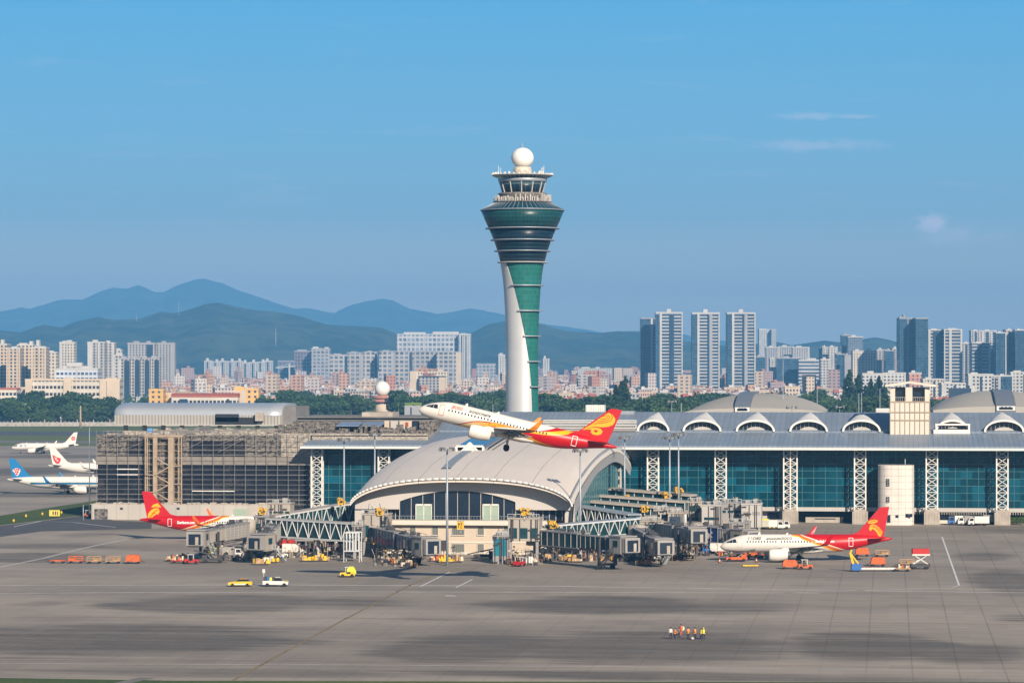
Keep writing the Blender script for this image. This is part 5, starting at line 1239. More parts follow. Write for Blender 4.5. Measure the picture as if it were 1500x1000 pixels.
    b = MB(); p = X(0, 0); b.cbox(p[0], p[1], cab[2] + h + .17, cab_len + .5, 4.2, .22, a); b.build('cab_roof', M_bridge2, K); b = MB(); b.cbox(p[0], p[1], cab[2] - .45, cab_len + .3, 4.0, .24, a); b.build('cab_floor', M_bridge2, K)
    b = MB()
    for l in (-1.99, 1.99): p = X(.2, l); b.cbox(p[0], p[1], cab[2] + 1.0, 1.6, .06, 1.3, a)
    b.build('cab_window', M_bgl, K)
    b = MB()
    for i in range(5): p = X(cab_len / 2 + .25 + i * .32, 0); b.cbox(p[0], p[1], cab[2] - .1 - .04 * (i % 2), .24, 3.7 - .25 * (i % 2), h + .1 + .08 * (i % 2), a)
    b.build('docking_hood', M_bridge2, K); b = MB(); p = X(cab_len / 2 + 1.68, 0); b.cbox(p[0], p[1], cab[2] + .1, .06, 2.7, h - .55, a); b.build('hood_opening', M_navy, K); b = MB(); p = X(cab_len / 2 + 1.75, .5); b.cbox(p[0], p[1], cab[2] + .1, .06, .7, 1.7, a); b.build('hood_door', M_conc, K)
    # lift column with bogie
    g = lerp(root, cab, leg); ca = atan2(cab[1] - root[1], cab[0] - root[0]); G = lambda f, l: (g[0] + cos(ca) * f - sin(ca) * l, g[1] + sin(ca) * f + cos(ca) * l)
    b = MB()
    for l in (-2.1, 2.1): p = G(0, l); b.cbox(p[0], p[1], .75, .5, .45, g[2] + 1.6, ca)
    p = G(0, 0); b.cbox(p[0], p[1], .8, .6, 4.6, .45, ca); b.cbox(p[0], p[1], g[2] - .75, .6, 4.6, .4, ca); p0, p1 = G(0, -2), G(0, 2); b.bar((*p0, 1.2), (*p1, g[2] - .6), .16); b.bar((*p1, 1.2), (*p0, g[2] - .6), .16)
    K = b.build('lift_column', M_under, T)
    for l in (-1.3, 1.3):
        b = MB(); p0, p1 = G(-.02, l - .32), G(-.02, l + .32); b.tube((*p0, .58), (*p1, .58), .58, 16); b.build('bogie_wheel', M_black, K)
    if stair:
        q0 = X(-.6, 2.4 * stair); q1 = (q0[0] - c * 4.6, q0[1] - s * 4.6); b = MB()
        for o in (-.45, .45):
            ox, oy = -s * o, c * o
            b.bar((q0[0] + ox, q0[1] + oy, cab[2]), (q1[0] + ox, q1[1] + oy, .25), .16); b.bar((q0[0] + ox, q0[1] + oy, cab[2] + 1), (q1[0] + ox, q1[1] + oy, 1.2), .09)
            for i in range(6): f = i / 5; x, y, z = q0[0] + (q1[0] - q0[0]) * f + ox, q0[1] + (q1[1] - q0[1]) * f + oy, cab[2] + (.25 - cab[2]) * f; b.bar((x, y, z), (x, y, z + 1), .07)
        for i in range(12): f = (i + .5) / 12; b.cbox(q0[0] + (q1[0] - q0[0]) * f, q0[1] + (q1[1] - q0[1]) * f, cab[2] + (.25 - cab[2]) * f, .32, .9, .06, a)
        b.build('stair', M_under if stair < 0 else M_truss, T)
    if emblem:
        # white swooping bird on the tunnel side
        ox, oy = side(root, cab, w / 2 + .08); d = lerp(root, cab, .33); ux, uy = cos(ca), sin(ca)
        sg = 1 if (ox * -d[0] + oy * -d[1]) > 0 else -1; ox, oy = ox * sg, oy * sg
        b = MB()
        for pl in ([(-1.2, .6), (-.4, 2.3), (.5, 1.7), (1.3, .9), (.4, 1.1), (.1, .5), (-.4, 1.2)], [(.5, 1.75), (1.0, 2.5), (1.2, 1.9)]):
            k = len(b.v); b.v += [(d[0] + ux * u * 1.3 + ox, d[1] + uy * u * 1.3 + oy, d[2] + v) for u, v in pl]; b.face(list(range(k, k + len(pl))))
        b.build('bird_emblem', M_white, t1)
    return T
def gate_house(label, p0, p1, y0, y1, t, depth=5.0, m=M_bridge, win=M_bgl, nw=3, legs=True, wy=(.3, .65)):
    """small block on legs where walkways and bridges meet; spans photo columns p0..p1 and rows y0..y1 at depth t"""
    V = at((p0 + p1) / 2, 540, t)[1]; x0, x1 = xV(p0, V), xV(p1, V); z0, z1 = max(0, zV(p0, y1, V)), zV(p0, y0, V)
    T = thing('gate_house', label, 'gate house', ((x0 + x1) / 2, V, 0), group='gate houses of the boarding bridges')
    b = MB(); b.box(x0, x1, V, V + depth, z0, z1); b.box(x0 - .15, x1 + .15, V - .15, V + depth + .15, z1 + .005, z1 + .3); b.build('wall', m, T)
    h = z1 - z0
    for i in range(nw):
        a, c = x0 + (x1 - x0) * (i + .12) / nw, x0 + (x1 - x0) * (i + .88) / nw
        b = MB(); b.box(a, c, V - .06, V - .01, z0 + h * wy[0], z0 + h * wy[1]); b.build('window', win, T)
    b = MB(); b.bar((x0, V - .25, z1 + 1.1), (x1, V - .25, z1 + 1.1), .08)
    n = max(3, int((x1 - x0) / 1.2))
    for i in range(n + 1): x = x0 + (x1 - x0) * i / n; b.bar((x, V - .25, z1 + .3), (x, V - .25, z1 + 1.1), .07)
    b.build('roof_rail', M_truss, T)
    for i in range(2): b = MB(); b.cbox(x0 + (x1 - x0) * (.3 + .4 * i), V + depth * .5, z1 + .302, 1.2, 1.0, .7 + .4 * i); b.build('roof_unit', M_bridge2, T)
    b = MB(); r = random.Random(int(p0 * 3 + y0))
    for i in range(14):
        x = r.uniform(x0, x1); z = r.uniform(z0, z1); q = r.random()
        if q < .4: b.box(x - .07, x + .07, V - .2, V - .07, z0, z1)
        elif q < .7: b.box(x - .5, x + .5, V - .35, V - .07, z, z + .25)
        else: b.bar((x, V + r.random() * depth, z1 + .3), (x, V + r.random() * depth, z1 + 1 + 1.6 * r.random()), .09)
    o = b.build('pipes', M_under, T); tag(o, kind='stuff')
    if legs and z0 > 1:
        for x in (x0 + .5, x1 - .5):
            b = MB(); b.box(x - .3, x + .3, V + .2, V + .8, 0, z0 - .005); b.build('leg', M_bridge2, T)
    return T
# left gates
walkway('white truss walkway with teal glass crossing level in front of the left curtain wall', at(397, 785, 700), at(524, 793, 682), 4.2, cols=(.08, .55, .97))
walkway('white truss walkway rising to the left corner of the arched hall', at(396, 784, 712), at(516, 763, 735), 4.6, cols=(.5,))
bridge('boarding bridge with grey corrugated cab reaching the left parked airliner', at(360, 783, 700), at(291, 797, 672), M_corr, cab_yaw=R(8), stair=1)
bridge('short boarding bridge turned to the viewer under the left truss walkway', at(404, 784, 702), at(385, 803, 664), M_corr, cab_yaw=R(-25), stair=1)
gate_house('grey gate house at the outer end of the two left truss walkways', 372, 394, 757, 784, 706, 5, M_bridge2, M_bgl, 2)
gate_house('beige box room above the left gate beside the concrete plinth', 391, 425, 738, 753, 715, 5, M_bridge, M_bgl, 4, True, (.12, .3))
# centre-left gate
gate_house('pale roofed gate house between the left truss walkway and the arched hall', 530, 568, 754, 792, 688, 6, M_bridge, M_bgl, 3, True, (.15, .6))
gate_house('low glass gate house on legs beside the white stair cage', 516, 531, 771, 791, 680, 4, M_bridge2, M_bgl, 2)
bridge('boarding bridge with dark blue glass tunnel in front of the beige storeys', at(549, 793, 690), at(622, 810, 655), M_corr, M_bgl2, 3.4, 3.2, cab_yaw=R(12), stair=-1)
# centre-right gate
gate_house('two-level gate house with teal glass in front of the right end of the beige storeys', 744, 790, 760, 792, 664, 6, M_bridge, M_bgl, 3, True, (.12, .6))
gate_house('narrow glass lift tower beside the shaded right end of the beige storeys', 722, 744, 786, 828, 662, 4, M_bridge2, mat('lift_glass', (0.02, 0.16, 0.22), .2, var=.3), 2, False, (.3, .95))
bridge('long boarding bridge with dark green glass tunnel right of the arched hall', at(786, 796, 668), at(912, 807, 640), M_corr, M_bgl, 3.0, 2.9, cab_yaw=0, stair=-1, leg=.83)
bridge('boarding bridge with grey cab and white stair just left of the parked right airliner stand', at(935, 792, 690), at(968, 810, 650), M_corr, M_bgl, 3.0, 2.9, cab_yaw=R(10), stair=1)
bridge('boarding bridge with bright window tunnel and ribbed hood nearest the right airliner nose', at(966, 786, 700), at(1018, 793, 668), M_corr, None, 3.0, 2.9, stair=-1, leg=.8)
bridge('boarding bridge with blue advertising tunnel bearing a white bird, behind the right airliner', at(1024, 790, 712), at(1088, 797, 700), mat('advert_blue', (0.012, 0.035, 0.16), .5, var=.3, scale=.5), None, 3.0, 3.2, stair=0, emblem=True)
walkway('blue-grey truss walkway leaving the right corner of the arched hall', at(833, 762, 722), at(930, 778, 700), 4.0, cols=(.6,), roof=M_steel)
walkway('lower truss walkway crossing in front of the right side of the arched hall', at(806, 792, 676), at(930, 781, 695), 3.6, cols=(.35, .8), roof=M_steel)
walkway('highest covered walkway roof stepping out from the right hall wall', at(893, 732, 800), at(1016, 742, 790), 3.2, 4, 'flat', (.1, .5, .9))
walkway('second covered walkway roof from the top beside the right hall wall', at(870, 742, 775), at(1006, 752, 768), 3.2, 4, 'flat', (.1, .5, .9))
walkway('third covered walkway roof with a dark window band beside the right hall wall', at(850, 750, 752), at(985, 762, 742), 3.2, 4, 'flat', (.1, .5, .9))
gate_house('beige gate house with tall dark green panels over the right truss walkways', 933, 968, 764, 786, 698, 6, M_bridge, M_bgl, 4, True, (.08, .85))
gate_house('slender beige gate house with brown windows beside the right truss walkways', 958, 978, 748, 762, 722, 6, M_bridge, M_bgl, 2)
gate_house('gate house with one wide blue window below the tallest masts', 978, 1000, 752, 772, 715, 6, M_bridge, M_bgl2, 1, True, (.3, .8))
gate_house('gate house with dark glass corner at the end of the covered walkways', 1008, 1028, 736, 757, 745, 6, M_bridge, M_bgl, 1, True, (.4, .8))
gate_house('broad pale gate house with one slot window above the blue advertising tunnel', 1028, 1056, 741, 768, 735, 7, M_grey_w, M_bgl, 1, True, (.25, .4))
gate_house('grey gate house stacked with plant behind the slot-window gate house', 1054, 1086, 737, 762, 752, 7, M_bridge2, M_bgl, 3, True, (.45, .6))
gate_house('last grey gate house of the pier beside the pale ground-floor doors', 1086, 1115, 739, 772, 748, 7, M_grey_w, M_bridge2, 2, True, (.55, .7))
gate_house('low grey gate house right of the blue advertising tunnel', 1068, 1098, 766, 790, 716, 6, M_bridge2, M_bridge, 4, True, (.1, .9))
def shade_block(label, p0, p1, y0, y1, t):  # dark navy block added to stand in for shade under the walkways
    V = at((p0 + p1) / 2, 540, t)[1]; x0, x1 = xV(p0, V), xV(p1, V); z1 = zV(p0, y0, V); n = 7
    T = thing('added_shade_block', label, 'shed', ((x0 + x1) / 2, V, 0)); b = MB(); b.box(x0, x1, V + 1.5, V + 9, 0, z1 - .3); b.build('shade_fill', M_navy, T)
    b = MB(); b.box(x0 - .3, x1 + .3, V, V + 9.2, z1 - .29, z1); b.build('roof', M_bridge2, T)
    for i in range(n + 1): b = MB(); x = x0 + (x1 - x0) * i / n; b.box(x - .15, x + .15, V + .2, V + .5, 0, z1 - .295); b.build('post', M_bridge2, T)
    b = MB(); r = random.Random(int(px_seed(p0)))
    for i in range(26): b.cbox(x0 + (x1 - x0) * r.random(), V + .9 + .4 * r.random(), 0, .4 + 1.2 * r.random(), .5, .4 + 1.5 * r.random())
    o = b.build('stored_goods', M_under, T); o['kind'] = 'stuff'
px_seed = lambda p: p
shade_block('dark block added as shade under the left truss walkway', 405, 505, 790, 812, 712)
shade_block('dark block added as shade under the right truss walkways', 800, 935, 796, 815, 708)
shade_block('dark block added as shade under the gate houses left of the right airliner nose', 945, 1030, 782, 806, 735)
# white stair cage left of the blue glass bridge
def stair_cage(label, px, py, t, w=3.4, h=4.0):
    g = at(px, 540, t); T = thing('stair_cage', label, 'stair cage', (g[0], g[1], 0)); b = MB()
    for z in (2.4, 2.4 + h): 
        for y in (0, 3): b.bar((g[0] - w / 2, g[1] + y, z), (g[0] + w / 2, g[1] + y, z), .22)
    for x in [i * w / 5 - w / 2 for i in range(6)]:
        for y in (0, 3): b.bar((g[0] + x, g[1] + y, 0 if abs(x) > w / 2 - .1 else 2.4), (g[0] + x, g[1] + y, 2.4 + h), .16)
    b.build('cage_frame', M_truss, T); b = MB(); b.box(g[0] - w / 2, g[0] + w / 2, g[1] + .2, g[1] + 2.8, 2.2, 2.39); b.build('platform', M_bridge2, T)
stair_cage('white barred stair cage under the left truss walkway', 515, 823, 668)

# ------------------------------------------------------------------ yellow gate signs
M_yellowd = mat('yellow_machinery', (0.50, 0.29, 0.02), .6, var=.4, scale=2)
def yellow_unit(label, p):
    T = thing('vent_unit', label, 'vent unit', (p[0], p[1], p[2] - 1), group='yellow roof machinery'); b = MB(); r = random.Random(int(p[0] * 10))
    b.cbox(p[0], p[1], p[2] - 1.0, 1.5, .9, 1.2, .3); b.tube((p[0] - .3, p[1] - .6, p[2] + .3), (p[0] - .3, p[1] + .5, p[2] + .3), .5, 9)
    for i in range(7): b.cbox(p[0] - .9 + 1.9 * r.random(), p[1] - .2, p[2] - .9 + 1.2 * r.random(), .3 + .4 * r.random(), .9, .3 + .4 * r.random(), r.random())
    b.build('housing', M_yellowd, T); b = MB()
    for i in range(4): b.cbox(p[0] - .5 + 1.2 * r.random(), p[1] - .72, p[2] - .8 + 1.0 * r.random(), .3, .1, .25)
    b.build('grille', M_dark, T)
    b = MB(); b.tube((p[0], p[1] + .1, p[2] - 2.2), (p[0], p[1] + .1, p[2] - 1.0), .2, 6); b.build('bracket', M_steel, T)
def sign_proto(label, p, w=1.5, h=1.9, foot=1.0):
    T = thing('gate_sign', label, 'gate sign', (p[0], p[1], p[2] - h / 2), group='yellow gate signs')
    b = MB(); b.cbox(p[0], p[1], p[2] - h / 2, w, .7, h); S = b.build('sign_box', M_yellow, T)
    b = MB(); y = p[1] - .37; z = p[2] - h / 2
    for pl in ([(-.35, .35), (-.35, h - .35)], [(-.35, h - .35), (0, h * .55)], [(.05, h - .4), (.4, h - .4)], [(.4, h - .4), (.1, .4)], [(.1, .4), (.42, .4)]): b.bar((p[0] + pl[0][0], y, z + pl[0][1]), (p[0] + pl[1][0], y, z + pl[1][1]), .13)
    b.build('figures', M_dark, S)
    b = MB(); b.bar((p[0] - w / 2, y - .02, z), (p[0] + w / 2, y - .02, z), .1); b.bar((p[0] - w / 2, y - .02, z + h), (p[0] + w / 2, y - .02, z + h), .1); b.tube((p[0], p[1] + .1, z - foot), (p[0], p[1] + .1, z - .01), .12, 6); b.build('bracket', M_steel, T)
for px, py, t, lab in ((674.5, 769, 687, 'yellow gate sign on the balcony of the beige storeys'), (499, 733, 722, 'yellow gate sign over the rising left truss walkway'), (557, 748, 688, 'yellow gate sign on the pale roofed gate house left of the arched window'), (768, 748, 664, 'yellow gate sign on the two-level gate house right of the arched window'),
                        (810, 767, 674, 'yellow gate sign at the start of the lower right truss walkway'), (922, 729, 775, 'yellow gate sign on the second covered walkway roof'), (944, 744, 742, 'yellow gate sign low on the third covered walkway roof'), (945, 724, 796, 'yellow gate sign below the first lattice post right of the hall'), (977, 724, 790, 'yellow gate sign between two masts on the highest covered walkway'), (994, 717, 788, 'yellow gate sign fixed to the tallest mast right of the hall'), (384, 747, 706, 'yellow gate sign above the grey gate house at the left gate')):
    (sign_proto if px == 674.5 else yellow_unit)(lab if px == 674.5 else lab.replace('gate sign', 'vent unit'), at(px, py, t))

# ------------------------------------------------------------------ light masts
def mast(label, px, ytop, t, lamps=8, r=.32, head=True, z0=0.0, m=None):
    g = at(px, 540, t); zt = at(px, ytop, t)[2]
    T = thing('light_mast', label, 'light mast', (g[0], g[1], z0), group='floodlight masts' if head else 'slim poles')
    b = MB(); b.tube((g[0], g[1], z0), (g[0], g[1], zt), r, 10, r * .5); b.build('pole', m or M_mast, T)
    if not head: return
    b = MB()
    for i in range(12): a0, a1 = 2 * pi * i / 12, 2 * pi * (i + 1) / 12; b.bar((g[0] + 1.3 * cos(a0), g[1] + 1.3 * sin(a0), zt), (g[0] + 1.3 * cos(a1), g[1] + 1.3 * sin(a1), zt), .16)
    for i in range(4): a = pi * i / 4; b.bar((g[0] - 1.3 * cos(a), g[1] - 1.3 * sin(a), zt), (g[0] + 1.3 * cos(a), g[1] + 1.3 * sin(a), zt), .14)
    b.build('head_frame', M_steel, T)
    for i in range(lamps):
        a = 2 * pi * (i + .5) / lamps; b = MB(); b.cbox(g[0] + 1.5 * cos(a), g[1] + 1.5 * sin(a), zt - .35 + .3 * (i % 2), .55, .6, .5, a); b.build('floodlight', M_lamp, T)
M_mast = mat('mast_paint', (0.30, 0.34, 0.38), .45, .2, var=.06); M_lamp = mat('lamp_housing', (0.16, 0.16, 0.16), .5, var=.3)
for a in (('tall floodlight mast standing in front of the beige storeys', 655, 658, 656), ('floodlight mast in front of the left glass bay', 504, 644, 745), ('floodlight mast near the left shoulder of the arched hall', 549, 637, 800), ('floodlight mast in front of the right corner of the arched hall', 850, 660, 690),
          ('floodlight mast beside the raised canopy tip of the arched hall', 915, 641, 790), ('floodlight mast left of a taller twin near the first lattice posts', 981, 641, 770), ('tallest floodlight mast near the first lattice posts', 994, 636, 780)): mast(*a)
for a in (('slim floodlight mast behind the terminal roof above the first dormers', 984, 588, 930, 4), ('slim floodlight mast behind the middle dormers', 1160, 597, 905, 6), ('twin-lamp mast behind the terminal left of the square tower', 1230, 596, 905, 4)): mast(*a[:4], lamps=a[4], r=.18)
for lab, px, y, t in (('thin grey pole beside the left end of the scaffolded block', 131, 626, 868), ('pale pole rising behind the central shell dome', 1147, 527, 1020), ('thin pole behind the terminal roof beside the square tower', 1289, 569, 960), ('thin pole left of a taller one behind the dormers', 1258, 576, 960), ('taller of two close poles behind the dormers', 1262, 575, 980), ('thin pole above the first dormer', 998, 590, 930),
                      ('thin pole left of the control tower', 722, 592, 1050), ('reddish-brown pole in front of the left tree belt', 118, 594, 2180), ('thin pole at the near left kerb', 122, 739, 850), ('thin pole beside the right shell hall', 1197, 570, 1030)):
    mast(lab, px, y, t, r=.2 if px != 118 else .9, head=False, m=None if px != 118 else M_tan)

# ------------------------------------------------------------------ apron vehicles (local axes: x forward, ground at z = 0)
M_orange = mat('orange_paint', (0.50, 0.10, 0.02), .6, var=.5, scale=2.5); M_redp = mat('red_vehicle', (0.42, 0.02, 0.015), .45, var=.15, scale=2); M_wv = mat('white_vehicle', (0.62, 0.60, 0.56), .4, var=.1, scale=2)
M_yv = mat('yellow_vehicle', (0.66, 0.42, 0.02), .4, var=.15, scale=2); M_blu = mat('blue_vehicle', (0.03, 0.12, 0.36), .4, var=.1); M_glassv = mat('vehicle_glass', (0.015, 0.02, 0.028), .1); M_sand = mat('sand_paint', (0.36, 0.22, 0.11), .6, var=.5, scale=2)
M_lug = [mat('luggage_' + n, c, .7, var=.4, scale=3) for n, c in (('tan', (.42, .28, .14)), ('pale', (.55, .48, .38)), ('dark', (.05, .05, .06)), ('rust', (.42, .12, .04)))]
M_hiviz = mat('hi_viz_yellow', (0.62, 0.60, 0.04), .6, var=.25, scale=4)
def wheels(T, xs, w, r, name='wheel'):
    for x in xs:
        for s in (-1, 1):
            b = MB(); b.tube((x, s * w, r), (x, s * (w - .24), r), r, 16); W = b.build(name, M_black, T, world=False)
def proto(fn):
    T = fn(); freeze(T); return T
def P(name, label, cat, group): return thing(name, label, cat, (0, 0, -50), 0, group)
L_ = lambda b, n, m, T: b.build(n, m, T, world=False)
def mk_tug(body, label):
    T = P('baggage_tug', label, 'tug', 'baggage tugs'); b = MB()
    b.prism([(-1.5, .35), (1.5, .35), (1.5, .95), (.3, 1.05), (.15, .7), (-.6, .7), (-.7, 1.1), (-1.5, 1.1)], 'y', -.7, .7); L_(b, 'body', body, T)
    b = MB(); b.box(-.6, -.1, -.5, .5, .71, .9); b.box(-.68, -.55, -.5, .5, .9, 1.4); L_(b, 'seat', M_black, T)
    b = MB(); b.bar((.25, 0, 1.0), (-.05, 0, 1.35), .07); L_(b, 'steering_column', M_black, T)
    b = MB()
    for x, y in ((-.75, -.6), (-.75, .6), (.35, -.6), (.35, .6)): b.bar((x, y, 1.0), (x, y, 2.0), .07)
    b.box(-.95, .5, -.72, .72, 2.0, 2.08); L_(b, 'canopy', M_wv, T); wheels(T, (-.95, .95), .74, .36); return T
def mk_cart(body, label, load=0, name='baggage_cart', group='orange baggage carts'):
    T = P(name, label, 'cart', group); b = MB(); b.box(-1.6, 1.6, -.8, .8, .5, .72); L_(b, 'deck', body, T)
    b = MB(); b.bar((1.6, 0, .55), (2.6, 0, .4), .1); L_(b, 'tow_bar', M_black, T)
    if load == 1:
        b = MB(); b.prism([(-1.5, .73), (1.5, .73), (1.5, 1.5), (1.1, 1.95), (-1.1, 1.95), (-1.5, 1.5)], 'y', -.75, .75); L_(b, 'cover', body, T)
    elif load == 2:
        r = random.Random(4)
        for i in range(7): b = MB(); b.cbox(-1.2 + .4 * i, .3 * (r.random() - .5), .73, .38, .9, .4 + .5 * r.random(), .2 * r.random()); L_(b, 'suitcase', M_lug[i % 4], T)
    elif load == 3:
        b = MB()
        for x in (-1.5, 0, 1.5):
            for y in (-.72, .72): b.bar((x, y, .72), (x, y, 1.5), .08)
        for y in (-.72, .72): b.bar((-1.5, y, 1.5), (1.5, y, 1.5), .08); b.bar((-1.5, y, 1.1), (1.5, y, 1.1), .06)
        b.box(-1.4, .2, -.6, .6, .725, 1.2); L_(b, 'cage', body, T)
    wheels(T, (-1.1, 1.1), .8, .28); return T
def mk_van(label, body, cargo=None, L=5.6, Hh=2.5):
    T = P('service_truck', label, 'truck', 'service trucks'); b = MB(); b.prism([(L / 2 - 1.6, .45), (L / 2, .45), (L / 2, 1.25), (L / 2 - .45, 2.1), (L / 2 - 1.6, 2.15)], 'y', -1, 1); L_(b, 'cabin', body, T)
    b = MB(); b.box(-L / 2, L / 2 - 1.7, -1.05, 1.05, .7, Hh); L_(b, 'box_body', cargo or body, T)
    b = MB(); b.box(-L / 2, L / 2 - .3, -.5, .5, .4, .69); L_(b, 'chassis', M_black, T)
    b = MB(); b.quad((L / 2 - .03, -.85, 1.3), (L / 2 - .03, .85, 1.3), (L / 2 - .42, .85, 2.02), (L / 2 - .42, -.85, 2.02))
    for s in (-1, 1): b.quad((L / 2 - 1.4, s * 1.012, 1.3), (L / 2 - .25, s * 1.012, 1.3), (L / 2 - .55, s * 1.012, 2.0), (L / 2 - 1.4, s * 1.012, 2.0))
    L_(b, 'window', M_glassv, T); wheels(T, (-L / 2 + 1.0, L / 2 - .85), 1.0, .42); return T
def mk_loader(label, body):
    T = P('belt_loader', label, 'belt loader', 'belt loaders'); b = MB(); b.box(-2.2, 2.4, -.9, .9, .45, 1.0); b.box(1.2, 2.3, .1, .9, 1.0, 1.7); L_(b, 'chassis', body, T)
    b = MB(); b.prism([(-3.6, .9), (4.2, 2.5), (4.2, 2.75), (-3.6, 1.15)], 'y', -.9, -.05); L_(b, 'conveyor', M_under, T)
    b = MB(); b.bar((.4, -.5, 1), (1.6, -.5, 2.0), .12); L_(b, 'lift_arm', M_steel, T); wheels(T, (-1.5, 1.6), .9, .4); return T
def mk_car(label, body, name='car', cat='car'):
    T = P(name, label, cat, None); b = MB(); b.smooth = False
    rows = []
    for y, k in ((-.86, .0), (-.8, .06), (.8, .06), (.86, 0)):
        rows.append([(-2.3, y, .35), (-2.32, y, .8 + k), (-1.9, y, .98 + k), (1.0, y, .95 + k), (2.15, y, .78 + k), (2.32, y, .6), (2.3, y, .33)])
    b.grid(rows); n = len(rows[0]); b.face(list(range(n))); b.face(list(range(3 * n, 4 * n))); b.grid([[r[-1] for r in rows], [r[0] for r in rows]]); L_(b, 'body', body, T)
    b = MB(); rows = [[(-1.95, y, 1.0), (-1.45, y * .84, 1.45), (.1, y * .84, 1.48), (.95, y, .98)] for y in (-.78, .78)]; b.grid(rows); b.face([0, 1, 2, 3]); b.face([4, 5, 6, 7]); L_(b, 'glasshouse', M_glassv, T)
    b = MB(); b.box(-1.4, .08, -.64, .64, 1.475, 1.52); L_(b, 'roof', body, T)
    b = MB(); b.box(-.7, -.45, -.5, .5, 1.525, 1.66); L_(b, 'roof_light_bar', M_orange, T)
    b = MB(); b.box(-1.5, 1.5, -.885, -.862, .42, .62); b.box(-1.5, 1.5, .862, .885, .42, .62); L_(b, 'sill_stripe', M_wv, T)
    for s in (-1, 1): b = MB(); b.box(2.25, 2.33, s * .6 - .18, s * .6 + .18, .62, .76); L_(b, 'headlight', M_wv, T)
    wheels(T, (-1.4, 1.42), .9, .33); return T
def mk_followme(label):
    T = P('pickup_truck', label, 'pickup', None); b = MB(); b.prism([(-2.6, .45), (2.3, .45), (2.3, .95), (1.2, 1.1), (-2.6, 1.15)], 'y', -.92, .92); L_(b, 'body', M_wv, T)
    b = MB(); b.prism([(-.3, 1.16), (1.15, 1.12), (.7, 1.72), (-.2, 1.75)], 'y', -.82, .82); L_(b, 'cabin_glass', M_glassv, T)
    b = MB(); b.box(-.25, .75, -.8, .8, 1.755, 1.83); L_(b, 'roof', M_wv, T)
    for x, m in ((-2.2, M_lug[2]), (-1.6, M_blu), (-1.05, M_hiviz), (-.6, M_lug[2])): b = MB(); b.cbox(x, .1, 1.16, .48, 1.3, .6 + .15 * (x < -1.3)); L_(b, 'load', m, T)
    b = MB(); b.bar((-2.5, .6, 1.1), (-2.5, .6, 2.6), .09); b.box(-2.75, -2.25, .45, .75, 2.6, 3.3); L_(b, 'beacon_pole', M_wv, T)
    b = MB(); b.box(2.31, 2.42, -.9, .9, .45, .7); L_(b, 'bumper', M_blu, T); b = MB(); b.box(1.2, 2.2, -.7, .7, 1.105, 1.13); L_(b, 'bonnet_panel', M_hiviz, T)
    wheels(T, (-1.7, 1.55), .94, .37); return T
def mk_pile(label, mats, seed, n=9, w=3.0):
    T = P('cargo_pile', label, 'cargo pile', None); r = random.Random(seed)
    b = MB(); b.box(-w / 2, w / 2, -.8, .8, .12, .3); L_(b, 'pallet', M_under, T)
    for i in range(n): b = MB(); x = (r.random() - .5) * w; b.cbox(x, (r.random() - .5) * .9, .302, .45 + .6 * r.random(), .5 + .4 * r.random(), .3 + 1.3 * r.random() * (1 - abs(x) / w), r.random()); L_(b, 'crate', mats[i % len(mats)], T)
    return T
def place(T, px, py, rz=0.0, label=None, first=[]):
    g = onG(px, py)
    if T.location[2] < -40: T.location = g; T.rotation_euler = (0, 0, YAW + rz); 
    else: T = dup(T, g, YAW + rz)
    if label: T['label'] = label
    return T
# orange carts in a row on the left
c0 = proto(lambda: mk_cart(M_orange, 'x', 0)); c1 = proto(lambda: mk_cart(M_orange, 'x', 3)); c2 = proto(lambda: mk_cart(M_orange, 'x', 1)); c3 = proto(lambda: mk_cart(M_sand, 'x', 3)); c4 = proto(lambda: mk_cart(M_sand, 'x', 2)); c5 = proto(lambda: mk_cart(M_redp, 'x', 2))
place(c0, 85, 824.5, pi, 'flat orange cart, leftmost of the row on the left apron')
place(c1, 111, 824.5, 0, 'orange cart with raised rear, second from the left in the apron row')
place(c3, 138, 824.8, pi, 'sand-coloured cart with open cage, middle of the left apron row')
place(c3, 166, 825, pi, 'sand-coloured caged cart beside the covered orange cart of the left row')
place(c2, 195, 825.2, 0, 'bright orange covered cart, rightmost of the row on the left apron')
# under and around the left gate
place(c4, 254, 822, 0, 'loaded luggage cart, leftmost of the train below the left airliner'); place(c4, 270, 820, 0, 'loaded luggage cart in the middle of the train below the left airliner'); place(c5, 262, 824.5, 0, 'dark red luggage cart in front of the train below the left airliner')
tug_r = proto(lambda: mk_tug(M_redp, 'x')); tug_y = proto(lambda: mk_tug(M_yv, 'x')); tug_w = proto(lambda: mk_tug(M_wv, 'x')); tug_o = proto(lambda: mk_tug(M_orange, 'x'))
place(tug_r, 281, 825.5, 0, 'red baggage tug pulling the luggage train below the left airliner')
ld = proto(lambda: mk_loader('x', M_under)); ld2 = proto(lambda: mk_loader('x', M_orange))
place(ld, 312, 824, pi, 'dark belt loader under the cab of the left boarding bridge')
van = proto(lambda: mk_van('x', M_wv)); van_d = proto(lambda: mk_van('x', M_wv, M_bridge2)); van_b = proto(lambda: mk_van('x', M_blu, M_wv)); van_r = proto(lambda: mk_van('x', M_redp)); van_y = proto(lambda: mk_van('x', M_yv, M_hiviz, 5.0, 2.8))
place(van_y, 316, 817, R(80), 'yellow-green high truck under the left boarding bridge'); place(van_d, 337, 817, 0, 'grey box truck behind the belt loader at the left gate'); place(van_r, 414, 806, pi, 'red truck in the shade of the left truss walkway'); place(van, 432, 812, 0, 'white truck in the shade of the left truss walkway')
M3 = [M_yv, M_lug[0], M_lug[1]]
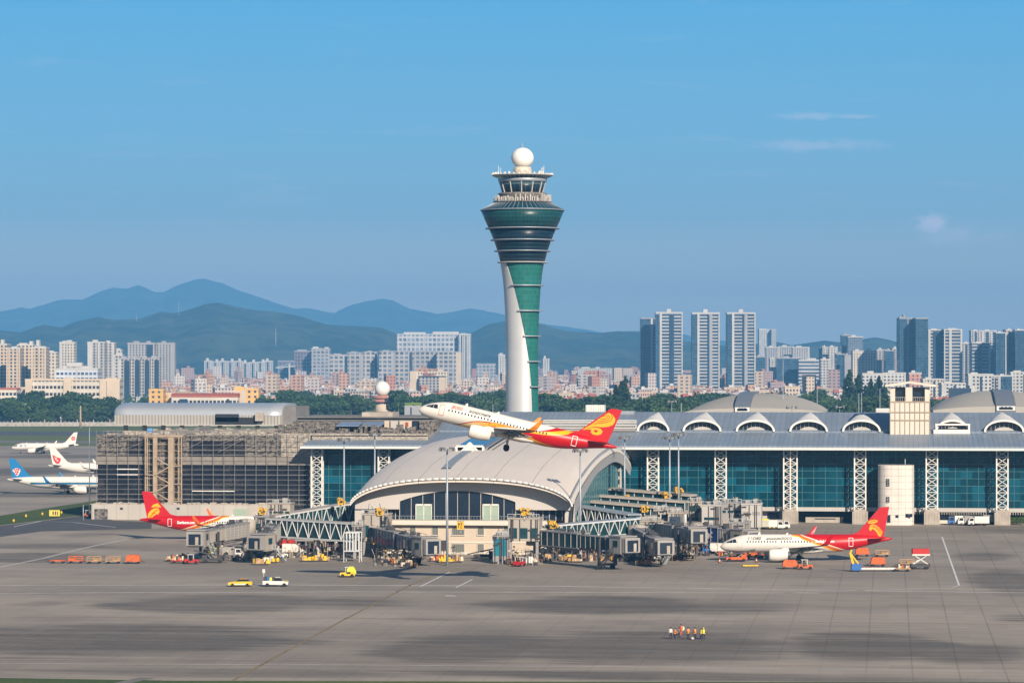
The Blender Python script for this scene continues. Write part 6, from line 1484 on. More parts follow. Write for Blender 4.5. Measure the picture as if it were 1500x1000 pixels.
for i, (px, py, mats, lab) in enumerate(((382, 827, [M_yv, M_sand], 'yellow heap of stand equipment in front of the short left bridge'), (396, 824, [M_yv, M_wv], 'yellow and white equipment beside the short left bridge'), (452, 822, [M_yv, M_sand, M_yv], 'yellow cargo pile at the foot of the left walkway column'), (470, 822, [M_yv, M_sand], 'yellow cargo pile right of the left walkway column'), (568, 824, M_lug, 'mixed luggage heap left of the blue glass bridge wheels'),
        (583, 826, M_lug, 'mixed luggage heap under the blue glass bridge'), (599, 831, [M_lug[1], M_sand, M_lug[2]], 'pale crate stack on a dolly below the blue glass bridge cab'), (640, 822, [M_lug[1], M_orange], 'small pale and orange heap left of the mast foot'), (653, 824, [M_yv], 'yellow crates at the foot of the mast before the beige storeys'), (667, 823, [M_lug[0], M_lug[1]], 'scattered pale boxes right of the mast foot'), (752, 826, M_lug, 'mixed heap under the two-level gate house'), (774, 826, [M_lug[1], M_wv], 'pale crates under the right edge of the two-level gate house'),
        (806, 820, [M_lug[2], M_lug[0]], 'dark heap under the long green glass bridge'), (830, 822, [M_yv, M_sand, M_lug[0]], 'yellow and sand heap beside a post under the green glass bridge'), (843, 823, [M_sand, M_lug[1]], 'sand-coloured stack right of the yellow heap under the green glass bridge'), (941, 828, [M_orange, M_sand], 'orange heap below the white bridge stair'), (955, 819, [M_lug[1], M_wv], 'pale pallets under the bridge left of the right airliner stand'), (976, 818, [M_wv, M_lug[2]], 'white and dark pallets right of the pale pallets'), (1002, 818, [M_lug[0], M_lug[2]], 'brown pallets at the wheels of the ribbed-hood bridge'),
        (885, 815, [M_lug[2], M_blu], 'dark and blue heap in the shade under the truss walkway'), (905, 816, [M_lug[3], M_lug[2]], 'rust and dark heap beside the green bridge cab'), (1094, 815, [M_orange, M_lug[3]], 'orange freight under the forward hold of the right airliner'))):
    T = place(mk_pile(lab, mats, i + 11, 9 if py > 820 else 12), px, py, 0, lab)
place(tug_y, 509, 845, pi, 'small tug under a bright yellow cover in front of the stair cage'); place(tug_r, 761, 829, R(60), 'red tug below the two-level gate house'); place(tug_w, 411, 817, R(30), 'white tug beside the red truck at the left walkway')
b = MB(); T9 = [o for o in bpy.data.objects if o.get('label', '').startswith('small tug under')][0]
b.prism([(-1.5, 1.12), (.1, 1.12), (.05, 1.7), (-.4, 2.2), (-1.2, 2.15), (-1.55, 1.6)], 'y', -.72, .72); b.prism([(-1.75, .75), (-1.5, .7), (-1.45, 1.5), (-1.7, 1.4)], 'y', -.5, .5); b.build('load_cover', M_hiviz, T9, world=False)
place(ld, 708, 818, 0, 'dark belt loader parked against the shaded end of the beige storeys')
place(ld2, 1078, 822, 0, 'orange belt loader under the nose of the right airliner'); place(van_b, 1048, 811, R(170), 'blue and white truck ahead of the right airliner nose'); place(c2, 1040, 806, 0, 'orange covered cart behind the blue truck at the right airliner nose'); place(c1, 1110, 816, 0, 'orange cart under the belly of the right airliner'); place(tug_r, 1130, 815, 0, 'red tug between nose gear and engine of the right airliner')
place(c2, 1157, 833, 0, 'orange covered cart in front of the right airliner engine'); place(tug_o, 1180, 833.5, 0, 'orange tug towing the covered cart before the right airliner wing')
place(c2, 1263, 814.5, pi, 'orange covered cart beneath the right airliner tail'); place(c3, 1292, 815, pi, 'sand-coloured caged cart beneath the right airliner tail'); place(c2, 1286, 829, pi, 'orange covered cart in the open beside the white boom'); place(c4, 1322, 836.5, pi, 'flat luggage cart behind the white boom'); place(c3, 1329, 829, pi, 'sand-coloured cage cart left of the red-topped lift truck')
def mk_boom():
    T = P('boom_loader', 'blue and yellow loader with a long white conveyor lying on the apron', 'loader', None); b = MB(); b.box(-1, 1, -1, 1, .3, 1.6); L_(b, 'body', M_blu, T)
    b = MB(); b.bar((-.6, 0, 1.5), (-1.2, 0, 3.8), .45); b.bar((-1.2, 0, 3.8), (.5, 0, 1.6), .3); b.bar((-1.3, 0, 3.7), (-.9, 0, 4.5), .3); L_(b, 'arm', M_yv, T)
    b = MB(); b.box(1.0, 8.6, -.5, .5, .45, .8); L_(b, 'conveyor', M_wv, T); b = MB()
    for i in range(9): b.box(1.3 + i * .85, 1.5 + i * .85, -.55, .55, .8, .95)
    L_(b, 'conveyor_rollers', M_sand, T); wheels(T, (-.5, .5, 8.0), .9, .3); return T
place(mk_boom(), 1254, 836.5)
def mk_lift():
    T = P('lift_truck', 'lift truck with raised red platform at the right apron edge', 'lift truck', None); b = MB(); b.box(-2, 2, -1, 1, .5, 1.1); L_(b, 'chassis', M_under, T)
    b = MB()
    for y in (-.8, .8): b.bar((-1.5, y, 1.1), (1.3, y, 2.9), .16); b.bar((1.5, y, 1.1), (-1.3, y, 2.9), .16)
    L_(b, 'scissor', M_wv, T); b = MB(); b.box(-1.8, 1.9, -1.1, 1.1, 2.9, 3.2); L_(b, 'platform', M_wv, T); b = MB(); b.box(-1.7, 1.8, -1.05, 1.05, 3.21, 4.3); L_(b, 'load_box', M_redp, T); wheels(T, (-1.3, 1.3), .95, .45); return T
place(mk_lift(), 1348, 833)
# tail row of parked vehicles far right, trucks near the pier
for px, py, pr, lab in ((1121, 775, van_y, 'yellow-green truck left of two pale trucks near the terminal doors'), (1132, 775, van, 'first white truck near the terminal doors'), (1141, 774.5, van_d, 'grey box truck right of the white trucks near the terminal doors'),
                        (1404, 768.5, van_b, 'blue and white truck at the far right terminal bay'), (1418, 769, van_d, 'grey box truck at the far right terminal bay'), (1433, 769.5, van, 'white truck between grey box trucks at the far right bay'), (1446, 767.5, van_d, 'tall grey truck nearest the last lattice post')): place(pr, px, py, pi if px > 1300 else 0, lab)
place(tug_o, 130, 757.5, 0, 'small orange tug by the plinth of the scaffolded block')
car = mk_car('x', M_yv); place(car, 352, 858.5, pi, 'yellow car driving on the apron lane'); place(mk_followme('x'), 405, 858.5, 0, 'white pickup with load and tall beacon pole behind the yellow car')
# cones, chock board, lit airfield sign, shrub
def cone(px, py, lab):
    g = onG(px, py); T = thing('traffic_cone', lab, 'cone', g, 0, 'traffic cones'); b = MB(); b.lathe(g[0], g[1], [(.3, .04), (.06, .95)], 12); b.build('cone_body', M_orange, T); b = MB(); b.cbox(g[0], g[1], 0.005, .75, .75, .05); b.build('base', M_black, T); b = MB(); b.lathe(g[0], g[1], [(.215, .36), (.155, .6)], 12, cap=False); b.build('white_band', M_wv, T)
cone(1054, 824, 'traffic cone in front of the right airliner nose'); cone(1108, 823, 'traffic cone before the right airliner engine')
g = onG(1099, 829.5); T = thing('wheel_chock_board', 'long yellow board lying on the apron before the right airliner', 'board', g); b = MB(); b.cbox(g[0], g[1], .15, 3.3, .9, .25, YAW + .12); b.build('board', M_yv, T); b = MB()
for o in (-1.3, 1.3): b.cbox(g[0] + o, g[1], 0, .25, .9, .149, YAW)
b.build('skids', M_under, T)
g = onG(80, 757); T = thing('airfield_sign', 'yellow airfield sign on the green verge left', 'sign', g); b = MB(); b.cbox(g[0], g[1], .3, 3.0, .5, 1.7, YAW); b.build('sign_box', mat('sign_yellow', (0.62, 0.50, 0.10), .6), T)
for i, (o, w) in enumerate(((-.95, .2), (-.35, .35), (.35, .3), (.95, .2))): b = MB(); b.cbox(g[0] + o, g[1] - .3, .65, w, .06, 1.0, YAW); b.build('marking', M_dark, T)
b = MB()
for o in (-1.1, 1.1): b.cbox(g[0] + o, g[1], 0, .15, .3, .299, YAW)
b.build('feet', M_under, T)
for i, (px, py) in enumerate(((38, 757), (62, 754), (90, 752), (20, 764))):
    g = onG(px, py); T = thing('marker_light', 'small pale marker light on the green verge', 'marker', g, 0, 'marker lights on the left verge'); b = MB(); b.lathe(g[0], g[1], [(.3, 0), (.3, .5), (.1, .8)], 8); b.build('lamp_body', M_yv, T)

# ------------------------------------------------------------------ people
M_skin = mat('skin', (0.42, 0.24, 0.16), .6, var=.05); M_hair = mat('hair', (0.02, 0.016, 0.014), .6); M_trs = mat('navy_trousers', (0.018, 0.02, 0.045), .8); M_shoe = mat('shoes', (0.02, 0.02, 0.02), .6)
def person(px, py, rz, hgt, shirt, label, vest=None, hair=M_hair, pose=0, legs=M_trs):
    g = onG(px, py); k = hgt / 1.75
    me = bpy.data.meshes.new('person'); o = bpy.data.objects.new('person_tmp', me); C.objects.link(o)
    a = .0 if pose == 0 else .22
    J = [(0, 0, .95, .135), (0, 0, 1.15, .13), (0, 0, 1.38, .15), (0, 0, 1.52, .055), (.02, 0, 1.65, .095), (.02, 0, 1.74, .06)]; E = [(0, 1), (1, 2), (2, 3), (3, 4), (4, 5)]
    for s in (-1, 1):
        i = len(J); J += [(0, s * .11, .88, .1), (.03 * s, s * .12, .5, .07), (-.02, s * .12, .09, .05), (.13, s * .13, .04, .045)]; E += [(0, i), (i, i + 1), (i + 1, i + 2), (i + 2, i + 3)]
        i = len(J); J += [(0, s * .2, 1.42, .06), (-.02 + a, s * .25, 1.15, .048), (.1 + a * 1.4 if pose else .05, s * (.24 if pose == 0 else .1), .9 if pose == 0 else 1.12, .036)]; E += [(2, i), (i, i + 1), (i + 1, i + 2)]
        h = i + 2; hx, hy, hz, _ = J[h]; dx, dz = (.02, -.08) if pose == 0 else (.08, .0)
        J += [(hx + dx * .6, hy, hz + dz * .6, .034)]; E += [(h, len(J) - 1)]; pm = len(J) - 1
        for f in range(4): J += [(hx + dx * 1.9 + (.0 if dx < .05 else 0), hy + (f - 1.5) * .018 * (1 if dz else 1), hz + dz * 1.9 + (0 if dz else (f - 1.5) * .01), .009)]; E += [(pm, len(J) - 1)]
        J += [(hx + dx + .03, hy - s * .035, hz + dz * .9, .01)]; E += [(pm, len(J) - 1)]
    me.from_pydata([j[:3] for j in J], E, []); md = o.modifiers.new('s', 'SKIN'); sd = o.modifiers.new('d', 'SUBSURF'); sd.levels = sd.render_levels = 1
    for v, j in zip(me.skin_vertices[0].data, J): v.radius = (j[3], j[3])
    me.skin_vertices[0].data[0].use_root = True
    dg = bpy.context.evaluated_depsgraph_get(); m2 = bpy.data.meshes.new_from_object(o.evaluated_get(dg)); bpy.data.objects.remove(o)
    for m in (shirt, legs, M_skin, M_shoe): m2.materials.append(m)
    for p in m2.polygons:
        c = p.center; p.use_smooth = True
        p.material_index = 3 if c[2] < .08 else 2 if (c[2] > 1.47 or (abs(c[1]) > .2 and c[2] < 1.0) or (pose and c[0] > .3)) else 1 if c[2] < .96 and abs(c[1]) < .22 else 0
    B = bpy.data.objects.new('person', m2); C.objects.link(B); B.location = g; B.rotation_euler = (0, 0, YAW + rz); B.scale = (k,) * 3; tag(B, label, 'person', 'ground crew standing on the apron')
    b = MB(); b.smooth = True; b.lathe(.005, 0, [(.10, 1.62), (.112, 1.68), (.09, 1.76), (.02, 1.79)], 12); b.build('hair' if hair == M_hair else 'helmet', hair, B, world=False)
    if vest:
        b = MB(); b.smooth = True; rows = [[(rx * cos(2 * pi * i / 16), ry * sin(2 * pi * i / 16), z) for i in range(16)] for z, rx, ry in ((.88, .17, .19), (1.1, .165, .19), (1.3, .175, .225), (1.42, .15, .23), (1.47, .09, .12))]; b.grid(rows, True); b.build('vest', vest, B, world=False)
    return B
M_ws = mat('white_shirt', (0.62, 0.62, 0.58), .8); M_os = mat('orange_overall', (0.52, 0.09, 0.03), .8, var=.2, scale=8); M_ov = mat('orange_vest', (0.72, 0.26, 0.05), .6, var=.3, scale=9); M_mag = mat('magenta_top', (0.30, 0.03, 0.10), .8)
M_cream_bag = mat('cream_bag', (0.68, 0.60, 0.42), .8, var=.1)
person(982.6, 935.5, R(-80), 1.86, M_ws, 'person in white shirt and dark trousers, leftmost of the group', pose=0)
person(988.8, 935.5, R(-20), 1.70, M_os, 'shorter person in orange top beside the white-shirted one', M_ov, pose=1)
pb = person(997.5, 931, R(60), 1.84, M_os, 'person in orange carrying a big round cream bag', None, pose=1, legs=M_os)
g = onG(1000.0, 930.5); T = thing('round_bag', 'big round cream bag carried by a person in orange', 'bag', (g[0], g[1], .75)); b = MB(); b.ball(g[0], g[1], 1.12, .30, 8, .38); b.build('bag_body', M_cream_bag, T); b = MB(); b.bar((g[0] - .1, g[1], 1.42), (g[0] - .2, g[1], 1.58), .05); b.bar((g[0] + .1, g[1], 1.42), (g[0] - .1, g[1], 1.6), .05); b.build('strap', M_black, T)
person(994.6, 933, R(-90), 1.5, mat('grey_coat', (.12, .11, .10), .8), 'short person in grey half hidden behind the bag carrier', pose=0)
person(1008, 936, R(-60), 1.9, M_os, 'tall person in orange jacket and navy trousers standing apart, hands forward', M_ov, pose=1)
person(1018, 936.2, R(-60), 1.9, M_trs, 'person in orange vest over navy, beside the small bundle on the ground', M_ov, pose=1)
person(1025.5, 935.5, R(180), 1.35, M_mag, 'short person in magenta top second from the right', pose=0)
person(1027, 934.5, R(150), 1.55, M_trs, 'person in yellow vest partly behind the one in magenta', M_hiviz, pose=0)
person(1030.6, 935.8, R(-100), 1.82, M_trs, 'person in yellow vest and pale cap, rightmost of the group', M_hiviz, M_hiviz, pose=0)
g = onG(1014.3, 936.5); T = thing('bundle', 'small pale bundle lying between two people in orange', 'bundle', g); b = MB(); b.ball(g[0], g[1], .22, .28, 6, .22); b.build('cloth', mat('pale_cloth', (.5, .42, .38), .9), T); b = MB(); b.cbox(g[0] - .25, g[1], 0, .3, .3, .2); b.build('strap', M_black, T)

# the uncountable small equipment under the boarding bridges: hoses, racks, chocks, bins, ladders, cables
def stand_clutter():
    m, n, b = newmat('stand_equipment'); isl = n.node('ShaderNodeNewGeometry').outputs['Random Per Island']
    c = n.ramp(isl, [(0, (0.02, 0.02, 0.024)), (.42, (0.06, 0.06, 0.065)), (.6, (0.20, 0.18, 0.16)), (.72, (0.42, 0.34, 0.24)), (.82, (0.50, 0.48, 0.45)), (.9, (0.45, 0.24, 0.03)), (.95, (0.35, 0.05, 0.02))]); c.node.color_ramp.interpolation = 'CONSTANT'
    n.put(b.inputs['Base Color'], c); b.inputs['Roughness'].default_value = .6
    k = MB(); r = random.Random(44)
    for p0, p1, y0, y1, cnt in ((300, 405, 806, 822, 200), (405, 505, 806, 817, 190), (545, 612, 812, 829, 170), (744, 792, 816, 828, 110), (792, 900, 808, 822, 210), (900, 1006, 806, 823, 210), (1000, 1062, 800, 814, 110), (1064, 1125, 810, 818, 70), (628, 668, 820, 825, 30)):
        for i in range(cnt):
            x, y, _ = onG(r.uniform(p0, p1), r.uniform(y0, y1)); q = r.random()
            if q < .55: k.cbox(x, y, 0, r.uniform(.2, 1.1), r.uniform(.2, .9), r.uniform(.15, 1.3), r.random() * 3)
            elif q < .75: h = r.uniform(1, 3.4); k.bar((x, y, 0), (x + r.uniform(-.3, .3), y, h), .07); k.cbox(x, y, h - .2, .4, .3, .3)
            elif q < .9: k.bar((x, y, .15), (x + r.uniform(-2.5, 2.5), y + r.uniform(-2, 2), r.uniform(.1, 2.6)), .09)
            else:
                h = r.uniform(1.2, 2.4); w = r.uniform(.8, 2)
                for o in (0, w): k.bar((x + o, y, 0), (x + o, y, h), .07)
                for z in (.4, h): k.bar((x, y, z), (x + w, y, z), .06)
    tag(k.build('stand_equipment', m), kind='stuff')
stand_clutter()

# ------------------------------------------------------------------ trees
def leaf_mat(name, c1, c2):
    m, n, b = newmat(name)
    isl = n.node('ShaderNodeNewGeometry').outputs['Random Per Island']; f = n.noise(n.obj(), .28, 3)
    c = n.mix(n.m('ADD', n.m('MULTIPLY', isl, .5), n.m('MULTIPLY', n.mr(f, .35, .65), .5)), c1, c2)
    k = n.mr(n.rnd(), 0, 1, .75, 1.25, False); n.put(b.inputs['Base Color'], n.mix(1.0, c, n.comb(k, k, k), 'MULTIPLY'))
    b.inputs['Roughness'].default_value = .7; b.inputs['Specular IOR Level'].default_value = .15; return m
M_leaf = [leaf_mat('leaf_deep', (0.018, 0.045, 0.018), (0.055, 0.095, 0.030)), leaf_mat('leaf_mid', (0.026, 0.055, 0.020), (0.075, 0.115, 0.036)), leaf_mat('leaf_conifer', (0.012, 0.034, 0.018), (0.035, 0.065, 0.028))]
M_bark = mat('bark', (0.10, 0.075, 0.055), .9, var=.3, scale=2)
def tree_proto(kind, seed, h, w):
    r = random.Random(seed); T = thing('conifer' if kind == 2 else 'broadleaf_tree', 'x', 'tree', (0, 0, -80), 0, 'trees')
    b = MB(); b.tube((0, 0, 0), (.3, .1, h * .45), .45, 8, .28); b.tube((.3, .1, h * .45), (0, .2, h * .8), .28, 8, .08)
    for i in range(5): a = 2 * pi * i / 5 + r.random(); b.tube((.2, .1, h * (.3 + .08 * i)), (w * .32 * cos(a), w * .32 * sin(a), h * (.5 + .07 * i)), .17, 6, .05)
    b.build('trunk', M_bark, T, world=False)
    b = MB(); lobes = []
    if kind == 2:
        for i in range(16): f = i / 15; lobes.append((r.gauss(0, .3), r.gauss(0, .3), h * (.12 + .85 * f), w * .5 * (1 - f) ** .75 + .5, h * .07))
    else:
        for i in range(17):
            a = r.random() * 2 * pi; q = sqrt(r.random()) * w * .36; z = h * (.38 + .5 * r.random() * (1 - (q / w) ** 1.2)); lobes.append((q * cos(a), q * sin(a), z, w * (.13 + .1 * r.random()), h * (.08 + .07 * r.random())))
    for x, y, z, rr, rz in lobes:
        for i in range(int(70 if kind != 2 else 60)):
            u, a = r.uniform(-1, 1), r.random() * 2 * pi; s = sqrt(1 - u * u); q = r.random() ** .3
            px, py, pz = x + rr * q * s * cos(a), y + rr * q * s * sin(a), z + rz * q * u
            sz = .32 + .5 * r.random(); a1, a2 = r.random() * 2 * pi, r.uniform(-.9, .9)
            ux, uy, uz = cos(a1) * sz, sin(a1) * sz, .25 * sz * r.uniform(-1, 1); vx, vy, vz = -sin(a1) * sin(a2) * sz, cos(a1) * sin(a2) * sz, cos(a2) * sz * .8
            k = len(b.v); b.v += [(px - ux - vx, py - uy - vy, pz - uz - vz), (px + ux - vx * .4, py + uy - vy * .4, pz + uz - vz * .4), (px + ux * .6 + vx, py + uy * .6 + vy, pz + uz * .6 + vz), (px - ux * .8 + vx * .7, py - uy * .8 + vy * .7, pz - uz * .8 + vz * .7)]; b.face([k, k + 1, k + 2, k + 3])
    b.build('crown', M_leaf[kind], T, world=False); freeze(T); return T
TP = [tree_proto(0, 1, 17, 16), tree_proto(1, 2, 15, 17), tree_proto(0, 3, 19, 15), tree_proto(1, 4, 13, 14), tree_proto(0, 5, 16, 18)]
TC = [tree_proto(2, 6, 24, 9), tree_proto(2, 7, 21, 8)]
rt = random.Random(21)
def belt(label, group, p0, p1, t0, t1, n, hz, protos=TP):
    for i in range(n):
        px = p0 + (p1 - p0) * (i + rt.random()) / n
        if p0 > 190 and 536 < px < 586: continue
        t = t0 + (t1 - t0) * rt.random(); g = at(px, 540, t); k = hz * rt.uniform(.8, 1.2)
        dup(rt.choice(protos), (g[0], g[1], -.25), rt.random() * 6.3, label, group, (k * rt.uniform(.9, 1.15), k * rt.uniform(.9, 1.15), k))
belt('big dark green tree in the belt between the far taxiway and the white offices', 'trees of the left belt', -14, 172, 2290, 2400, 34, 1.12)
belt('dark green tree at the back of the left belt below the white offices', 'trees at the back of the left belt', -14, 172, 2420, 2540, 22, 1.3)
belt('small round tree at the front of the left belt', 'front trees of the left belt', -10, 175, 2262, 2285, 10, .62)
belt('green tree in the long belt left of the control tower', 'trees left of the control tower', 385, 742, 2330, 2600, 56, 1.3)
belt('distant green tree before the pink blocks left of the tower', 'distant trees left of the tower', 200, 745, 2900, 3500, 26, 1.1)
belt('green tree in the belt between the control tower and the shell halls', 'trees right of the control tower', 792, 1010, 1900, 2300, 44, 1.3)
belt('green tree in the wood behind the square tower and dormers', 'trees behind the square tower', 1195, 1305, 1700, 2300, 30, 1.35)
belt('green tree beyond the shell hall and its pale pole', 'trees beyond the middle shell hall', 1005, 1200, 2250, 2700, 30, 1.25)
belt('green tree at the right edge beyond the shell hall', 'trees at the right edge', 1365, 1510, 1900, 2500, 16, 1.15)
belt('tall dark conifer rising above the belt right of the control tower', 'tall conifers right of the tower', 893, 920, 2050, 2150, 7, 1.25, TC)
belt('tall dark tree of the clump below the first twin high-rise', 'tall trees below the high-rises', 958, 996, 2050, 2150, 8, 1.2, TC + TP[2:3])
belt('dark conifer standing above the wood left of the square tower', 'conifers left of the square tower', 1235, 1300, 2300, 2400, 9, 1.45, TC)
for T in TP + TC:                                   # prototypes take a place of their own in the belts
    px = rt.uniform(800, 1000); g = at(px, 540, 2250); T.location = (g[0], g[1], -.25); T['label'] = 'green tree in the belt between the control tower and the shell halls'; T['group'] = 'trees right of the control tower'
# shrub by the last lattice post
g = onG(1489, 768); T = thing('shrub', 'green shrub at the foot of the last lattice post', 'shrub', g); b = MB(); r = random.Random(2)
for i in range(420):
    u, a = r.uniform(-.2, 1), r.random() * 6.28; q = r.random() ** .4; x, y, z = g[0] + 2.4 * q * cos(a), g[1] + 1.2 * q * sin(a), .9 + 1.1 * q * u; s = .16 + .2 * r.random(); b.quad((x - s, y, z - s), (x + s, y + s * r.uniform(-1, 1), z - s * .3), (x + s * .5, y, z + s), (x - s * .7, y + s * .5, z + s * .6))
b.build('foliage', M_leaf[1], T); b = MB(); b.tube((g[0], g[1], 0), (g[0], g[1], .9), .12, 6); b.build('stem', M_bark, T)
# perimeter wall beyond the far taxiway
M_perim = mat('perimeter_wall', (0.34, 0.32, 0.29), .9, var=.35, scale=.4)
g0, g1 = at(-30, 540, 2245), at(500, 540, 2255); T = thing('perimeter_wall', 'long pale perimeter wall between the far taxiway and the left tree belt', 'wall', (g0[0], g0[1], 0)); b = MB(); beam(b, (g0[0], g0[1], 0), (g1[0], g1[1], 0), .5, 3.0); b.build('wall', M_perim, T); b = MB()
for i in range(90): p = lerp(g0, g1, i / 89); b.cbox(p[0], p[1] - .3, 0, .7, .5, 3.6 + (i % 4 == 0) * 1.2, YAW)
b.build('buttresses', M_perim, T)

# ------------------------------------------------------------------ the city
G_ = (0.035, 0.045, 0.06)
FB = facade('beige_flats', (0.50, 0.40, 0.30), G_, 4.2, 3.6, .5, .55); FB2 = facade('cream_flats', (0.54, 0.48, 0.39), G_, 3.8, 3.8, .45, .5); FG = facade('grey_flats', (0.36, 0.34, 0.33), G_, 4.6, 3.6, .5, .6); FWT = facade('white_flats', (0.45, 0.44, 0.42), G_, 4.4, 3.9, .5, .5)
FP = facade('pink_flats', (0.46, 0.25, 0.18), G_, 5.0, 4.0, .4, .45, hue=.02); FO = facade('white_offices', (0.56, 0.51, 0.44), (0.03, 0.03, 0.032), 3.3, 5.9, .72, .42); FGR = facade('grid_block', (0.36, 0.34, 0.33), (0.10, 0.12, 0.15), 8.2, 7.2, .66, .6)
FGL = facade('blue_curtain_wall', (0.045, 0.085, 0.13), (0.020, 0.055, 0.095), 3.0, 3.9, .8, .75, .15); FST = facade('striped_offices', (0.38, 0.38, 0.39), (0.04, 0.06, 0.09), 400.0, 5.5, 1.0, .5); FBW = facade('blue_white_terraces', (0.50, 0.52, 0.56), (0.05, 0.08, 0.15), 4.0, 5.0, .7, .5)
FH = facade('balcony_column', (0.36, 0.365, 0.375), (0.025, 0.045, 0.075), 200.0, 4.6, 1.0, .6); FY = facade('yellow_flats', (0.62, 0.38, 0.13), G_, 5.0, 4.2, .4, .45)
M_cw = mat('city_white', (0.45, 0.44, 0.42), .8, var=.1, scale=.05); M_cg = mat('city_grey', (0.30, 0.30, 0.31), .8, var=.1, scale=.05); M_cb = mat('city_beige', (0.50, 0.41, 0.31), .8, var=.1, scale=.05); M_cd = mat('city_dark_glass', (0.022, 0.045, 0.075), .3, var=.2, scale=.05); M_tile = mat('red_tile', (0.36, 0.10, 0.06), .85, var=.2, scale=.05); M_cy = mat('city_yellow', (0.62, 0.38, 0.13), .8, var=.1, scale=.05)
def tower(label, p0, p1, ytop, t, m, depth=18, rz=0, strips=(), plant=((.5, .3, 3, 0),), cat='tower block', group=None, rim=M_cw, name='tower_block'):
    c = at((p0 + p1) / 2, 540, t); wd = (p1 - p0) * t / F; w = max(4, (wd - depth * abs(sin(rz))) / cos(rz)); h = at(0, ytop, t)[2]
    T = thing(name, label, cat, (c[0], c[1], -.25), YAW + rz, group); D = depth / 2
    b = MB(); b.box(-w / 2, w / 2, -D, D, 0, h); b.build('wall', m, T, world=False)
    if rim is not None:
        b = MB()
        for x0, x1, y0, y1 in ((-w / 2 - .3, w / 2 + .3, -D - .3, -D + .5), (-w / 2 - .3, w / 2 + .3, D - .5, D + .3), (-w / 2 - .3, -w / 2 + .5, -D + .51, D - .51), (w / 2 - .5, w / 2 + .3, -D + .51, D - .51)): b.box(x0, x1, y0, y1, h + .005, h + 1.6)
        b.build('parapet', rim, T, world=False)
    for f0, f1, sm, pr in strips:
        b = MB(); b.box(-w / 2 + w * f0, -w / 2 + w * f1, -D - pr, -D - .01, 0, h - (0 if sm in (M_cw, M_cb) else 1.5)); b.build('glass_strip' if sm in (M_cd, FGL) else 'wall_pier', sm, T, world=False)
    for f, ww, hh, yy in plant:
        b = MB(); x = -w / 2 + w * f; b.box(x - w * ww / 2, x + w * ww / 2, yy - D * .4, yy + D * .4, h + .006, h + hh); b.build('roof_plant', rim or M_cw, T, world=False)
    return T
S = lambda *a: [(a0, a1, m, pr) for a0, a1, m, pr in a]
# left: beige estate, slender towers, white offices
t0 = 3300
tower('beige apartment slab cut by the left edge of the picture', -30, 13, 505, t0 + 60, FB, 26, 0, S((.0, .12, M_cb, .8), (.45, .55, M_cb, .8), (.75, .8, M_cb, .6)), ((.4, .3, 4, 0), (.8, .1, 6, 0)))
tower('beige apartment block with dark bay columns, second from the left edge', 12, 32, 511, t0, FB, 24, 0, S((0, .1, M_cb, 1), (.44, .56, M_cb, 1), (.9, 1, M_cb, 1)), ((.5, .4, 3, 0),))
tower('widest beige apartment block of the left estate with stepped roof', 28, 51, 506, t0 + 40, FB, 26, 0, S((.2, .3, M_cb, .8), (.7, .8, M_cb, .8)), ((.3, .5, 3, 0), (.8, .2, 5, 0)))
tower('beige apartment block topped by a small spire', 48, 70, 510, t0 - 30, FB, 24, 0, S((0, .14, M_cb, 1), (.5, .6, M_cb, 1), (.88, 1, M_cb, 1)), ((.38, .2, 9, 0), (.5, .7, 2.5, 0)))
tower('lower cream block at the right end of the beige estate', 70, 85, 517, t0 + 80, FB2, 22, 0, (), ((.4, .4, 3, 0),))
tower('slender pale tower standing alone before the hills', 89, 111, 502, 4100, FB2, 22, 0, S((.0, .18, M_cw, .8), (.45, .55, M_cw, .8)), ((.3, .3, 3, 0), (.6, .3, 4, 0)))
tower('broad pale tower between the slender tower and the banded towers', 130, 155, 502, 3900, FG, 22, 0, S((.0, .28, M_cw, .8), (.6, .7, M_cw, .6)), ((.4, .3, 4, 0),)); tower('narrower right half of the broad pale tower', 152, 169, 503, 3930, FG, 22, 0, S((.2, .35, M_cw, .8), (.8, 1, M_cw, .6)), ((.4, .3, 4, 0),))
tower('small pale block in a gap between two groups of towers', 168, 179, 513, 4000, FWT, 20, 0, (), ((.5, .5, 3, 0),)); tower('stub tower with white cap left of the banded towers', 169, 181, 521, 3700, FWT, 20, 0, (), ((.5, .7, 4, 0),))
tower('grey twin slab with a blue-grey right end', 188, 228, 503, 4600, FG, 20, 0, S((.70, .93, M_cd, .5),), ((.3, .2, 4, 0), (.75, .15, 4, 0)), rim=M_cg); tower('grey slab with a blank end wall, rightmost of the left towers', 229, 257, 503, 4650, FG, 20, 0, S((.86, 1, M_cg, .5),), ((.4, .2, 4, 0),), rim=M_cg)
for i, (p0, p1, lab) in enumerate(((175, 192, 'banded grey tower, left of four in front of the twin slabs'), (191, 207, 'banded grey tower with a broad dark glass strip'), (206, 221, 'banded grey tower with white corner pier'), (220, 235, 'banded grey tower, right of four in front of the twin slabs'))):
    tower(lab, p0, p1, 526 - (i % 2) * 1, 3500 + i * 12, FG, 18, 0, S((.0, .25, M_cw, .7), (.5, .95, M_cd, .5)), ((.4, .5, 3.5, 0),), rim=M_cg)
tower('stepped blue-white terrace block behind the white offices', 84, 146, 541, 3000, FBW, 30, 0, S((.5, .53, M_cw, .6),), ((.5, .7, 3.5, 0), (.42, .35, 7, 0)), 'office block')
W1 = tower('long white office block with rows of dark strip windows behind the left trees', 40, 178, 557, 2620, FO, 22, 0, S((0, .075, M_cb, 1.2), (.405, .49, M_cb, 1.2), (.79, .86, M_cb, 1.0), (.865, 1, M_cb, 1.6)), ((.45, .1, 2.5, 0), (.25, .3, 1.8, 0), (.9, .12, 2.5, 0)), 'office block', rim=M_cb)
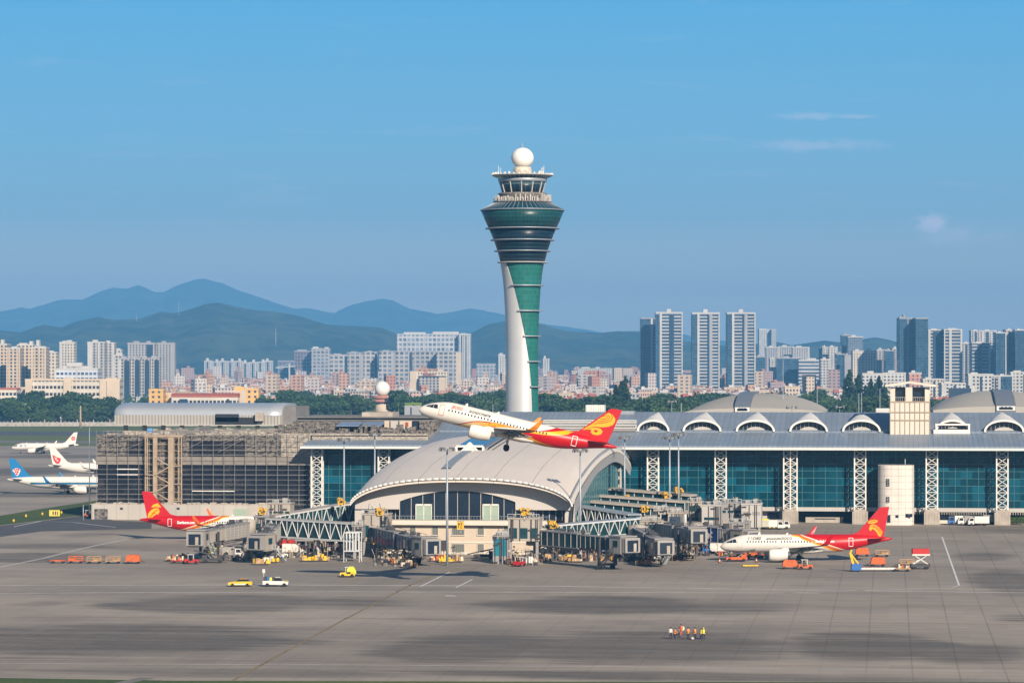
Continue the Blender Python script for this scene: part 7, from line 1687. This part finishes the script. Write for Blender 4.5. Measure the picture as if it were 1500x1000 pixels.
tower('pale low office with red roof edge left of the white offices', -40, 27, 570, 2640, FO, 20, 0, S((0, .1, M_cb, .6),), ((.4, .5, 1.5, 0),), 'office block', rim=M_tile); tower('grey-windowed link between the two white office blocks', 27, 43, 569, 2660, FG, 20, 0, (), (), 'office block', rim=M_cb)
tower('low white shed among the left trees', -20, 32, 597, 2350, M_cw, 12, 0, (), (), 'shed', name='shed'); tower('low beige roof peeping over the left trees', 31, 46, 594, 2380, M_cb, 12, 0, (), (), 'shed', name='shed')
# yellow and white block with red roof
tower('yellow corner block left of the red-roofed school', 220, 241, 572, 2560, FY, 18, 0, (), ((.3, .4, 2, 0),), 'building', rim=M_cy, name='building'); tower('orange-beige wing between the yellow block and the red-roofed school', 238, 258, 577, 2580, FY, 18, 0, S((.5, .98, M_cb, .5),), (), 'building', rim=M_cb, name='building')
T = tower('long cream school with red roof band behind the barrel-roofed pier', 253, 350, 581, 2560, FO, 18, 0, S((0, .03, M_cw, .7), (.12, .24, M_cd, .5), (.83, .87, M_cd, .5)), (), 'school', rim=M_tile, name='school'); b = MB(); w_ = 97 * 2560 / F; h_ = at(0, 581, 2560)[2]; b.prism([(-9.5, h_ + 1.62), (9.5, h_ + 1.62), (2, h_ + 3.4), (-2, h_ + 3.4)], 'x', -w_ / 2 - .5, w_ / 2 + .5); b.build('tiled_roof', M_tile, T, world=False)
tower('taller yellow block at the right end of the red-roofed school', 344, 380, 571, 2575, FY, 18, 0, S((.0, .5, M_cb, .3),), ((.2, .4, 3, 0),), 'building', rim=M_cy, name='building')
# middle distance left of the control tower
rb = random.Random(31)
for i in range(9):
    p = 300 + i * 11; tower('white apartment row with ragged roofs under the foothills', p, p + 12, 531 + rb.uniform(-2.5, 2), 7000 + i * 9, FWT, 24, 0, S((.3, .5, M_cd, 1),), ((.3 + .4 * rb.random(), .3, 7, 0),), group='white apartment row under the foothills')
tower('dark unfinished block under the foothills', 432, 459, 514.5, 6300, facade('unfinished', (0.16, 0.13, 0.14), (0.05, 0.05, 0.07), 6, 7, .6, .55), 40, 0, (), ((.4, .5, 4, 0),), rim=M_cg); tower('glazed grey block with white frame right of the unfinished block', 457, 484, 511, 6250, FGR, 40, 0, (), ((.2, .3, 5, 0), (.8, .2, 4, 0)), rim=M_cw)
tower('low dark block beside the tower crane', 408, 433, 529, 6400, facade('dark_low', (0.14, 0.15, 0.19), (0.06, 0.07, 0.1), 8, 7, .6, .5), 40, 0, (), (), rim=M_cg)
gr = ((484, 510, 520), (509, 533, 517), (534, 553, 516), (556, 580, 515), (581, 604, 515), (606, 640, 515), (640, 674, 516))
for i, (p0, p1, y) in enumerate(gr): tower(('grey grid slab, %s of the seven joined slabs left of the tower' % ('first', 'second', 'third', 'fourth', 'fifth', 'sixth', 'last')[i]), p0, p1, y, 5200 + (i % 3) * 20, FGR, 34, 0, S((.84, .99, M_cd if i in (0, 2, 4) else M_cg, .8),), ((.4, .4, 3, 0),), 'slab block', rim=M_cg, name='slab_block')
tower('wide white grid block, tallest left of the control tower', 582, 673, 490, 6100, facade('white_grid', (0.42, 0.42, 0.43), (0.14, 0.17, 0.21), 8.4, 9.5, .66, .6), 40, 0, S((.45, .46, M_cw, 1),), ((.28, .35, 5, 0), (.78, .42, 6, 0)), 'slab block', name='slab_block'); tower('narrow end wing of the wide white grid block', 672, 690, 490, 6080, FWT, 40, 0, S((.2, .3, M_cd, .5), (.55, .65, M_cd, .5)), ((.4, .5, 3, 0),), 'slab block', name='slab_block')
tower('beige block with tall blank end wall near the control tower', 668, 676, 517, 5100, M_cb, 30, 0, (), ()); tower('cream block with a row of small top windows', 601, 656, 545, 4000, FB2, 24, 0, S((0, .17, M_cb, .6),), ((.8, .12, 4, 0),), 'building', rim=M_cb, name='building'); tower('smaller grey block in front of the cream block', 614, 653, 552, 3900, FG, 22, 0, S((.74, 1, M_cb, .5),), (), 'building', rim=M_cd, name='building')
tower('small pale tower left of the control tower shaft', 730, 740, 520, 5600, FWT, 24, 0, (), ((.4, .5, 4, 0),)); tower('white stepped block close to the control tower shaft', 738, 746, 527, 5650, FWT, 24, 0, (), ()); tower('thin framed scaffold-like block on the slope left of the tower', 698, 726, 533, 6700, FGR, 30, 0, (), (), rim=M_cg); tower('small twin-topped tower just right of the control tower', 795, 805, 526, 6000, FWT, 24, 0, (), ((.3, .3, 7, 0),)); tower('pale low slab right of the control tower', 846, 905, 540, 6400, FWT, 30, 0, (), ((.5, .1, 4, 0), (.2, .2, 4, 0)))
for i, (p0, p1, y, m) in enumerate(((408, 425, 562, FP), (425, 442, 557, FP), (442, 466, 566, FP), (505, 520, 566, FP), (533, 547, 560, FB), (676, 692, 558, FB), (690, 706, 566, FB2), (845, 870, 552, FG), (870, 890, 556, FB2))): tower('%s block among the low houses, %s' % (('pink' if m == FP else 'beige' if m == FB else 'cream' if m == FB2 else 'grey'), ('left of the pair below the crane', 'taller of the pair below the crane', 'broad one right of the pair below the crane', 'beside the white radar ball, left', 'just left of the white radar ball', 'orange-lit right of the grid slabs', 'near the tower shaft', 'right of the tower', 'second right of the tower')[i]), p0, p1, y, 4100 + 60 * i, m, 20, 0, (), ((.4, .3, 3, 0),), 'building', name='building')
# right: three tall residential pairs
t1 = 4300
def highrise(lab, p0, p1, y, off, blue=.25):  # blue strip at the left: the tower's shaded face put into the colour
    tower(lab, p0, p1, y, t1 + off, FH, 26, 0, S((0, blue * .7, FGL, 2.2), (blue * .72, blue * .72 + .08, M_cw, 2.6), (blue + .30, blue + .36, M_cd, .6), (blue + .37, blue + .48, M_cg if blue > .2 else M_cd, 1.2), (.96, 1, M_cw, 1.6)), ((.5, .16, 6, 0),), 'high-rise', name='high_rise')
tower('high-rise with its shaded face coloured dark blue, at the left of the three tall pairs', 938, 976, 467, t1 + 60, FGL, 30, 0, S((.38, .46, M_cw, 1.0), (.9, .96, M_cw, .8)), ((.7, .3, 4, 0),), 'high-rise', rim=M_cg, name='high_rise')  # dark blue facade colours in the shaded face of the pair
highrise('high-rise with white balcony columns touching the dark blue high-rise', 960, 999, 458.5, 0, .2); highrise('middle high-rise of the three tall residential towers', 1013, 1053, 459, 30, .26); highrise('right high-rise of the three tall residential towers', 1064, 1105.5, 459, 20, .24)
tower('pale tower on the hill behind the tall residential towers', 1111, 1130, 483, 7200, FWT, 40, 0, (), ((.3, .5, 3, 0),)); tower('narrow grey wing of the pale tower on the hill', 1129, 1136, 483, 7180, M_cg, 40, 0, (), ())
for p0, p1, y, t, m, lab in ((1106, 1120, 523, 4700, FGL, 'blue-grey office low beside the right residential tower'), (1121, 1141, 509, 6000, FG, 'pinkish-grey slab, left of three behind the low offices'), (1140, 1162, 508, 6050, FG, 'pinkish-grey slab, middle of three behind the low offices'), (1160, 1185, 509, 6000, FG, 'pinkish-grey slab, right of three behind the low offices'), (1127, 1138, 526, 4800, FWT, 'small white office left of the blue glass office'), (1137, 1172, 525, 4750, FGL, 'wide blue glass office with pale ribs'), (1169, 1216, 528, 4700, FST, 'long striped office with white roof edge'),
        (1200, 1210, 510, 5000, FGL, 'dark glass slice of the white twin tower'), (1204, 1212, 509, 4980, FWT, 'left half of the white twin tower'), (1213, 1226, 509, 4990, FWT, 'right half of the white twin tower'), (1232, 1246, 491.5, 4900, FGL, 'dark slim tower right of the white twin tower'), (1241, 1263, 494, 4850, facade('grey_curtain', (0.16, 0.18, 0.21), (0.05, 0.08, 0.12), 3, 4, .7, .7), 'grey glass tower in front of the dark slim tower'), (1201, 1216, 527, 4300, FWT, 'small white cube block before the striped office'), (1224, 1237, 519, 4500, FGL, 'short blue tower behind the cream grid block'), (1236, 1246, 521, 4450, M_cg, 'blank grey block beside the cream grid block'), (1248, 1265, 515, 4300, FB2, 'left half of the cream grid block'), (1265, 1282, 515, 4300, FB2, 'right half of the cream grid block'),
        (1283, 1297, 513, 4700, FG, 'grey tower, left of the row before the big glass tower'), (1296, 1308, 514, 4650, FGL, 'blue tower in the row before the big glass tower'), (1306, 1317, 511, 4680, FG, 'grey tower touching the big glass tower'), (1262, 1293, 548, 3500, FWT, 'white mid-rise with square windows behind the square tower, left'), (1292, 1325, 547, 3550, FWT, 'white mid-rise with ragged roof behind the square tower, right'), (1330, 1348, 547, 3600, FP, 'dull pink block below the big glass tower')):
    tower(lab, p0, p1, y, t, m, 22, 0, S((.92, 1, M_cw, .6),) if m in (FWT, FB2, FG) else (), ((.4, .3, 4, 0),), rim=M_cg if m in (FGL, M_cg) else M_cw)
tower('big blue glass tower, left slab with white roof mast', 1315.5, 1338, 467, 4200, FGL, 34, 0, S((.52, .56, M_cw, .5),), ((.35, .1, 6, 0), (.2, .3, 3, 0)), 'high-rise', rim=M_cg, name='high_rise'); tower('big blue glass tower, right slab with pale top band', 1339, 1357, 467, 4170, FGL, 34, 0, (), (), 'high-rise', rim=M_cg, name='high_rise')
tower('white tower with blue glass strips right of the big glass tower', 1358, 1381, 484, 4200, FH, 24, 0, S((.0, .14, M_cw, 1), (.3, .85, M_cd, .8)), ((.4, .4, 3, 0),), 'high-rise', name='high_rise'); tower('white tower with balcony columns, right twin', 1381, 1407.5, 483.5, 4180, FH, 24, 0, S((.0, .06, M_cw, 1), (.28, .42, M_cw, 1.2), (.9, 1, M_cw, 1)), ((.5, .5, 3, 0),), 'high-rise', name='high_rise')
for p0, p1, y, t, m, lab in ((1408, 1423, 503, 4500, FG, 'grey tower right of the white twin'), (1421, 1438, 485, 5000, FG, 'tall grey tower at the back right, left half'), (1436, 1458, 485, 5050, FWT, 'tall pale tower at the back right with blue centre'), (1422, 1449, 503, 4150, FH, 'cream tower with white frame and blue side'), (1447, 1461, 505, 4180, FGL, 'blue glass side of the cream tower'), (1457, 1472, 488, 4100, FGL, 'dark tower with a white window column at the right'), (1471, 1486, 484, 4150, FG, 'grey latticed tower near the right edge'), (1485, 1500, 484, 4120, FGL, 'blue-grey tower at the right edge'), (1499, 1530, 486, 4180, FG, 'grey tower cut by the right edge')):
    tower(lab, p0, p1, y, t, m, 24, 0, S((.3, .5, M_cd, .6), (.9, 1, M_cw, .8)), ((.4, .3, 3, 0),), 'high-rise', name='high_rise')
for i, (p0, p1, y, m) in enumerate(((1377, 1412, 562, FWT), (1416, 1450, 549, FWT), (1448, 1462, 551, FG), (1461, 1480, 551, FGL), (1478, 1515, 546, FWT), (1350, 1380, 556, FB2))): tower('white mid-rise before the right high-rises, %s' % ('lowest', 'with stepped balconies', 'grey narrow one', 'with teal glazing', 'at the right edge with square windows', 'cream one left of the rest')[i], p0, p1, y, 3300 + 40 * i, m, 24, 0, S((.0, .1, M_cw, 1), (.5, .6, M_cd, .5)), ((.3, .3, 3, 0),), 'mid-rise', name='mid_rise')
tower('dark blue blank hall end before the right mid-rises', 1392, 1420, 568, 2500, M_cd, 20, 0, (), (), 'hall', rim=None, name='hall'); tower('white strip of wall right of the dark hall end', 1419, 1426, 564, 2520, M_cw, 12, 0, (), (), 'building', rim=None, name='building')
# pale apartment cubes in the trees left of the tower
for i, (p0, p1, y) in enumerate(((434, 450, 592), (457, 472, 593), (473, 486, 593), (487, 500, 592), (501, 516, 593), (527, 541, 592), (541, 556, 593), (556, 570, 592), (570, 584, 594))): tower('low beige apartment cube in the trees before the radar ball', p0, p1, y, 2750, FB, 14, 0, S((.3, .42, M_cd, .3),), ((.5, .3, 1.5, 0),), 'apartment cube', 'beige apartment cubes in the trees', M_cb, 'apartment_cube')
# radar station, grey cube with roof garden, crane, hill masts
c = at(560, 540, 2600); k = 2600 / F; T = thing('radar_station', 'white radar ball on a red-tiered round tower left of the control tower', 'radar station', (c[0], c[1], 0)); zz = lambda y: H - (y - HOR) * k
b = MB(); b.ball(c[0], c[1], zz(569.3), 11.2 * k, 16); b.build('radar_ball', bpy.data.materials['radome_white'], T)
for y0, y1, r in ((583, 579.5, 15.5), (588.5, 585, 16.5)): b = MB(); b.lathe(c[0], c[1], [(r * k * .8, zz(y0 + 1)), (r * k, zz(y0)), (r * k * .95, zz(y1)), (r * k * .7, zz(y1 - .3))], 24); b.build('tiled_tier', mat('tier_red', (0.40, 0.17, 0.12), .8), T)
b = MB(); b.lathe(c[0], c[1], [(11 * k, 0), (11 * k, zz(589.5))], 24); b.lathe(c[0], c[1], [(12 * k, zz(584.8)), (12 * k, zz(583.2))], 24); b.build('round_wall', M_cb, T)
T = tower('grey cube with bright green roof garden behind the flying airliner nose', 593, 617, 593, 2300, M_cg, 14, 0, S((.36, .44, M_cd, .3),), (), 'building', rim=None, name='building'); b = MB(); r = random.Random(8); hh = at(0, 593, 2300)[2]
for i in range(260): x, y, z = r.uniform(-6, 6), r.uniform(-6.5, 6), hh + r.random() * 1.6; s = .5; b.quad((x - s, y, z - s), (x + s, y + .3, z - s), (x + s, y, z + s), (x - s, y + .2, z + s))
b.build('roof_garden', leaf_mat('leaf_light', (0.10, 0.17, 0.03), (0.20, 0.28, 0.05)), T, world=False)
c = at(424, 540, 6200); T = thing('tower_crane', 'pale tower crane beside the dark unfinished block', 'crane', (c[0], c[1], 0)); z1 = at(0, 532, 6200)[2]; b = MB(); b.bar((c[0], c[1], 0), (c[0], c[1], z1), 3); b.build('crane_mast', M_cw, T); b = MB(); b.bar((c[0] - 28, c[1], z1 - 9), (c[0] + 12, c[1], z1 - 6), 2); b.bar((c[0], c[1], z1), (c[0] - 26, c[1], z1 - 8), .7); b.build('jib', M_cw, T)
for px, y0, y1, t, lab in ((262, 440, 459, 9700, 'white mast on the crest of the left foothill'), (404, 480, 500, 8600, 'pale lattice mast on the flank of the middle foothill'), (200, 460, 470, 9700, 'small mast on the crest left of the white mast')):
    c = at(px, 540, t); T = thing('hill_mast', lab, 'mast', (c[0], c[1], at(0, y1, t)[2])); b = MB(); b.tube((c[0], c[1], at(0, y1 + 6, t)[2]), (c[0], c[1], at(0, y0, t)[2]), 1.1 if px != 404 else 1.8, 6, .5); b.build('mast', M_cg, T)
# the low city: individual houses nearest the airport, the rest as one mass
FP2 = facade('salmon_flats', (0.52, 0.33, 0.24), G_, 3.0, 3.4, .5, .5, hue=.02); HP = []
rh = random.Random(77)
for i, (m, rm) in enumerate(((FP, M_tile), (FP, M_cg), (FB, M_tile), (FP2, M_cg), (FWT, M_cw), (FB, M_cb), (FP, M_tile), (FWT, M_cg), (FP2, M_tile), (FG, M_cw))):
    T = thing('house', 'x', 'house', (0, 0, -90), 0, 'low houses of the town'); w, d, h = rh.uniform(9, 22), rh.uniform(8, 13), rh.uniform(8, 17)
    b = MB(); b.box(-w / 2, w / 2, -d / 2, d / 2, 0, h); b.build('wall', m, T, world=False); b = MB()
    if rm == M_tile: b.prism([(-d / 2 - .5, h), (d / 2 + .5, h), (0, h + 2.6)], 'x', -w / 2 - .5, w / 2 + .5)
    else: b.box(-w / 2 - .3, w / 2 + .3, -d / 2 - .3, d / 2 + .3, h + .005, h + .8)
    b.build('roof', rm, T, world=False); b = MB(); b.box(-w * .2, w * .05, -2, 2, h + .4, h + 3.2); b.build('stair_head', M_cw, T, world=False); freeze(T); HP.append(T)
AREAS = ((170, 440, 'low house of the town between the white offices and the school'), (440, 600, 'low house of the town around the white radar ball'), (600, 760, 'low house of the town left of the control tower shaft'), (780, 945, 'low house of the town right of the control tower'), (945, 1110, 'low house of the town below the three tall residential towers'), (1110, 1310, 'low house of the town below the striped offices'), (1310, 1510, 'low house of the town below the right high-rises'))
n_h = 0
for j, (p0, p1, lab) in enumerate(AREAS):
    for i in range(41):
        px = p0 + (p1 - p0) * (i + rh.random()) / 41; t = 2950 + 1300 * rh.random() ** 1.1
        if j == 0 and t < 3300: t += 500
        src = HP[n_h % 10]; g = at(px, 540, t); k = rh.uniform(.75, 1.25); n_h += 1
        z = (g[0], g[1], -.25)
        if n_h <= 10: src.location = z; src.rotation_euler = (0, 0, YAW + rh.uniform(-.5, .5)); src['label'] = lab; src['group'] = lab.replace('low house', 'low houses')
        else: dup(src, z, YAW + rh.uniform(-.5, .5), lab, lab.replace('low house', 'low houses'), (k, k, rh.uniform(.7, 1.35)))
def city_mass():
    m, n, b = newmat('town_mass'); isl = n.node('ShaderNodeNewGeometry').outputs['Random Per Island']
    c = n.ramp(isl, [(0, (0.40, 0.20, 0.14)), (.2, (0.46, 0.28, 0.20)), (.4, (0.50, 0.40, 0.31)), (.55, (0.50, 0.46, 0.42)), (.72, (0.34, 0.25, 0.24)), (.86, (0.44, 0.38, 0.36)), (1.0, (0.26, 0.26, 0.28))]); c.node.color_ramp.interpolation = 'CONSTANT'
    p = n.sep(n.obj()); f = lambda v, q, fr: n.m('LESS_THAN', n.m('FRACT', n.m('DIVIDE', n.m('ADD', v, 40000.0), q)), fr)
    win = n.m('MULTIPLY', n.m('MULTIPLY', f(n.m('ADD', p[0], p[1]), 5.5, .5), f(p[2], 4.2, .5)), n.m('LESS_THAN', n.sep(n.nrm())[2], .5))
    n.put(b.inputs['Base Color'], n.mix(n.m('MULTIPLY', win, .8), c, (0.05, 0.055, 0.07))); b.inputs['Roughness'].default_value = .9; b.inputs['Specular IOR Level'].default_value = .1
    b2 = MB(); r = random.Random(5)
    for i in range(6500):
        px = r.uniform(120, 1680); t = 3700 + 5200 * r.random() ** 1.0
        if r.random() < .08: px = r.uniform(-20, 300)
        g = at(px, 540, t); hh = r.uniform(6, 16) * (1 + 1.1 * (t - 3700) / 5200) + (r.random() < .07) * r.uniform(8, 26)
        b2.cbox(g[0], g[1], -.3, r.uniform(8, 24), r.uniform(8, 16), hh, YAW + r.uniform(-.6, .6))
        if r.random() < .4: b2.cbox(g[0] + r.uniform(-5, 5), g[1], hh - .35, 5, 5, 3.5, YAW)
    return tag(b2.build('town', m), kind='stuff')
city_mass()
# scattered green between the houses
b = MB(); r = random.Random(6)
for i in range(5200):
    px = r.uniform(150, 1520); t = 3000 + 4500 * r.random() ** 1.3; g = at(px, 540, t); x, y = g[0] + r.gauss(0, 9), g[1] + r.gauss(0, 6); z = r.uniform(1, 13); s = r.uniform(1.2, 2.6); b.quad((x - s, y, z - s), (x + s, y + s * r.uniform(-1, 1), z - s * .4), (x + s * .6, y, z + s), (x - s * .7, y + s * .4, z + s * .7))
tag(b.build('town_greenery', M_leaf[0]), kind='stuff')

# ------------------------------------------------------------------ air: one closed box of even haze
def haze():
    m = bpy.data.materials.new('haze'); m.use_nodes = True; nt = m.node_tree
    nt.nodes.remove(nt.nodes['Principled BSDF'])
    v = nt.nodes.new('ShaderNodeVolumePrincipled')
    v.inputs['Color'].default_value = (0.15, 0.455, 0.86, 1); v.inputs['Density'].default_value = HAZE_D
    v.inputs['Anisotropy'].default_value = -0.12
    nt.links.new(v.outputs[0], nt.nodes['Material Output'].inputs['Volume'])
    b = MB(); b.box(-9000, 9500, -300, 22400, -30, 640)
    return tag(b.build('haze', m), kind='stuff')
HAZE_D = 9e-5
haze()
